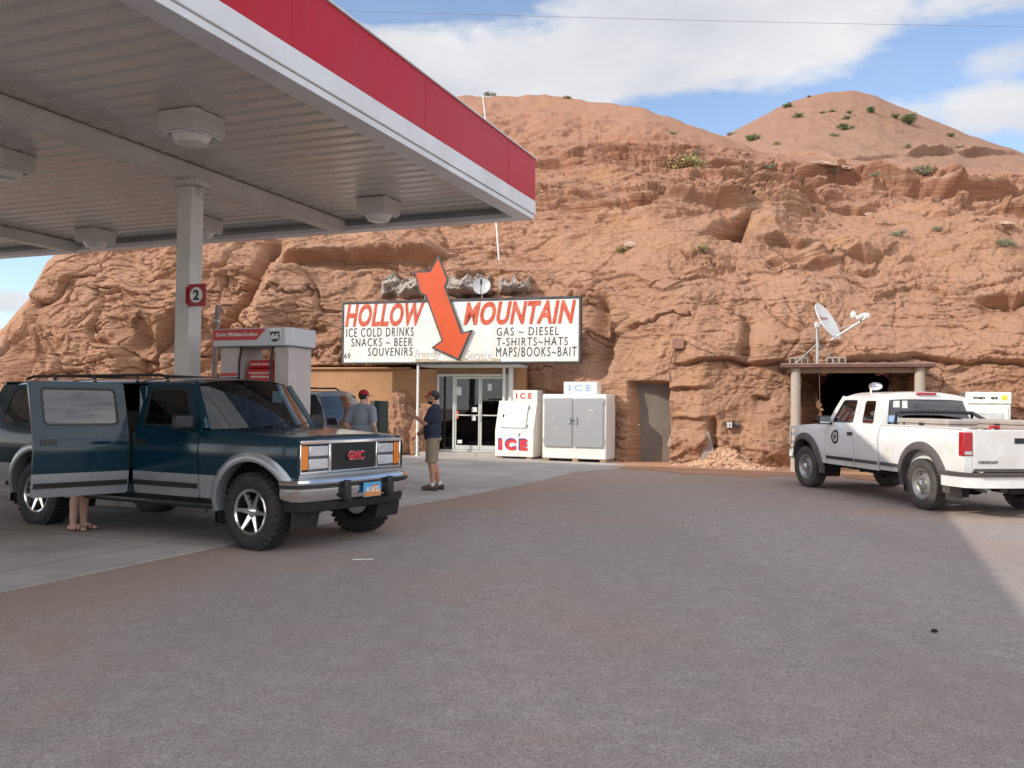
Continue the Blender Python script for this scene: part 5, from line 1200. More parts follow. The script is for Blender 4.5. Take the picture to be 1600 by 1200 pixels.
# ---------------------------------------------------------------- dark teal wagon
def make_suv(loc, rz):
    WB = 3.68; XR = -WB - 1.28
    root = thing('sport_utility_vehicle', 'dark teal and silver sport utility vehicle with its rear side door open', 'car', loc, rz)
    front_end(root, M_TEAL, M_SILVER, split=.755)
    roofz = 1.765
    FD = [(-.805, .50), (-1.875, .50), (-1.875, roofz), (-1.12, roofz), (-.805, 1.25)]
    RD = [(-1.89, .50), (-2.94, .50), (-2.94, roofz), (-1.89, roofz)]; RDW = [(-2.82, 1.275), (-2.82, 1.70), (-1.99, 1.70), (-1.99, 1.275)]
    Q = [(-2.955, .50), (-WB + .52, .50)] + arc(-WB, .41, .53, 10, 170, 18) + [(XR + .10, .56), (XR, .62), (XR, 1.24), (XR + .20, roofz), (-2.955, roofz)]
    QW = [(-4.52, 1.275), (-4.44, 1.70), (-3.07, 1.70), (-3.07, 1.275)]
    for s in (1, -1):
        d = door(root, 'front_door', FD, FD_WIN, s, M_TEAL, M_SILVER, M_CGLASS, handle=-1.74)
        if s < 0: tagp = door(root, 'open_rear_door', RD, RDW, s, M_TEAL, M_SILVER, M_TGLASS, hinge=-1.90, ang=R_(78), handle=-2.78)
        else: door(root, 'rear_door', RD, RDW, s, M_TEAL, M_SILVER, M_TGLASS, handle=-2.80)
        w = rnd_poly(QW, .07); mb = MB(); panel(mb, Q, [w], f_body, s, split=.755); qo = mb.build('quarter_panel', [M_TEAL, M_SILVER], root, ang=30, fixn=False)
        mb = MB(); panel(mb, w, [], f_body, s, off=-.006, th=.004, st=.15); mb.build('window', M_TGLASS, qo, fixn=False, ang=60)
        mb = MB(); arch_strip(mb, 0, .41, .525, .625, 20 if s else 0, 184, f_body, s); mb.build('fender_flare', M_SILVER, root, ang=40)
        mb = MB(); arch_strip(mb, -WB, .41, .525, .625, -4, 184, f_body, s); mb.build('fender_flare', M_SILVER, root, ang=40)
        mirror(root, s, M_BTRIM)
        mb = MB(); mb.bb(-1.97, -1.83, s * .80, s * .90, .5, 1.20); mb.bb(-1.96, -1.84, s * .755, s * .83, 1.20, 1.74); mb.bb(-3.03, -2.90, s * .80, s * .90, .5, 1.20); mb.bb(-3.02, -2.92, s * .755, s * .83, 1.20, 1.74); mb.bb(-2.95, -1.88, s * .80, s * .91, .48, .60); mb.build('door_pillar', M_TEAL, root, bevel=.015)
        mb = MB(); mb.tube([(-.55, s * .88, .42), (-.7, s * .93, .42), (-2.85, s * .93, .42), (-2.98, s * .86, .42)], .036, 10); mb.build('side_step', M_BTRIM, root)
        mb = MB(); mb.bb(-.57, -.56, s * .66, s * .93, .24, .60); mb.build('mud_flap', M_BTRIM, root)
        mb = MB(); mb.bb(-WB - .60, -WB - .59, s * .66, s * .93, .26, .60); mb.build('mud_flap', M_BTRIM, root)
        mb = MB(); liner(mb, -WB, .41, .535, s * .50, s * .925); mb.build('wheel_liner', M_UNDER, root)
        # roof rails
        mb = MB(); mb.tube([(-1.75, s * .60, 1.83), (-1.85, s * .60, 1.872), (-4.35, s * .60, 1.88), (-4.5, s * .60, 1.84)], .018, 8)
        for x in (-2.3, -3.1, -3.9): mb.cyl((x, s * .60, 1.82), (x, s * .60, 1.875), .022)
        mb.build('roof_rail', M_BTRIM, root)
    for x in (-2.3, -3.7):
        mb = MB(); mb.tube([(x, -.60, 1.88), (x, .60, 1.88)], .016, 8); mb.build('rack_bar', M_BTRIM, root)
    mb = MB()
    def roof(u, v):
        y = 2 * v - 1; x = -.965 - (4.60 - .965) * u; x -= .14 * abs(y) ** 2.2 * (1 - u); w = f_body(x, roofz)
        z = roofz + .085 * (1 - abs(y) ** 3.2) - .035 * max(0, 1 - u / .10) ** 2 - .03 * max(0, (u - .92) / .08) ** 2
        return (x, y * (w + .001), z)
    mb.grid(roof, 30, 26); mb.build('roof', M_TEAL, root, ang=60)
    # rear end
    mb = MB()
    def back(u, v):
        y = 2 * v - 1; z = .60 + (roofz - .60 + .04) * u; x = XR - .03 * (1 - y * y) if z < 1.24 else XR + (z - 1.24) / .525 * .20 - .03 * (1 - y * y)
        return (x, y * (f_body(XR, z) - .004), z)
    mb.grid(back, 16, 12); bo = mb.build('tailgate', M_TEAL, root, ang=50)
    mb = MB(); mb.grid(lambda u, v: tuple(Vector(back(.58 + .34 * u, .1 + .8 * v)) + Vector((-.008, 0, 0))), 4, 8); mb.build('rear_window', M_TGLASS, bo)
    for s in (1, -1):
        mb = MB(); mb.box((XR + .01, s * .90, 1.0), (.10, .10, .36)); mb.build('tail_light', M_TAIL, root, bevel=.02)
    mb = MB(); mb.bb(XR - .16, XR - .01, -.92, .92, .52, .70); mb.build('rear_bumper', M_CHROME, root, bevel=.04, seg=3)
    mb = MB(); mb.bb(-4.6, -.6, -.80, .80, .44, .50); mb.bb(-3.0, -1.0, -.35, .1, .33, .44); mb.bb(-4.5, .45, .38, .48, .36, .46); mb.bb(-4.5, .45, -.48, -.38, .36, .46); mb.cyl((-WB, -.8, .40), (-WB, .8, .40), .06); mb.cyl((0, -.8, .40), (0, .8, .40), .05); mb.ell((-WB, .1, .38), (.16, .18, .15)); mb.build('underbody', M_UNDER, root)
    mb = MB(); mb.bb(-4.5, -.6, -.80, .80, .505, .60); mb.build('cabin_floor', M_CABIN, root)
    for y in (.42, -.42): seat(root, -1.45, y)
    seat(root, -2.55, 0, 1.45, False); seat(root, -3.6, 0, 1.2, False); steering(root)
    # grille and lamps
    XF = .57
    mb = MB(); mb.bb(XF - .10, XF - .02, -.86, .86, .76, 1.15); mb.build('grille_backing', M_BTRIM, root)
    mb = MB()
    for z0, z1 in ((1.115, 1.155), (.800, .830)): mb.bb(XF - .08, XF + .028, -.865, .865, z0, z1)
    for y in (-.405, .405): mb.bb(XF - .08, XF + .026, y - .018, y + .018, .831, 1.114)
    for y in (-.855, .855): mb.bb(XF - .10, XF + .02, y - .012, y + .012, .831, 1.114)
    mb.build('grille_frame', M_CHROME, root, bevel=.008)
    mb = MB(); mb.bb(XF - .07, XF - .005, -.386, .386, .832, 1.113)
    for k in range(11): z = .845 + k * .0248; mb.bb(XF - .004, XF + .012, -.386, .386, z, z + .010)
    gr = mb.build('grille', M_BTRIM, root)
    q = MB(); text_fit(q, 'GMC', -.135, .135, -.045, .045, 0, bold=.015, spacing=1.0, depth=.01); q2 = MB(); text_fit(q2, 'GMC', -.142, .142, -.051, .051, 0, bold=.045, spacing=1.0, depth=.008)
    for qq, m_, o_, nm in ((q2, M_CHROME, .022, 'badge_rim'), (q, M_ICER, .030, 'badge')):
        mb = MB(); mb.add([(XF + o_ - v[1], v[0] + .02, .975 + v[2]) for v in qq.v], qq.f); mb.build(nm, m_, gr, fixn=False)
    for s in (1, -1):
        for z0, z1 in ((.985, 1.095), (.850, .960)):
            mb = MB(); mb.bb(XF - .06, XF + .016, s * .43, s * .725, z0, z1); h = mb.build('headlight', M_LAMPG, root, bevel=.012)
        mb = MB(); mb.bb(XF - .07, XF + .006, s * .425, s * .73, .965, .982); mb.bb(XF - .07, XF + .004, s * .424, s * .73, .832, .846); mb.build('lamp_bezel', M_GREYTRIM, root)
        mb = MB(); mb.add([(XF + .018, s * .745, .848), (XF + .018, s * .745, 1.10), (XF + .004, s * .845, 1.10), (XF + .004, s * .845, .848), (XF - .12, s * .872, .848), (XF - .12, s * .872, 1.10), (XF - .14, s * .76, .848), (XF - .14, s * .76, 1.10)],
                          [(0, 1, 2, 3), (3, 2, 5, 4), (4, 5, 7, 6), (6, 7, 1, 0), (1, 7, 5, 2), (0, 3, 4, 6)]); mb.build('turn_signal', M_AMBER, root, bevel=.008)
    mb = MB(); mb.bb(XF - .12, XF + .03, -.88, .88, .742, .799); mb.build('grille_apron', M_SILVER, root, bevel=.015)
    # bumper swept round the front
    path = [(.42, -.965), (.54, -.958), (.635, -.90), (.685, -.72), (.715, -.35), (.72, 0), (.715, .35), (.685, .72), (.635, .90), (.54, .958), (.42, .965)]
    def sweep(name, prof, m, bevel=0):
        mb = MB(); cs = []
        for i, (x, y) in enumerate(path):
            a = Vector(path[max(i - 1, 0)]); b = Vector(path[min(i + 1, len(path) - 1)]); t = (b - a).normalized(); nn = Vector((t.y, -t.x)); cs.append([(x + nn.x * o, y + nn.y * o, z) for o, z in prof + [prof[0]]])
        loft(mb, cs)
        for row in (cs[0], cs[-1]): b = len(mb.v); mb.v += [tuple(mb.x @ Vector(p)) for p in row[:-1]]; mb.f.append(tuple(range(b, b + len(row) - 1))); mb.m.append(0)
        return mb.build(name, m, root, ang=35)
    sweep('front_bumper', [(-.06, .50), (.0, .545), (.02, .60), (.018, .655), (.0, .66), (.0, .70), (.03, .702), (.035, .72), (.02, .745), (-.06, .755)], M_CHROME)
    sweep('bumper_strip', [(.002, .662), (.026, .664), (.026, .700), (.002, .701)], M_BTRIM)
    sweep('air_dam', [(-.10, .40), (-.05, .42), (-.03, .50), (-.10, .52)], M_UNDER)
    for y in (-.33, .42):
        mb = MB(); mb.bb(.71, .80, y - .05, y + .05, .50, .73); mb.build('bumper_guard', M_BTRIM, root, bevel=.025, seg=3)
    plate(root, .765, .10, .60, 1, '411KSS')
    for x, y, s, tn in ((0, -.84, -1, R_(-4)), (0, .84, 1, R_(-4)), (-WB, -.84, -1, 0), (-WB, .84, 1, 0)): make_wheel(root, x, y, .405, .27, 'spoke', M_TYRE, M_RIM, s, tn)
    mb = MB(); mb.bb(-1.0, -.995, .35, .52, 1.56, 1.70); mb.x = Matrix.Identity(4); mb.build('windscreen_sticker', M_ICEB, root)
    mb = MB(); mb.bb(-1.14, -1.11, -.13, .13, 1.62, 1.70); mb.build('rear_view_mirror', M_BTRIM, root, bevel=.01)
    return root
SUV_D = Vector((.872, -.489, 0)); SUV_R = Vector((-.489, -.872, 0))     # forward, and towards the vehicle's right
# outer face of the front right wheel stands at this spot
pf = ground(392, 859); so = Vector((pf.x, pf.y, 0)) - SUV_R * .95
make_suv(so, math.atan2(SUV_D.y, SUV_D.x))

# ---------------------------------------------------------------- white pickup
def make_pickup(loc, rz):
    WB = 3.80; XC = -2.58; XR = -WB - 1.0; roofz = 1.765; rail = 1.275
    root = thing('pickup_truck', 'white extended cab pickup truck with round star emblem parked by the rock', 'pickup truck', loc, rz)
    front_end(root, M_WPAINT, M_WPAINT)
    FD = [(-.805, .50), (-1.80, .50), (-1.80, roofz), (-1.12, roofz), (-.805, 1.25)]; FW = [(-1.70, 1.29), (-1.66, 1.705), (-1.19, 1.705), (-.97, 1.29)]
    QC = [(-1.815, .50), (XC, .50), (XC, 1.30), (XC + .13, roofz), (-1.815, roofz)]; QW = [(-2.36, 1.29), (-2.27, 1.69), (-1.93, 1.69), (-1.99, 1.29)]
    BS = [(XC - .035, .52), (-WB + .52, .52)] + arc(-WB, .41, .53, 12, 166, 18) + [(XR + .30, .56), (XR + .02, .60), (XR + .02, rail), (XC - .035, rail)]
    for s in (1, -1):
        d = door(root, 'front_door', FD, FW, s, M_WPAINT, M_WPAINT, M_CGLASS, split=None, handle=-1.68)
        w = rnd_poly(QW, .06); mb = MB(); panel(mb, rnd_poly(QC, .02, 2), [w], f_body, s); qo = mb.build('cab_side', M_WPAINT, root, ang=30, fixn=False)
        mb = MB(); panel(mb, w, [], f_body, s, off=-.004, th=.005, st=.15); mb.build('window', M_TGLASS, qo, fixn=False)
        mb = MB(); panel(mb, [(-1.83, .598), (XC + .03, .598), (XC + .03, .655), (-1.83, .655)], [], f_body, s, off=.014, th=.016); mb.build('moulding', M_GREYTRIM, qo, fixn=False)
        mb = MB(); panel(mb, rnd_poly(BS, .02, 2), [], f_body, s); so_ = mb.build('bed_side', M_WPAINT, root, ang=30, fixn=False)
        for x0, x1 in ((XC - .06, -WB + .64), (-WB - .63, XR + .33)):
            mb = MB(); panel(mb, [(x0, .598), (x1, .598), (x1, .655), (x0, .655)], [], f_body, s, off=.014, th=.016); mb.build('moulding', M_GREYTRIM, so_, fixn=False)
        mb = MB(); arch_strip(mb, 0, .41, .525, .645, 12, 190, f_body, s, out=.06); mb.build('fender_flare', M_GREYTRIM, root, ang=40)
        mb = MB(); arch_strip(mb, -WB, .41, .525, .645, -8, 190, f_body, s, out=.06); mb.build('fender_flare', M_GREYTRIM, root, ang=40)
        mb = MB(); mb.box((-WB - .60, s * .82, .42), (.012, .26, .42)); mb.build('mud_flap', M_GREYTRIM, root)
        mirror(root, s, M_BTRIM)
        # tail lamp wrapped round the corner
        mb = MB(); ft = f_body(XR, 1.0); mb.add([(XR + .10, s * (ft + .008), .885), (XR + .10, s * (ft + .004), 1.235), (XR - .012, s * (ft + .004), 1.235), (XR - .012, s * (ft + .008), .885), (XR - .012, s * (ft - .15), 1.235), (XR - .012, s * (ft - .15), .885), (XR + .10, s * (ft - .15), 1.235), (XR + .10, s * (ft - .15), .885)],
                          [(0, 1, 2, 3), (3, 2, 4, 5), (5, 4, 6, 7), (7, 6, 1, 0), (1, 6, 4, 2), (0, 3, 5, 7)]); tl = mb.build('tail_light', M_TAIL, root, bevel=.012)
        mb = MB(); mb.bb(XR - .017, XR - .0125, s * (ft - .13), s * (ft - .02), .905, .955); mb.build('reversing_lens', M_LAMPG, tl)
        mb = MB(); mb.bb(XR - .004, XR + .06, s * .798, s * (f_body(XR, .8) - .004), .60, rail); mb.build('bed_corner', M_WPAINT, root, bevel=.01)
        mb = MB(); mb.bb(XC - .04, XR + .02, s * .86, s * .87, .70, rail - .01); mb.bb(XC - .04, XR + .02, s * .84, s * .93, rail + .001, rail + .022); mb.build('bed_rail', M_WPAINT, root, bevel=.006)
    # emblem on the driver door
    dcx, dcz = -1.17, 1.02
    def disc(r0, r1, n, o, m, nm, par):
        mb = MB(); ring_o = [(dcx + r1 * math.cos(2 * math.pi * k / n), dcz + r1 * math.sin(2 * math.pi * k / n)) for k in range(n)]
        hl = [[(dcx + r0 * math.cos(2 * math.pi * k / n), dcz + r0 * math.sin(2 * math.pi * k / n)) for k in range(n)]] if r0 else []
        panel(mb, ring_o, hl, f_body, 1, off=o, th=.003, st=.05); return mb.build(nm, m, par, fixn=False)
    em = disc(.088, .132, 32, .004, M_BLACK, 'emblem_ring', d if False else root)
    star = []
    for k in range(10):
        a = math.pi / 2 + k * math.pi / 5; r = .082 if k % 2 == 0 else .036; star.append((dcx + r * math.cos(a), dcz + r * math.sin(a)))
    mb = MB(); panel(mb, star, [], f_body, 1, off=.004, th=.003, st=.05); mb.build('emblem_star', M_GREYTRIM, root, fixn=False)
    # roof and cab back
    mb = MB()
    def roof(u, v):
        y = 2 * v - 1; x = -.965 + (XC + .13 + .965) * u; x -= .14 * abs(y) ** 2.2 * (1 - u); w = f_body(x, roofz)
        return (x, y * (w + .001), roofz + .095 * (1 - abs(y) ** 3.0) - .035 * max(0, 1 - u / .12) ** 2 - .03 * max(0, (u - .88) / .12) ** 2)
    mb.grid(roof, 22, 26); mb.build('roof', M_WPAINT, root, ang=60)
    def back(u, v):
        y = 2 * v - 1; z = .60 + (roofz - .60) * u; bow = .05 * (1 - y * y); x = XC - bow if z < 1.30 else XC + (z - 1.30) / .465 * .13 - bow * (1 - u * .5)
        return (x, y * (f_body(XC, z) - .003), z + (.07 * (1 - abs(y) ** 3) * max(0, (u - .9) / .1)))
    mb = MB(); mb.grid(back, 24, 16); bo = mb.build('cab_back', M_WPAINT, root, ang=50)
    mb = MB(); mb.grid(lambda u, v: tuple(Vector(back(.595 + .335 * u, .075 + .85 * v)) + Vector((-.010, 0, 0))), 6, 12); wo = mb.build('rear_window', M_TGLASS, bo)
    mb = MB(); mb.grid(lambda u, v: tuple(Vector(back(.585 + .355 * u, .065 + .87 * v)) + Vector((-.006, 0, 0))), 6, 12); mb.build('window_seal', M_BTRIM, bo)
    def on_win(y0, y1, z0, z1, m, nm):
        mb = MB(); mb.grid(lambda u, v: tuple(Vector(back((z0 + (z1 - z0) * u - .6) / (roofz - .6), ((y0 + (y1 - y0) * v) / f_body(XC, 1.5) + 1) / 2)) + Vector((-.014, 0, 0))), 1, 2); mb.build(nm, m, wo)
    on_win(.55, .67, 1.58, 1.68, M_PAPER, 'sticker'); on_win(.40, .50, 1.57, 1.68, M_PAPER, 'sticker'); on_win(.56, .74, 1.33, 1.44, M_ICEB, 'sticker')
    mb = MB(); mb.box((XC + .09, 0, roofz + .055), (.04, .36, .045)); mb.build('brake_lamp', M_TAIL, bo, bevel=.008)
    # bed inside, tailgate, bumper
    mb = MB(); mb.bb(XC - .05, XR + .03, -.86, .86, .66, .70); mb.bb(XC - .05, XC - .10, -.86, .86, .70, rail - .02)
    for s in (1, -1): mb.bb(-WB - .5, -WB + .5, s * .60, s * .86, .70, .92)
    mb.build('bed_floor', M_WPAINT, root)
    mb = MB(); mb.bb(XR - .01, XR + .05, -.795, .795, .66, rail - .005); tg = mb.build('tailgate', M_WPAINT, root, bevel=.012, seg=3)
    mb = MB(); mb.bb(XR - .016, XR - .0105, -.13, .13, 1.07, 1.15); mb.bb(XR - .02, XR - .0165, -.10, .10, 1.09, 1.12); mb.build('tailgate_handle', M_BTRIM, tg)
    q = MB(); text_fit(q, 'CHEVROLET', -.72, -.40, .775, .815, 0, bold=.03); mb = MB(); mb.add([(XR - .0125 + v[1], -v[0], v[2]) for v in q.v], q.f); mb.build('lettering', M_GREYTRIM, tg, fixn=False)
    mb = MB(); mb.bb(XR - .02, XR + .03, -.79, .79, .655, .70); mb.build('tailgate_trim', M_GREYTRIM, tg)
    pth = [(XR + .32, .985), (XR + .05, .985), (XR - .12, .95), (XR - .17, .85), (XR - .18, 0), (XR - .17, -.85), (XR - .12, -.95), (XR + .05, -.985), (XR + .32, -.985)]
    def sweep(name, prof, m):
        mb = MB(); cs = []
        for i, (x, y) in enumerate(pth):
            a = Vector(pth[max(i - 1, 0)]); b = Vector(pth[min(i + 1, len(pth) - 1)]); t = (b - a).normalized(); nn = Vector((t.y, -t.x)) * 1.0; cs.append([(x + nn.x * o, y + nn.y * o, z) for o, z in prof + [prof[0]]])
        loft(mb, cs)
        for row in (cs[0], cs[-1]): b = len(mb.v); mb.v += [tuple(p) for p in row[:-1]]; mb.f.append(tuple(range(b, b + len(row) - 1))); mb.m.append(0)
        return mb.build(name, m, root, ang=35)
    sweep('rear_bumper', [(.10, .44), (.02, .46), (.0, .50), (.0, .585), (.10, .60)], M_WPAINT)
    sweep('bumper_pad', [(.12, .60), (-.006, .586), (-.012, .605), (-.008, .652), (.14, .658)], M_GREYTRIM)
    plate(root, XR - .185, -.02, .545, -1, 'EX 4827')
    mb = MB(); mb.bb(XR - .13, XR + .3, -.32, .28, .34, .438); mb.bb(XR - .22, XR - .0, -.05, .05, .36, .43); mb.build('tow_hitch', M_UNDER, root, bevel=.01)
    mb = MB(); mb.tube([(XR + .9, .45, .42), (XR + .4, .5, .40), (XR + .02, .52, .36)], .035, 10); mb.build('exhaust_pipe', M_STEEL, root)
    mb = MB(); mb.bb(XR + .3, .45, .38, .48, .40, .52); mb.bb(XR + .3, .45, -.48, -.38, .40, .52); mb.bb(-2.5, -.62, -.82, .82, .46, .52); mb.cyl((-WB, -.8, .40), (-WB, .8, .40), .07); mb.ell((-WB, .05, .38), (.19, .2, .17)); mb.cyl((0, -.8, .4), (0, .8, .4), .05); mb.bb(-2.0, -1.0, -.2, .2, .34, .46); mb.build('underbody', M_UNDER, root)
    for s in (1, -1): mb = MB(); liner(mb, -WB, .41, .535, s * .50, s * .925); mb.build('wheel_liner', M_UNDER, root)
    mb = MB(); mb.bb(XC + .05, -.6, -.80, .80, .505, .60); mb.build('cabin_floor', M_CABIN, root)
    for y in (.42, -.42): seat(root, -1.45, y)
    steering(root)
    # headache rack of dark tube behind the cab
    mb = MB(); mb.tube([(XC - .55, .80, rail + .03), (XC - .16, .70, rail + .22), (XC - .14, .3, rail + .235), (XC - .14, -.3, rail + .235), (XC - .16, -.70, rail + .22), (XC - .55, -.80, rail + .03)], .030, 10); mb.tube([(XC - .12, .72, rail), (XC - .14, .70, rail + .22)], .025); mb.tube([(XC - .12, -.72, rail), (XC - .14, -.70, rail + .22)], .025); mb.build('cab_rack', M_BTRIM, root, ang=60)
    # front: grille, lamps, guard
    mb = MB(); mb.bb(.47, .59, -.84, .84, .76, 1.14); mb.build('grille', M_BTRIM, root, bevel=.01)
    for s in (1, -1):
        mb = MB(); mb.bb(.55, .605, s * .45, s * .85, .86, 1.08); mb.build('headlight', M_LAMPG, root, bevel=.02)
    mb = MB(); mb.bb(.51, .74, -.96, .96, .50, .74); mb.build('front_bumper', M_CHROME, root, bevel=.05, seg=3)
    mb = MB()
    for s in (1, -1):
        mb.tube([(.76, s * .45, .5), (.82, s * .45, .8), (.80, s * .45, 1.16)], .028); 
        for z in (.84, 1.0, 1.14): mb.tube([(.81, s * .45, z), (.79, s * .75, z), (.63, s * .96, z)], .02)
        mb.tube([(.63, s * .96, .80), (.63, s * .96, 1.16)], .022)
    for z in (.84, 1.0, 1.14): mb.tube([(.81, -.45, z), (.81, .45, z)], .02)
    mb.build('brush_guard', M_CHROME, root)
    # spot lamp on the roof
    mb = MB(); mb.cyl((-1.55, .48, roofz + .06), (-1.55, .48, roofz + .17), .02); sp_ = mb.build('roof_lamp', M_CHROME, root)
    mb = MB(); mb.ell((-1.60, .42, roofz + .19), (.17, .10, .075), 18, 12); mb.build('lamp_shell', M_CHROME, sp_)
    for x, y, s, tn in ((0, -.84, -1, R_(4)), (0, .84, 1, R_(4)), (-WB, -.84, -1, 0), (-WB, .84, 1, 0)): make_wheel(root, x, y, .395, .255, 'steel', M_TYRED, M_STRIM, s, tn)
    return root, XR, XC, rail
pr = ground(1440, 796); pfz = Vector((5.86, 17.8, 0)); TD = (pfz - Vector((pr.x, pr.y, 0))).normalized(); TL = Vector((-TD.y, TD.x, 0))
to = Vector((pr.x, pr.y, 0)) - TL * .95 + TD * 3.80
truck, XR, XC, RAIL = make_pickup((to.x, to.y, .05), math.atan2(TD.y, TD.x))
truck.rotation_euler = Euler((0, -.010, math.atan2(TD.y, TD.x)))
TM = Matrix.Translation(Vector((to.x, to.y, .05))) @ truck.rotation_euler.to_matrix().to_4x4()
def bed_thing(name, label, cat, p, group=None):
    t = thing(name, label, cat, (TM @ Vector(p))[:], 0, group); t.rotation_euler = truck.rotation_euler; return t
for y, x0, x1, lab in ((.56, -2.95, -4.25, 'long taupe toolbox along the near left side of the white pickup bed'), (-.58, -3.0, -4.7, 'long taupe toolbox along the far right side of the white pickup bed')):
    t = bed_thing('tool_box', lab, 'tool box', ((x0 + x1) / 2, y, .705), 'tool boxes in the pickup bed'); l = abs(x1 - x0) / 2
    mb = MB(); mb.bb(-l, l, -.25, .25, 0, .62); mb.build('box_body', M_TOOL, t, bevel=.01)
    mb = MB()
    for k in range(4): mb.bb(-l - .006, l + .006, -.256, .256, .40 + k * .055, .42 + k * .055)
    mb.build('rib', M_TOOL, t, bevel=.004)
    mb = MB(); mb.bb(-l - .012, l + .012, -.265, .265, .622, .70); mb.build('lid', M_TOOL, t, bevel=.02, seg=3)
    mb = MB(); mb.bb(-.05, .05, .266, .28, .55, .64); mb.build('latch', M_PDARK, t)
t = bed_thing('fuel_can', 'red plastic fuel can between toolboxes in the pickup bed', 'fuel can', (-4.3, .12, .705))
mb = MB(); mb.bb(-.12, .12, -.17, .17, 0, .52); mb.build('can_body', M_PRED, t, bevel=.05, seg=3)
mb = MB(); mb.tube([(-.0, -.13, .51), (0, -.11, .60), (0, .02, .60), (0, .05, .51)], .022); mb.build('grip', M_PRED, t)
mb = MB(); mb.cyl((0, .11, .51), (0, .11, .57), .03); mb.build('cap', M_BTRIM, t)

# ---------------------------------------------------------------- grey van beyond the pump
def make_van(loc, rz):
    root = thing('grey_van', 'silver grey van with dark windows and roof rails behind the fuel pump', 'van', loc, rz)
    WZ = [.30, .5, .8, 1.0, 1.1, 1.35, 1.65, 1.80]; WY = [.86, .92, .94, .93, .905, .84, .76, .70]
    def f(x, z):
        r = max(0, (-x - .0) / 1.0); w = float(np.interp(z, WZ, WY)); t = max(0, (x - 3.6) / 1.1); q = max(0, (.45 - x) / .45)
        return w - .12 * t ** 2 - .16 * q ** 2.4
    WB = 2.95; xr = .95; xf = xr + WB
    low = [(.03, .42), (xr - .42, .36)] + arc(xr, .34, .40, 176, 4, 16) + [(xr + .5, .32), (xf - .46, .32)] + arc(xf, .34, .40, 176, 4, 16) + [(4.75, .40), (4.78, .75), (4.45, .92), (3.75, 1.06), (0.02, 1.12)]
    up = [(.02, 1.125), (3.74, 1.065), (3.45, 1.22), (2.75, 1.72), (.26, 1.74), (.10, 1.50)]
    W1 = [(.22, 1.17), (1.18, 1.16), (1.15, 1.66), (.40, 1.66), (.26, 1.5)]; W2 = [(1.26, 1.16), (2.22, 1.15), (2.15, 1.66), (1.24, 1.66)]; W3 = [(2.30, 1.15), (3.45, 1.13), (2.72, 1.66), (2.26, 1.66)]
    for s in (1, -1):
        mb = MB(); panel(mb, low, [], f, s); mb.build('body_side', M_VGREY, root, ang=30, fixn=False)
        ws = [rnd_poly(w, .05) for w in (W1, W2, W3)]
        mb = MB(); panel(mb, up, ws, f, s); uo = mb.build('window_frame', M_BTRIM, root, ang=30, fixn=False)
        for w in ws: mb = MB(); panel(mb, w, [], f, s, off=-.003, th=.004, st=.15); mb.build('window', M_TGLASS, uo, fixn=False)
        mb = MB(); mb.tube([(2.5, s * .55, 1.83), (2.4, s * .55, 1.885), (.6, s * .55, 1.885), (.5, s * .55, 1.82)], .018); mb.build('roof_rail', M_BTRIM, root)
        for x in (xr, xf): make_wheel(root, x, s * .80, .34, .21, 'steel', M_TYRE, M_STRIM, s)
        mb = MB(); mb.box((.03, s * .84, .95), (.09, .10, .34)); mb.build('tail_light', M_TAIL, root, bevel=.02)
        mb = MB(); mb.box((3.15, s * 1.0, 1.14), (.10, .18, .14)); mb.build('door_mirror', M_VGREY, root, bevel=.03)
    for x in (.9, 1.9): mb = MB(); mb.tube([(x, -.55, 1.885), (x, .55, 1.885)], .014); mb.build('rack_bar', M_BTRIM, root)
    mb = MB(); mb.grid(lambda u, v: (.16 + 2.62 * u, (2 * v - 1) * (f(.16 + 2.62 * u, 1.735)), 1.735 + .085 * (1 - abs(2 * v - 1) ** 3) - .05 * max(0, 1 - u / .08) ** 2), 16, 18); mb.build('roof', M_VGREY, root, ang=60)
    def back(u, v):
        y = 2 * v - 1; z = .42 + 1.33 * u; x = .02 - .10 * (1 - y * y) + (0 if z < 1.12 else .22 * ((z - 1.12) / .62) ** 1.4)
        return (x, y * (f(max(x, .02), z) - .002), z + .07 * (1 - abs(y) ** 3) * max(0, (u - .9) / .1))
    mb = MB(); mb.grid(back, 18, 14); bo = mb.build('tailgate', M_VGREY, root, ang=60)
    mb = MB(); mb.grid(lambda u, v: tuple(Vector(back(.55 + .40 * u, .05 + .9 * v)) + Vector((-.008, 0, 0))), 8, 12); mb.build('rear_window', M_TGLASS, bo, ang=60)
    mb = MB(); mb.bb(-.14, .05, -.86, .86, .40, .62); mb.build('rear_bumper', M_VGREY, root, bevel=.05, seg=3)
    mb = MB(); mb.grid(lambda u, v: (2.76 + .95 * u, (2 * v - 1) * (f(2.76 + .95 * u, 1.74 - .68 * u) - .003), 1.75 - .68 * u + .06 * (1 - abs(2 * v - 1) ** 3) * (1 - u)), 8, 12); mb.build('windscreen', M_TGLASS, root, ang=60)
    mb = MB(); mb.grid(lambda u, v: (3.72 + 1.04 * u, (2 * v - 1) * (f(3.72 + 1.04 * u, 1.0) - .01), 1.07 - .16 * u - .16 * u ** 6 + .03 * (1 - abs(2 * v - 1) ** 3)), 10, 12); mb.build('hood', M_VGREY, root, ang=60)
    mb = MB(); mb.bb(4.62, 4.82, -.84, .84, .36, .80); mb.build('front_bumper', M_VGREY, root, bevel=.06, seg=3)
    mb = MB(); mb.bb(.1, 4.5, -.76, .76, .28, .42); mb.bb(.3, 3.3, -.70, .70, .42, 1.0); mb.build('underbody', M_UNDER, root)
vb = Vector((-3.62, 17.0, 0)); make_van((vb + VX * .92 - NX * .02 + Vector((0, 0, float(gz(0, 17))))), math.atan2(-NX.y, -NX.x))
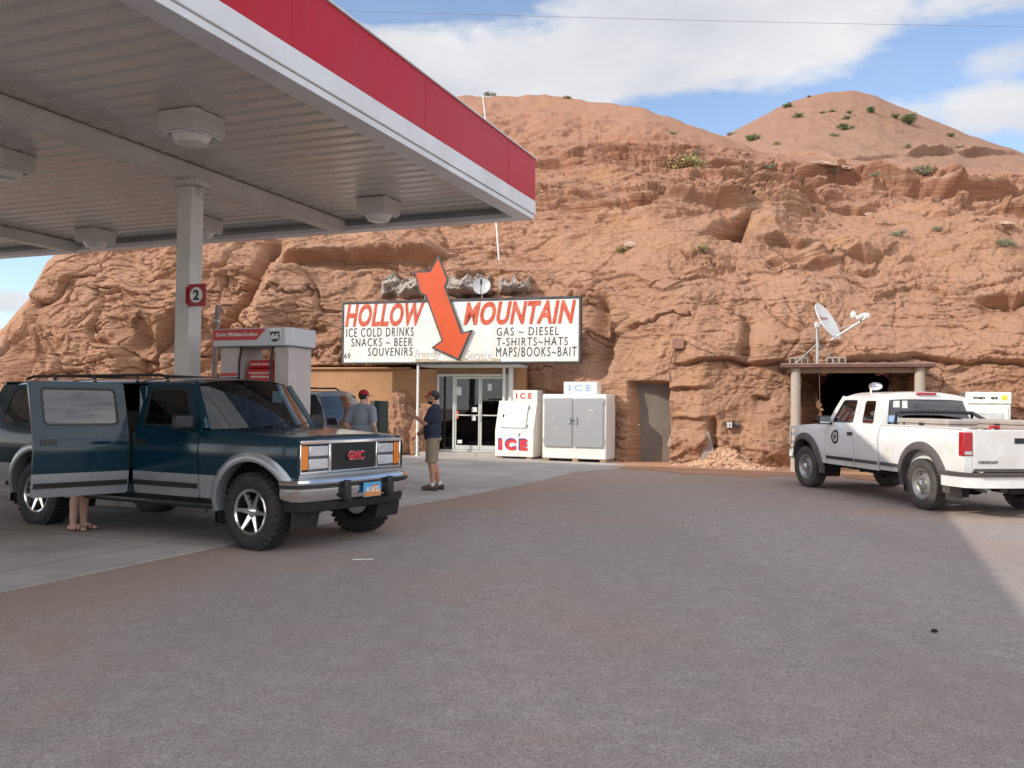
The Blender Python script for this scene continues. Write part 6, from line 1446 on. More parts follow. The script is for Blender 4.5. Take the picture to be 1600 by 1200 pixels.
# ================================================================ shed at the tunnel, dish, rock debris, shrubs, small things
M_COLS = mat('concrete_post', (.42, .36, .30), .85, var=.12, scale=4, bump=.3, bscale=30, dirt=((.40, .25, .17), .6, 3)); M_ROOFR = mat('rusty_roof_edge', (.14, .065, .05), .8, var=.3, scale=8); M_BLOCK = mat('cinder_block', (.36, .31, .27), .9, var=.15, scale=14, bump=.4, bscale=60)
M_DISHW = mat('dish_white', (.72, .71, .68), .35, var=.04, dirt=((.55, .45, .38), .4, 4)); M_WIRE = mat('brown_cable', (.16, .09, .065), .7)
cl = ground(1243, 737); crr = at(1437, 600, cl.y - .85); crr = Vector((crr.x, crr.y, 0)); ex = (crr - Vector((cl.x, cl.y, 0))).normalized(); ey = Vector((-ex.y, ex.x, 0)); SHZ = 2.56; wS = (crr - Vector((cl.x, cl.y, 0))).length
t = thing('tunnel_porch', 'low flat roof on two round posts in front of the dark tunnel mouth', 'porch', (cl.x, cl.y, 0), math.atan2(ex.y, ex.x))
for x in (0, wS):
    mb = MB(); mb.lathe([(.118, .0), (.115, .4), (.110, SHZ)], n=24, c=(x, 0, 0)); mb.build('post', M_COLS, t, ang=50)
mb = MB(); mb.bb(-.35, wS + .32, -.22, 2.6, SHZ + .001, SHZ + .085); ro = mb.build('roof', M_ROOFR, t, bevel=.008)
mb = MB(); mb.bb(-.33, wS + .30, -.20, 2.6, SHZ + .086, SHZ + .10); mb.build('roof_cover', M_BLOCK, ro)
mb = MB(); mb.bb(-.2, wS + .2, .02, .16, SHZ - .12, SHZ - .001); mb.bb(.6, .72, .17, 2.5, SHZ - .10, SHZ - .001); mb.bb(wS - .8, wS - .68, .17, 2.5, SHZ - .10, SHZ - .001); mb.build('rafter', M_PALLET, t)
mb = MB(); mb.cyl((.56, -.02, 1.0), (.53, -.05, SHZ), .008, n=6); mb.build('drop_wire', M_WIRE, t)
def onroof(px, py_, d=.25): p = on_plane(px, py_, Vector((cl.x, cl.y, 0)) + ey * d, ey); return p
def block_thing(px0, px1, lab):
    a = onroof(px0, 571); b = onroof(px1, 571); w = (b - a).length; t = thing('cinder_block', lab, 'concrete block', (a.x, a.y, SHZ + .101), math.atan2(ex.y, ex.x), 'blocks weighing down the tunnel porch roof')
    h = .165; mb = MB(); mb.bb(0, w, 0, .03, .0, .03); n = 3
    mb.bb(0, w, 0, .19, .001, .03); mb.bb(0, w, 0, .19, h - .03, h)
    for k in range(n + 1): x = (w - .03) * k / n; mb.bb(x, x + .03, .002, .188, .031, h - .031)
    mb.build('block_body', M_BLOCK, t, bevel=.006)
block_thing(1233, 1263, 'grey hollow concrete block on porch roof left of the dish mast')
block_thing(1291, 1322, 'grey hollow concrete block on porch roof right of the dish mast')
# the bore behind the porch; its unlit darkness is put into the lining colour
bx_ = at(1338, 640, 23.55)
M_BORE = mat('shade_dark_rock', (.05, .032, .024), .95, var=.3, scale=2, bump=.6, bscale=6)
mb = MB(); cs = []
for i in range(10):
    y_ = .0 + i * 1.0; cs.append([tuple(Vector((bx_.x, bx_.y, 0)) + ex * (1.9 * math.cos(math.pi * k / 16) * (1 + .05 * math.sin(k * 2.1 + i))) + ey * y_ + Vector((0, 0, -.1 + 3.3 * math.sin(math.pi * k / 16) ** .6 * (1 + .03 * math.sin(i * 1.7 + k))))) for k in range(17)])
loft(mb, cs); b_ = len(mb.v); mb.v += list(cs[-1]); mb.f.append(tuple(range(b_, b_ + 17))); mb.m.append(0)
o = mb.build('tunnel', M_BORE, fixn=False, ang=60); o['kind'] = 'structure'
# white dish on its mast
pm = onroof(1277, 571, .35); dc = at(1291, 503, pm.y - .05)
t = thing('white_satellite_dish', 'large white satellite dish on a braced mast above the tunnel porch', 'satellite dish', (pm.x, pm.y, SHZ + .101), 0)
rel = dc - Vector((pm.x, pm.y, SHZ + .101)); face = Vector((.62, -.62, .48)).normalized(); q = face.to_track_quat('Z', 'Y').to_matrix()
RD_ = .46; mb = MB(); v0 = MB(); pr = [(0.001, 0)] + [(RD_ * k / 12, .20 * RD_ * (k / 12) ** 2) for k in range(1, 13)] + [(RD_ * 1.015, .205 * RD_), (RD_ * 1.015, .16 * RD_)] + [(RD_ * k / 12, .20 * RD_ * (k / 12) ** 2 - .02) for k in range(11, 0, -1)] + [(0.001, -.02)]
v0.lathe(pr, n=48); off = -.1 * RD_ * face
mb.add([rel + off + q @ Vector((v[0] * .86, v[1] * 1.08, v[2])) for v in v0.v], v0.f); mb.build('reflector', M_DISHW, t, ang=35)
mb = MB(); qq = MB(); qq.lathe([(.001, .012), (.001, .012)], n=4)
tt = MB(); text_fit(tt, 'HughesNet', -.20, .20, -.05, .03, 0, bold=.02); upv = q.transposed() @ Vector((0, 0, 1)); upv.z = 0; upv.normalize(); rt = Vector((upv.y, -upv.x, 0))
mb = MB(); mb.add([rel + off + q @ (rt * v[0] + upv * (v[2] + .12) + Vector((0, 0, .025 + .20 * RD_ * ((v[0] ** 2 + (v[2] + .12) ** 2) / RD_ ** 2) - v[1]))) for v in tt.v], tt.f); mb.build('lettering', mat('dish_letter', (.50, .18, .14), .5), t, fixn=False)
fe = at(1353, 497, pm.y - .55) - Vector((pm.x, pm.y, SHZ + .101)); low = rel + off + Vector((.12, -.1, -.42))
mb = MB(); mb.tube([low, low.lerp(fe, .5) + Vector((0, 0, .0)), fe], .022, 8); mb.tube([rel + off + Vector((.3, -.2, -.15)), low.lerp(fe, .72)], .012, 6); mb.build('feed_arm', M_STEEL, t)
mb = MB(); mb.box(fe + Vector((-.10, .06, .05)), (.24, .10, .09), Euler((0, -.4, .2)).to_matrix()); mb.ell(fe + Vector((-.26, .1, .08)), (.07, .06, .10), 14, 8); mb.box(fe + Vector((.02, 0, .06)), (.10, .09, .12)); mb.build('feed_unit', M_DISHW, t, bevel=.012)
top = rel + off - face * .10
mb = MB(); mb.cyl((0, 0, 0), (0, 0, top.z - .02), .038, n=14); mb.tube([(-.55, -.1, .02), (-.02, 0, .48)], .016, 8); mb.tube([(.5, .12, .02), (.02, 0, .48)], .014, 8); mb.cyl((0, 0, 0), (0, 0, .02), .10, n=14); mb.build('mast', M_STEEL, t)
mb = MB(); mb.box((0, 0, top.z), (.11, .11, .14)); mb.tube([(0, 0, top.z), top + face * .08], .05, 10); mb.build('mount', M_DISHW, t, bevel=.012)
# cable slung from the junction box to the dish, the box, its conduit
def rock_at(px, py, dy): return at(px, py, dy)
jb = hit(1060, 537, .12); t = thing('junction_box', 'small rusty brown metal box fixed to the rock above the service door', 'junction box', jb, SRZ)
mb = MB(); mb.bb(-.14, .14, -.05, .6, -.12, .12); mb.build('box_body', mat('rusty_box', (.24, .115, .085), .8, var=.25, scale=8), t, bevel=.01)
mb = MB(); mb.bb(-.15, .15, -.062, -.051, -.13, .13); mb.build('cover', mat('rusty_cover', (.27, .135, .10), .75, var=.2, scale=6), t, bevel=.004)
pts = []
for k in range(13):
    u = k / 12; a = hit(1073, 535, .15); b = at(1275, 540, pm.y); p = a.lerp(b, u); p.z -= .38 * 4 * u * (1 - u) * (1 - .25 * u); pts.append(p)
t = thing('slack_cable', 'thin brown cable sagging across the rock to the white dish mast', 'cable'); mb = MB(); mb.tube(pts, .012, 6); mb.build('cable', M_WIRE, t)
t = thing('conduit', 'thin conduit leaning on the rock beside the service door top', 'conduit'); mb = MB(); mb.tube([hit(1054, 546, .06), hit(1049, 560, .10), hit(1045, 578, .08), hit(1047, 596, .06)], .014, 6); mb.build('conduit_tube', M_WIRE, t)
fl = hit(1140, 664, .10); t = thing('flood_lamp', 'small square flood lamp fixed low on the rock face', 'flood lamp', fl, SRZ)
mb = MB(); mb.bb(-.075, .075, -.02, .5, -.08, .08); mb.bb(.08, .25, .05, .4, -.02, .04); mb.build('lamp_housing', M_GREYTRIM, t, bevel=.012)
mb = MB(); mb.bb(-.06, .06, -.028, -.0205, -.065, .065); lo = mb.build('lens', M_LENS, t)
mb = MB(); mb.bb(-.06, .06, -.034, -.0285, -.006, .006); mb.bb(-.006, .006, -.040, -.0345, -.06, .06); mb.build('guard', M_GREYTRIM, lo)
sl = hit(1107, 716, .05); t = thing('leaning_slab', 'pointed grey slab leaning in a crack behind the rubble heap', 'slab', (sl.x, sl.y, .0), SRZ)
mb = MB(); mb.prism([(-.26, 0), (.22, 0), (.14, .5), (.0, 1.0), (-.05, 1.0)], 0, .07); mb.build('slab_body', mat('grey_slate', (.30, .24, .22), .85, var=.15, scale=5), t)

# ---------------------------------------------------------------- loose rock
def rock_mesh(name, r, seed, m, parent=None, det=3, flat=.8, rough=.28):
    bm = bmesh.new(); bmesh.ops.create_icosphere(bm, subdivisions=det, radius=1.0)
    P = np.array([v.co[:] for v in bm.verts]); f1, f2, cid = voronoi(P * 1.1 + seed * 3.3)
    g1, g2, gc = voronoi(P * 2.4 + seed * 1.7); d = 1 + rough * (cid - .5) * 1.1 + .20 * fbm(P * 1.4 + seed, 5, .55) + .10 * (gc - .5) - .05 * np.exp(-((g2 - g1) / .06) ** 2)
    for v, k in zip(bm.verts, d): v.co = Vector((v.co.x * r[0], v.co.y * r[1], v.co.z * r[2])) * float(k)
    me = bpy.data.meshes.new(name); bm.to_mesh(me); bm.free(); me.materials.append(m)
    me.polygons.foreach_set('use_smooth', [True] * len(me.polygons)); me.set_sharp_from_angle(angle=R_(35))
    o = bpy.data.objects.new(name, me); COL.objects.link(o)
    if parent: o.parent = parent
    return o
bo_ = ground(1042, 719); o = rock_mesh('boulder', (.40, .36, .34), 4, M_ROCK, det=5); o.location = (bo_.x, bo_.y + .15, bo_.z + .24); tag(o, 'rounded sandstone boulder lying at the foot of the service door', 'boulder')
M_RUB = mat('rubble', (.52, .33, .22), .95, var=.25, scale=3, bump=.4, bscale=30, spec=.2)
def rubble():
    rnd = random.Random(9); mb = MB(); L0 = ground(1062, 727); L1 = ground(1195, 733); ax = (Vector((L1.x, L1.y, 0)) - Vector((L0.x, L0.y, 0)))
    unit = []
    for k in range(6):
        a = rnd.random() * 6
        unit.append([Vector((math.cos(2 * math.pi * i / 6 + a) * rnd.uniform(.7, 1.1), math.sin(2 * math.pi * i / 6 + a) * rnd.uniform(.7, 1.1), rnd.uniform(-.2, .2))) for i in range(6)])
    def hgt(u, w): return max(0, .46 * math.exp(-((u - .52) / .27) ** 2) * math.exp(-((w - .5) / .38) ** 2))
    g_ = MB()
    cs = []
    for i in range(29):
        row = []
        for j in range(15):
            u = -.08 + 1.16 * i / 28; w = -.15 + 1.3 * j / 14; p = L0 + ax * u + Vector((.28, .96, 0)) * (w * 1.15 - .25); e = min(1, 5 * min(i, 28 - i) / 28, 5 * min(j, 14 - j) / 14)
            row.append((p.x, p.y, float(gz(p.x, p.y)) - .03 + (hgt(u, w) * .92 + .03 + rnd.uniform(0, .03)) * e))
        cs.append(row)
    loft(mb, cs)
    for k in range(1500):
        u, w = rnd.gauss(.5, .27), rnd.gauss(.42, .27)
        if not (-.12 < u < 1.15 and -.25 < w < 1.15): continue
        p = L0 + ax * u + Vector((.28, .96, 0)) * (w * 1.15 - .25); z = float(gz(p.x, p.y)) + hgt(u, w)
        s = rnd.uniform(.022, .06) * (1.9 if rnd.random() < .06 else 1); U = rnd.choice(unit); rot = Euler((rnd.gauss(0, .5), rnd.gauss(0, .5), rnd.random() * 6)).to_matrix(); th = rnd.uniform(.3, .7)
        vs = [Vector((p.x, p.y, z)) + rot @ Vector((q.x * s * 1.3, q.y * s, q.z * s - s * th * .5)) for q in U] + [Vector((p.x, p.y, z)) + rot @ Vector((q.x * s * 1.05, q.y * s * .8, q.z * s + s * th * .6)) for q in U]
        mb.add(vs, [tuple(range(5, -1, -1)), tuple(range(6, 12))] + [(i, (i + 1) % 6, 6 + (i + 1) % 6, 6 + i) for i in range(6)])
    o = mb.build('rubble_heap', M_RUB, ang=20, fixn=False); tag(o, 'heap of broken pale red stone chips at the foot of the rock', 'rubble', kind='stuff')
rubble()
# rock beside the entrance, grey draped rock above the sign
for px, py, y, r, sd, lab in ((624, 672, 26.75, (.60, .55, .98), 12, 'tall sunlit sandstone lump against the ochre wall beside the entrance'), (660, 688, 26.6, (.4, .4, .75), 15, 'smaller sandstone lump between the tall lump and the shop door'), (600, 700, 26.4, (.45, .4, .45), 18, 'low sandstone lump left of the tall one by the ochre wall')):
    o = rock_mesh('rock_outcrop', r, sd, M_ROCK, det=5, rough=.35); o.location = at(px, py, y); tag(o, lab, 'rock', 'sandstone lumps beside the shop entrance')
M_GROCK = mat('grey_rock', (.32, .272, .24), .9, var=.30, scale=3.5, bump=.9, bscale=9, spec=.2, dirt=((.46, .40, .36), .6, 2.5))
def drape(px0, px1, py0, py1, y, seed, lab):
    """a crumpled sheet of grey rock plastered on the slope"""
    n, m = 70, 34; rnd = np.random.RandomState(seed); U, Wv = np.meshgrid(np.linspace(0, 1, n), np.linspace(0, 1, m), indexing='ij')
    e = fbm(np.stack([U.ravel() * 5, Wv.ravel() * 0 + seed, U.ravel() * 0], 1), 4).reshape(n, m) * .40
    PX = px0 + (px1 - px0) * U; PY = py1 - (py1 - py0) * (Wv * (.80 + e) + .02 * np.sin(U * 9))
    P = np.array([hit(a_, b_)[:] for a_, b_ in zip(PX.ravel(), PY.ravel())]); Y = P[:, 1].reshape(n, m); k = np.ones(5) / 5; Y = np.apply_along_axis(lambda q: np.convolve(np.pad(q, 2, 'edge'), k, 'valid'), 0, Y); P = px_to_world(PX.ravel(), PY.ravel(), Y.ravel())
    d = .30 * ridged(P * np.array((1.0, 1.0, 1.5)) + seed, 4, .55) + .10 * np.abs(fbm(P * 4.0 + 3, 3))
    bd = np.minimum(np.minimum(U, 1 - U) * 7, np.minimum(Wv * 4, (1 - Wv) * 5)).clip(0, 1).ravel()
    P[:, 1] -= (.8 * d * bd - .30 * (1 - bd) + .22 * bd); V = P
    o = set_mesh_np('grey_rock_sheet', V, grid_faces(n, m), M_GROCK); tag(o, lab, 'rock', 'crumpled grey rock above the billboard')
drape(592, 668, 424, 468, 26.85, 3, 'crumpled darker grey rock left of the orange arrow tail')
drape(690, 772, 420, 467, 26.4, 5, 'pale crumpled grey rock between the arrow and the small dish')
drape(776, 832, 430, 463, 26.1, 8, 'small pale crumpled grey rock right of the small dish')
# whip aerial and overhead wire
a = hit(782, 402, .0); b = at(754, 150, a.y + .3); t = thing('whip_aerial', 'very tall thin white aerial pole leaning above the billboard', 'aerial pole', a, 0)
mb = MB(); mb.tube([(0, 0, -.6), (b - a) * .5 + Vector((.03, 0, 0)), b - a], [.028, .024, .016], 8); mb.build('pole', M_WHITE, t)
mb = MB(); mb.cyl((0, 0, -.65), (0, 0, -.2), .05, n=10); mb.build('socket', M_STEEL, t)
t = thing('overhead_wire', 'single thin power line crossing the sky above the rock', 'power line'); mb = MB(); A = at(300, 9, 22); B = at(1900, 46, 26); pts = []
for k in range(21): u = k / 20; p = A.lerp(B, u); p.z -= .08 * 4 * u * (1 - u); pts.append(p)
mb.tube(pts, .0055, 5); mb.build('wire', mat('line_wire', (.22, .22, .24), .5), t)
# white freezer behind the pickup
fz = at(1509, 690, 20.6); t = thing('upright_freezer', 'white upright display freezer with glass door behind the pickup', 'freezer', (fz.x, fz.y, float(gz(0, 20.6))), SRZ)
mb = MB(); mb.bb(0, .93, 0, .7, .05, 1.66); mb.build('cabinet', M_ICEW, t, bevel=.015)
mb = MB(); mb.bb(-.01, .94, -.03, .6, 1.661, 1.93); hb = mb.build('header_panel', M_ICEW, t, bevel=.012)
mb = MB(); text_fit(mb, 'men', .16, .40, 1.765, 1.82, -.033, bold=.03); text_fit(mb, 'as', .52, .66, 1.765, 1.82, -.033, bold=.03); mb.build('lettering', M_BLACK, hb, fixn=False)
mb = MB(); mb.lathe([(0, -.034), (.065, -.034), (.065, -.0305)], 'Y', 20, c=(.80, 0, 1.80)); mb.build('sun_emblem', mat('sun_yellow', (.78, .60, .05), .5), hb)
mb = MB(); mb.bb(.06, .87, -.035, -.002, .18, 1.60); dd = mb.build('door', M_ICEW, t, bevel=.008)
mb = MB(); mb.bb(.14, .79, -.040, -.0355, .28, 1.45); mb.build('glass', mat('frosted_glass', (.50, .52, .50), .25, var=.2, scale=5), dd)
mb = MB(); mb.tube([(.10, -.036, .8), (.10, -.08, .82), (.10, -.08, 1.1), (.10, -.036, 1.12)], .012); mb.build('handle', M_STEEL, dd)
# service cabinet past the man in grey
cb = ground(591, 716); t = thing('service_cabinet', 'slim beige and dark green cabinet behind the man in the grey T-shirt', 'cabinet', (cb.x, 17.6, float(gz(0, 17.6))), -cA)
cx_ = at(591, 650, 17.6).x; t.location.x = cx_
mb = MB(); mb.bb(-.10, .0, -.16, .16, .0, 1.62); mb.build('cabinet_front', M_PTAN, t, bevel=.012)
mb = MB(); mb.bb(.001, .13, -.17, .17, .55, 1.62); mb.build('cabinet_side', mat('dark_green_metal', (.02, .045, .04), .5), t, bevel=.012)
mb = MB(); mb.tube([(-.05, -.17, 1.3), (-.04, -.26, 1.1), (-.03, -.24, .7), (-.05, -.18, .5)], .015); mb.build('hose', M_DARK, t)
# litter
p = ground(567, 876); t = thing('drinking_straw', 'white drinking straw lying on the gravel in front of the dark car', 'straw', (p.x, p.y, .012), .10); mb = MB(); mb.cyl((-.10, 0, 0), (.10, .012, .0), .004, n=8); mb.build('straw_tube', M_WHITE, t)
p = ground(1460, 988); o = rock_mesh('pebble', (.022, .017, .013), 3, M_UNDER, det=2); o.location = (p.x, p.y, .012); tag(o, 'single small dark pebble on the gravel at lower right', 'pebble')
# ---------------------------------------------------------------- shrubs
def shrub_mesh(seed, n, leaf, flat, mats):
    rnd = random.Random(seed); mb = MB()
    cl_ = [(rnd.gauss(0, .42), rnd.gauss(0, .35), rnd.uniform(.15, .85)) for _ in range(9)]
    for k in range(n):
        c = rnd.choice(cl_); p = Vector((rnd.gauss(c[0], .20), rnd.gauss(c[1], .2), max(.02, rnd.gauss(c[2] * flat, .14))))
        d = Vector((rnd.gauss(0, 1), rnd.gauss(0, 1), abs(rnd.gauss(.9, .6)))).normalized(); sd = d.cross(Vector((rnd.gauss(0, 1), rnd.gauss(0, 1), rnd.gauss(0, 1)))).normalized(); l = leaf * rnd.uniform(.6, 1.3); w = l * .22; mb.cur = 0 if rnd.random() < .65 else 1
        mb.add([p - d * l * .5, p + sd * w, p + d * l * .5, p - sd * w], [(0, 1, 2, 3)])
    for k in range(14):
        a = rnd.random() * 6.28; q = Vector((math.cos(a) * rnd.uniform(.2, .7), math.sin(a) * rnd.uniform(.2, .6), rnd.uniform(.4, .9) * flat)); mb.cur = 2; mb.tube([(0, 0, -.15), q * .5 + Vector((0, 0, .1)), q], [.03, .02, .008], 4)
    return mb
M_LG = [mat('leaf_green', (.105, .14, .055), .8, var=.3), mat('leaf_green_light', (.165, .20, .09), .8, var=.3), mat('shrub_twig', (.16, .11, .08), .9)]
M_LS = [mat('leaf_sage', (.22, .215, .14), .85, var=.25), mat('leaf_sage_pale', (.33, .31, .21), .85, var=.25), M_LG[2]]
M_LY = [mat('leaf_straw', (.36, .30, .13), .85, var=.25), mat('leaf_olive', (.23, .21, .08), .85, var=.25), M_LG[2]]
PROTO = {}
for kname, seed, n, lf, fl_, ms in (('green', 1, 1100, .20, 1.0, M_LG), ('sage', 2, 900, .18, .8, M_LS), ('straw', 3, 1000, .20, .8, M_LY)):
    mb = shrub_mesh(seed, n, lf, fl_, ms); me_o = mb.build('shrub', ms, fixn=False); PROTO[kname] = me_o.data; bpy.data.objects.remove(me_o)

SHR = [(1176, 219, 19, 'green', 'round green bush at the left foot of the hill'), (1246, 183, 15, 'green', 'small green bush high on the left slope of the hill'), (1320, 202, 22, 'green', 'full green bush in the middle of the hill slope'), (1360, 175, 17, 'green', 'green bush just right below the hill summit'),
  (1418, 192, 30, 'green', 'largest green bush, on the right slope of the hill'), (1397, 184, 14, 'green', 'small green bush touching the left of the largest hill bush'), (1300, 175, 9, 'green', 'tiny green tuft below the hill summit, left of the middle'), (1326, 177, 10, 'green', 'tiny green tuft straight below the hill summit'),
  (1322, 186, 12, 'green', 'tiny green tuft right above the full middle hill bush'), (1285, 177, 8, 'green', 'tiniest green tuft on the upper left hill slope'), (1484, 213, 13, 'green', 'small green bush low on the right hill slope'), (1230, 168, 16, 'green', 'dark green shrub on the left skyline of the hill'), (1264, 152, 7, 'green', 'tiny dark shrub on the skyline left of the hill summit'),
  (1304, 213, 14, 'sage', 'pale grey green shrub below the full middle hill bush'), (1417, 231, 16, 'sage', 'pale grey green shrub low on the hill under its largest bush'), (1498, 231, 13, 'sage', 'small pale shrub at the far right foot of the hill'), (1212, 226, 10, 'straw', 'small yellowish tuft right of the round bush at the hill foot'),
  (1198, 264, 20, 'sage', 'grey green shrub on the ledge end left of the terrace'), (1301, 270, 17, 'sage', 'grey green shrub beside pale stones on the terrace'), (1366, 275, 19, 'sage', 'grey green shrub in the middle of the terrace below the hill'), (1447, 271, 38, 'sage', 'wide low grey green shrub on the terrace right of the middle'),
  (1401, 369, 26, 'sage', 'pale grey shrub alone on the rock slope above the white dish'), (1467, 360, 18, 'sage', 'pale grey shrub in a hollow right of the one above the dish'), (1571, 383, 26, 'sage', 'pale grey shrub near the right edge of the rock slope'), (1142, 211, 13, 'sage', 'small grey shrub in the dip between the dome and the hill'),
  (1069, 263, 50, 'straw', 'big yellow green bush on the ledge under the dome'), (1099, 393, 27, 'straw', 'yellowish bush at the mouth of the dark hollow'), (1086, 244, 20, 'sage', 'low grey green shrub just above the big yellow bush'), (972, 393, 18, 'straw', 'small dry yellow tuft left of the dark hollow'), (1050, 209, 10, 'sage', 'tiny grey tuft on the right flank of the dome'),
  (764, 149, 16, 'sage', 'grey shrub on top of the dome beside the aerial'), (886, 154, 12, 'straw', 'bare dry shrub on the skyline of the dome')]
rr = random.Random(77)
for px, py, w, kd, lab in SHR:
    p = hit(px, py)
    o = bpy.data.objects.new('shrub', PROTO[kd]); COL.objects.link(o); s_ = w / FPX * p.y / 1.85; o.location = (p.x, p.y - .1 * s_, p.z - .1 * s_); o.scale = (s_, s_, s_ * rr.uniform(.8, 1.05)); o.rotation_euler = (0, 0, rr.random() * 6.28); tag(o, lab, 'shrub', 'shrubs on the rock and hill')
M_PSTONE = mat('pale_stone', (.45, .31, .23), .9, var=.15, scale=5, bump=.4, bscale=20)
# pale fallen slabs on the terrace
for px, py, r, sd, lab in ((1291, 256, (.80, .35, .13), 31, 'long pale stone slab lying on the terrace below the hill'), (1322, 262, (.35, .3, .10), 32, 'small pale stone right of the long slab on the terrace'), (988, 383, (.40, .3, .16), 33, 'pale loose stone on the slope left of the dark hollow'), (1357, 335, (.35, .3, .10), 34, 'pale flat stone on the slope right of the dark hollow'), (1575, 350, (.4, .3, .14), 35, 'pale flat stone near the right edge of the slope')):
    p = hit(px, py); o = rock_mesh('stone_slab', tuple(k * .55 for k in r), sd, M_PSTONE, det=4); o.location = (p.x, p.y, p.z + .01); o.rotation_euler = (.35, .1, 0); tag(o, lab, 'stone', 'pale stones lying on the slope')
# ================================================================ people
M_SKIN = mat('skin', (.46, .24, .16), .55, var=.08, scale=9, spec=.3); M_SKINL = mat('skin_light', (.56, .34, .26), .55, var=.06, scale=9, spec=.3)
M_NAVY = mat('navy_cotton', (.018, .026, .055), .9, var=.15, bump=.25, bscale=24); M_KHAKI = mat('khaki_cotton', (.27, .215, .15), .9, var=.10, bump=.3, bscale=26); M_GREYT = mat('grey_cotton', (.235, .27, .32), .9, var=.08, bump=.25, bscale=20)
M_CAPR = mat('cap_red', (.36, .015, .025), .8, var=.08); M_CAPG = mat('cap_grey', (.05, .05, .055), .85, var=.1); M_HAIR = mat('dark_hair', (.022, .014, .010), .7, var=.3, bump=.3, bscale=90); M_SHOE = mat('brown_shoe', (.085, .05, .04), .75, var=.25, scale=20); M_SOLE = mat('shoe_sole', (.04, .035, .03), .8); M_SOCK = mat('white_sock', (.62, .60, .57), .9); M_SANDAL = mat('sandal', (.10, .05, .035), .6, var=.3); M_EYEW = mat('eye_white', (.7, .68, .65), .3); M_DENIM = mat('denim', (.06, .08, .14), .9, var=.15)
def blob(mb, pts, rad):
    """tapered limb with rounded joints"""
    pts = [Vector(p) for p in pts]
    for i in range(len(pts) - 1): mb.cyl(pts[i], pts[i + 1], rad[i], rad[i + 1], n=14)
    for p, r in zip(pts, rad): mb.ell(p, r, 14, 10)
def fuse(mb, name, m, parent, vox=.010, smooth=6):
    o = mb.build(name, m, parent, fixn=False); md = o.modifiers.new('remesh', 'REMESH'); md.mode = 'VOXEL'; md.voxel_size = vox; s = o.modifiers.new('smooth', 'SMOOTH'); s.factor = .5; s.iterations = smooth
    bake(o); o.data.polygons.foreach_set('use_smooth', [True] * len(o.data.polygons)); return o
def hand(mb, w, d, nrm, curl=.5, L_=.185, side=1):
    """palm, five unequal bent fingers; d points along the hand, nrm out of the back of the hand"""
    w = Vector(w); d = Vector(d).normalized(); nrm = Vector(nrm); nrm = (nrm - d * nrm.dot(d)).normalized(); x = d.cross(nrm) * side
    mb.ell(w + d * .048, (.001 + .052, .040, .017), 14, 8, Matrix((d, x, nrm)).transposed())
    for k, (o, l) in enumerate(((.030, .072), (.011, .082), (-.009, .077), (-.028, .060))):
        p = w + d * .085 + x * o; pts = [p - d * .02]; a = .12 * curl + .06 * k * curl; v = d
        for q, f in enumerate((.45, .32, .27)):
            a += curl * .55; v = (d * math.cos(a) - nrm * math.sin(a)); pts.append(pts[-1] + v * l * f + (d * .02 if q == 0 else Vector()))
        blob(mb, pts, [.0095, .009, .0082, .0072])
    t = w + d * .02 + x * .03; blob(mb, [t, t + (d * .5 + x * .75 - nrm * .25).normalized() * .040, t + (d * .5 + x * .75 - nrm * .25).normalized() * .040 + (d * .9 + x * .25 - nrm * .3).normalized() * .035], [.013, .0105, .0085])
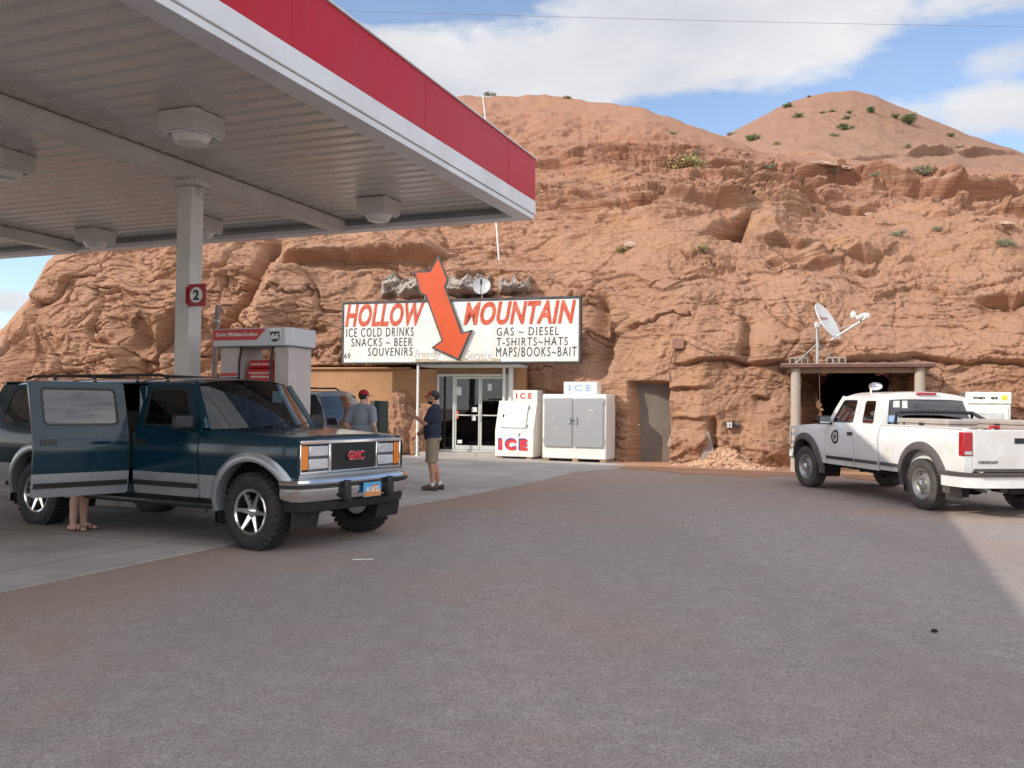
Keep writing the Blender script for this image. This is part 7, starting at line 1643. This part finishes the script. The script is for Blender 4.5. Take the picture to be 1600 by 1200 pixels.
def make_person(label, loc, rz, pose, skin=M_SKIN, shirt=M_NAVY, short=M_KHAKI, cap=None, hair=M_HAIR, female=False, H=1.0, sandals=False, hairlong=False):
    t = thing('person', label, 'person', loc, rz); t.scale = (H, H, H)
    sh = pose.get('lean', 0.0); hy = pose.get('head_turn', 0.0); fat = pose.get('bulk', 1.0)
    hipx = pose.get('hip', .0)
    def up(p): return Vector((p[0] + sh * max(0, p[2] - .95), p[1], p[2]))
    hc = up((.035, 0, 1.655)); hr = Matrix.Rotation(hy, 3, 'Z') @ Matrix.Rotation(pose.get('nod', 0.0), 3, 'Y')
    def hd(p): return hc + hr @ Vector(p)
    mb = MB(); sw = .175 if female else .195
    # torso
    mb.ell(up((.0, 0, 1.30)), (.115 * fat, sw * .92, .22), 20, 14); mb.ell(up((.02, 0, 1.10)), (.125 * fat, .165 * fat, .17), 20, 14); mb.ell((0, 0, .95), (.125, .17, .13), 20, 14); blob(mb, [up((-.01, -sw, 1.445)), up((-.02, 0, 1.475)), up((-.01, sw, 1.445))], [.058, .075, .058])
    blob(mb, [up((-.015, 0, 1.46)), up((.012, 0, 1.58))], [.066, .058])
    # head: skull, jaw, nose, ears, brow, lips
    mb.ell(hd((-.008, 0, .028)), (.098, .077, .092), 20, 14, hr); mb.ell(hd((.030, 0, -.045)), (.064, .058, .068), 18, 12, hr); mb.ell(hd((.060, 0, -.085)), (.032, .034, .024), 12, 8, hr)
    mb.ell(hd((.096, 0, -.012)), (.020, .014, .028), 10, 8, hr); mb.ell(hd((.105, 0, -.030)), (.014, .017, .011), 10, 8, hr); mb.ell(hd((.080, 0, .030)), (.016, .05, .012), 12, 8, hr); mb.ell(hd((.086, 0, -.062)), (.011, .024, .010), 10, 8, hr)
    for s in (1, -1): mb.ell(hd((-.008, s * .079, -.012)), (.022, .010, .032), 10, 8, hr)
    # legs and feet
    for s, k in ((1, 'legL'), (-1, 'legR')):
        hp, kn, an, toe = [Vector(q) for q in pose[k]]
        cf = kn.lerp(an, .32) + Vector((-.022, 0, 0)) @ Matrix.Identity(3); blob(mb, [hp, hp.lerp(kn, .5), kn, cf, an], [.088, .078, .056, .058, .037])
        dr = (toe - an); dr.z = 0; dr.normalize(); hl = an - dr * .045; blob(mb, [Vector((hl.x, hl.y, .04)), Vector((an.x, an.y, .05)) + dr * .05, Vector((toe.x, toe.y, .028)) - dr * .02], [.036, .040, .026])
        if sandals or True:
            for q in range(5): o_ = (q - 2) * .015; pv = Vector((-dr.y, dr.x, 0)); b_ = Vector((toe.x, toe.y, .02)) + pv * o_; blob(mb, [b_ - dr * .03, b_ + dr * (.012 - abs(o_) * .4)], [.012, .0095])
    for s, k in ((1, 'armL'), (-1, 'armR')):
        e, w, hdv, nrm, cu = pose[k]; e = Vector(e); w = Vector(w); S0 = up((-.01, s * sw, 1.44)); m_ = e.lerp(w, .3)
        blob(mb, [S0, S0.lerp(e, .5), e, m_, w], [.056, .050, .041, .042, .028]); hand(mb, w, hdv, nrm, cu, side=s)
    fuse(mb, 'body', skin, t, .0075, 4)
    # shirt
    mb = MB(); mb.ell(up((.0, 0, 1.295)), (.135 * fat, sw * .98, .225), 22, 14); mb.ell(up((.025, 0, 1.08)), (.150 * fat, .190 * fat, .20), 22, 14); mb.cyl(up((.012, 0, 1.20)), up((.01, 0, .885)), .10, .10)
    mb.ell((.01, 0, .955), (.145 * fat, .185 * fat, .085), 22, 12); blob(mb, [up((-.01, -sw, 1.445)), up((-.022, 0, 1.478)), up((-.01, sw, 1.445))], [.070, .082, .070])
    for s, k in ((1, 'armL'), (-1, 'armR')):
        S0 = up((-.01, s * sw, 1.44)); e = Vector(pose[k][0]); blob(mb, [S0, S0.lerp(e, .70)], [.073, .069])
    fuse(mb, 'shirt', shirt, t, .011, 7)
    # shorts
    mb = MB(); mb.ell((.0, 0, .93), (.140 * fat, .182, .10), 20, 12)
    for k in ('legL', 'legR'):
        hp, kn, an, toe = [Vector(q) for q in pose[k]]; f_ = pose.get('hem', 1.02); q = hp.lerp(kn, f_); mb.cyl(hp + Vector((0, 0, .02)), q, .105, .098, n=18); mb.ell(hp, .105, 16, 10)
    fuse(mb, 'shorts', short, t, .011, 5)
    # hair and cap
    mb = MB(); 
    if hairlong: mb.ell(hd((-.022, 0, .035)), (.100, .088, .102), 20, 14, hr); mb.ell(hd((-.07, 0, -.10)), (.05, .075, .13), 16, 12, hr); fuse(mb, 'hair', hair, t, .009, 4)
    else: mb.ell(hd((-.022, 0, .030)), (.094, .081, .086), 20, 14, hr); fuse(mb, 'hair', hair, t, .008, 3)
    if cap:
        mb = MB(); n_ = 20
        mb.grid(lambda u, v: tuple(hd((-.010 + .108 * math.sin(u * 1.5) * math.cos(v * 6.2832), .090 * math.sin(u * 1.5) * math.sin(v * 6.2832), .040 + .098 * math.cos(u * 1.5)))), 8, 24); c = mb.build('cap', cap[0], t, ang=80)
        sd = c.modifiers.new('solid', 'SOLIDIFY'); sd.thickness = .006
        fx = -1 if pose.get('cap_back') else 1
        mb = MB(); mb.grid(lambda u, v: tuple(hd((fx * (.070 + .115 * u * (1 - .35 * (2 * v - 1) ** 2)), (2 * v - 1) * .078, .048 - .02 * u - .018 * (2 * v - 1) ** 2))), 5, 10); b = mb.build('cap_brim', cap[1], c, ang=80); sd = b.modifiers.new('solid', 'SOLIDIFY'); sd.thickness = .005
        if len(cap) > 2:
            mb = MB(); mb.grid(lambda u, v: tuple(hd((-.010 + .111 * math.sin(u * 1.5) * math.cos(1.3 + v * 3.68), .093 * math.sin(u * 1.5) * math.sin(1.3 + v * 3.68), .041 + .100 * math.cos(u * 1.5)))), 8, 16); mb.build('cap_panel', cap[2], c, ang=80)
    for s in (1, -1):
        mb = MB(); mb.ell(hd((.083, s * .030, .008)), (.010, .013, .008), 10, 8, hr); e_ = mb.build('eye', M_EYEW, t); mb = MB(); mb.ell(hd((.091, s * .030, .008)), (.004, .006, .006), 8, 6, hr); mb.build('iris', M_HAIR, e_)
    mb = MB(); mb.ell(hd((.092, 0, -.060)), (.008, .022, .006), 10, 6, hr); mb.build('lips', mat('lips', (.35, .13, .11), .5), t)
    if pose.get('beard'):
        mb = MB(); mb.ell(hd((.034, 0, -.080)), (.064, .060, .040), 16, 10, hr); fuse(mb, 'beard', hair, t, .008, 3)
    for k in ('legL', 'legR'):
        hp, kn, an, toe = [Vector(q) for q in pose[k]]; dr = (toe - an); dr.z = 0; dr.normalize(); pv = Vector((-dr.y, dr.x, 0)); hl = an - dr * .05
        if sandals:
            mb = MB(); mb.grid(lambda u, v: tuple(Vector((hl.x, hl.y, .006)) - dr * .03 + dr * .28 * u + pv * (2 * v - 1) * (.030 + .016 * math.sin(u * 2.6))), 8, 4); so_ = mb.build('sandal', M_SANDAL, t); sd = so_.modifiers.new('solid', 'SOLIDIFY'); sd.thickness = .014
            mb = MB(); c_ = Vector((an.x, an.y, 0)) + dr * .10
            for q in (-.02, .03): mb.tube([c_ + dr * q + pv * .045 + Vector((0, 0, .012)), c_ + dr * q + pv * .03 + Vector((0, 0, .055)), c_ + dr * q - pv * .03 + Vector((0, 0, .055)), c_ + dr * q - pv * .045 + Vector((0, 0, .012))], .010, 6)
            mb.build('sandal_strap', M_SANDAL, so_)
        else:
            mb = MB(); blob(mb, [Vector((hl.x, hl.y, .055)), Vector((an.x, an.y, .065)) + dr * .05, Vector((toe.x, toe.y, .048)) - dr * .015], [.048, .052, .042]); blob(mb, [an + Vector((0, 0, -.02)), Vector((an.x, an.y, .06))], [.045, .05]); so_ = fuse(mb, 'shoe', M_SHOE, t, .009, 4)
            mb = MB(); mb.grid(lambda u, v: tuple(Vector((hl.x, hl.y, .018)) - dr * .05 + dr * .30 * u + pv * (2 * v - 1) * (.036 + .014 * math.sin(u * 2.8))), 8, 4); s2 = mb.build('sole', M_SOLE, so_); sd = s2.modifiers.new('solid', 'SOLIDIFY'); sd.thickness = .018
            mb = MB(); blob(mb, [an + Vector((0, 0, -.01)), an + Vector((0, 0, .045))], [.044, .043]); fuse(mb, 'sock', M_SOCK, t, .008, 2)
    return t
# man in navy, facing left, one hand raised
p = ground(676, 766)
pose = dict(legL=[(0, .095, .92), (.02, .105, .50), (-.02, .12, .085), (.15, .15, .02)], legR=[(0, -.095, .92), (.03, -.10, .50), (-.10, -.11, .085), (.07, -.13, .02)],
            armL=[(.10, .235, 1.20), (.375, .17, 1.36), (.85, -.1, .55), (.1, .95, .1), .7], armR=[(.02, -.26, 1.17), (.22, -.20, 1.02), (.9, .2, -.2), (0, -1, .2), .9], lean=-.03, bulk=1.10, beard=True, head_turn=.10, hem=1.0)
make_person('person in navy T-shirt, khaki shorts and red cap raising one hand', p, math.pi - .12, pose, cap=(M_CAPR, M_CAPR, M_CAPG), H=1.02)
# man in grey, seen from behind
q = at(566, 640, 15.9); zq = float(gz(q.x, 15.9))
pose = dict(legL=[(0, .095, .92), (.01, .105, .50), (-.02, .115, .085), (.15, .14, .02)], legR=[(0, -.095, .92), (.01, -.105, .50), (-.02, -.115, .085), (.15, -.14, .02)],
            armL=[(-.07, .27, 1.17), (.10, .22, .98), (.8, -.3, -.3), (0, 1, .1), .8], armR=[(-.10, -.29, 1.17), (.10, -.23, .99), (.8, .3, -.3), (0, -1, .1), .8], lean=.03, head_turn=-.15, bulk=1.02, hem=1.0)
make_person('person in grey T-shirt and red cap seen from behind beyond the car hood', (q.x, q.y, zq), R_(70), pose, skin=M_SKINL, shirt=M_GREYT, short=M_DENIM, cap=(M_CAPR, M_CAPR), H=1.02)
# person behind the open door
q = ground(126, 829)
pose = dict(legL=[(0, .085, .90), (.02, .075, .49), (-.03, .10, .085), (.14, .11, .02)], legR=[(0, -.085, .90), (.0, -.085, .49), (-.06, -.075, .085), (.12, -.09, .02)],
            armL=[(.10, .22, 1.18), (.30, .25, 1.15), (1, .3, .1), (0, .2, 1), .4], armR=[(.05, -.23, 1.16), (.22, -.16, 1.0), (.9, .2, -.2), (0, -1, .2), .6], lean=.12, hem=.55)
make_person('person standing behind the open car door, bare legs and sandals showing', (q.x, q.y, .006), R_(-8), pose, skin=M_SKINL, shirt=M_CAPG, short=M_DENIM, female=True, H=.94, sandals=True, hairlong=True)
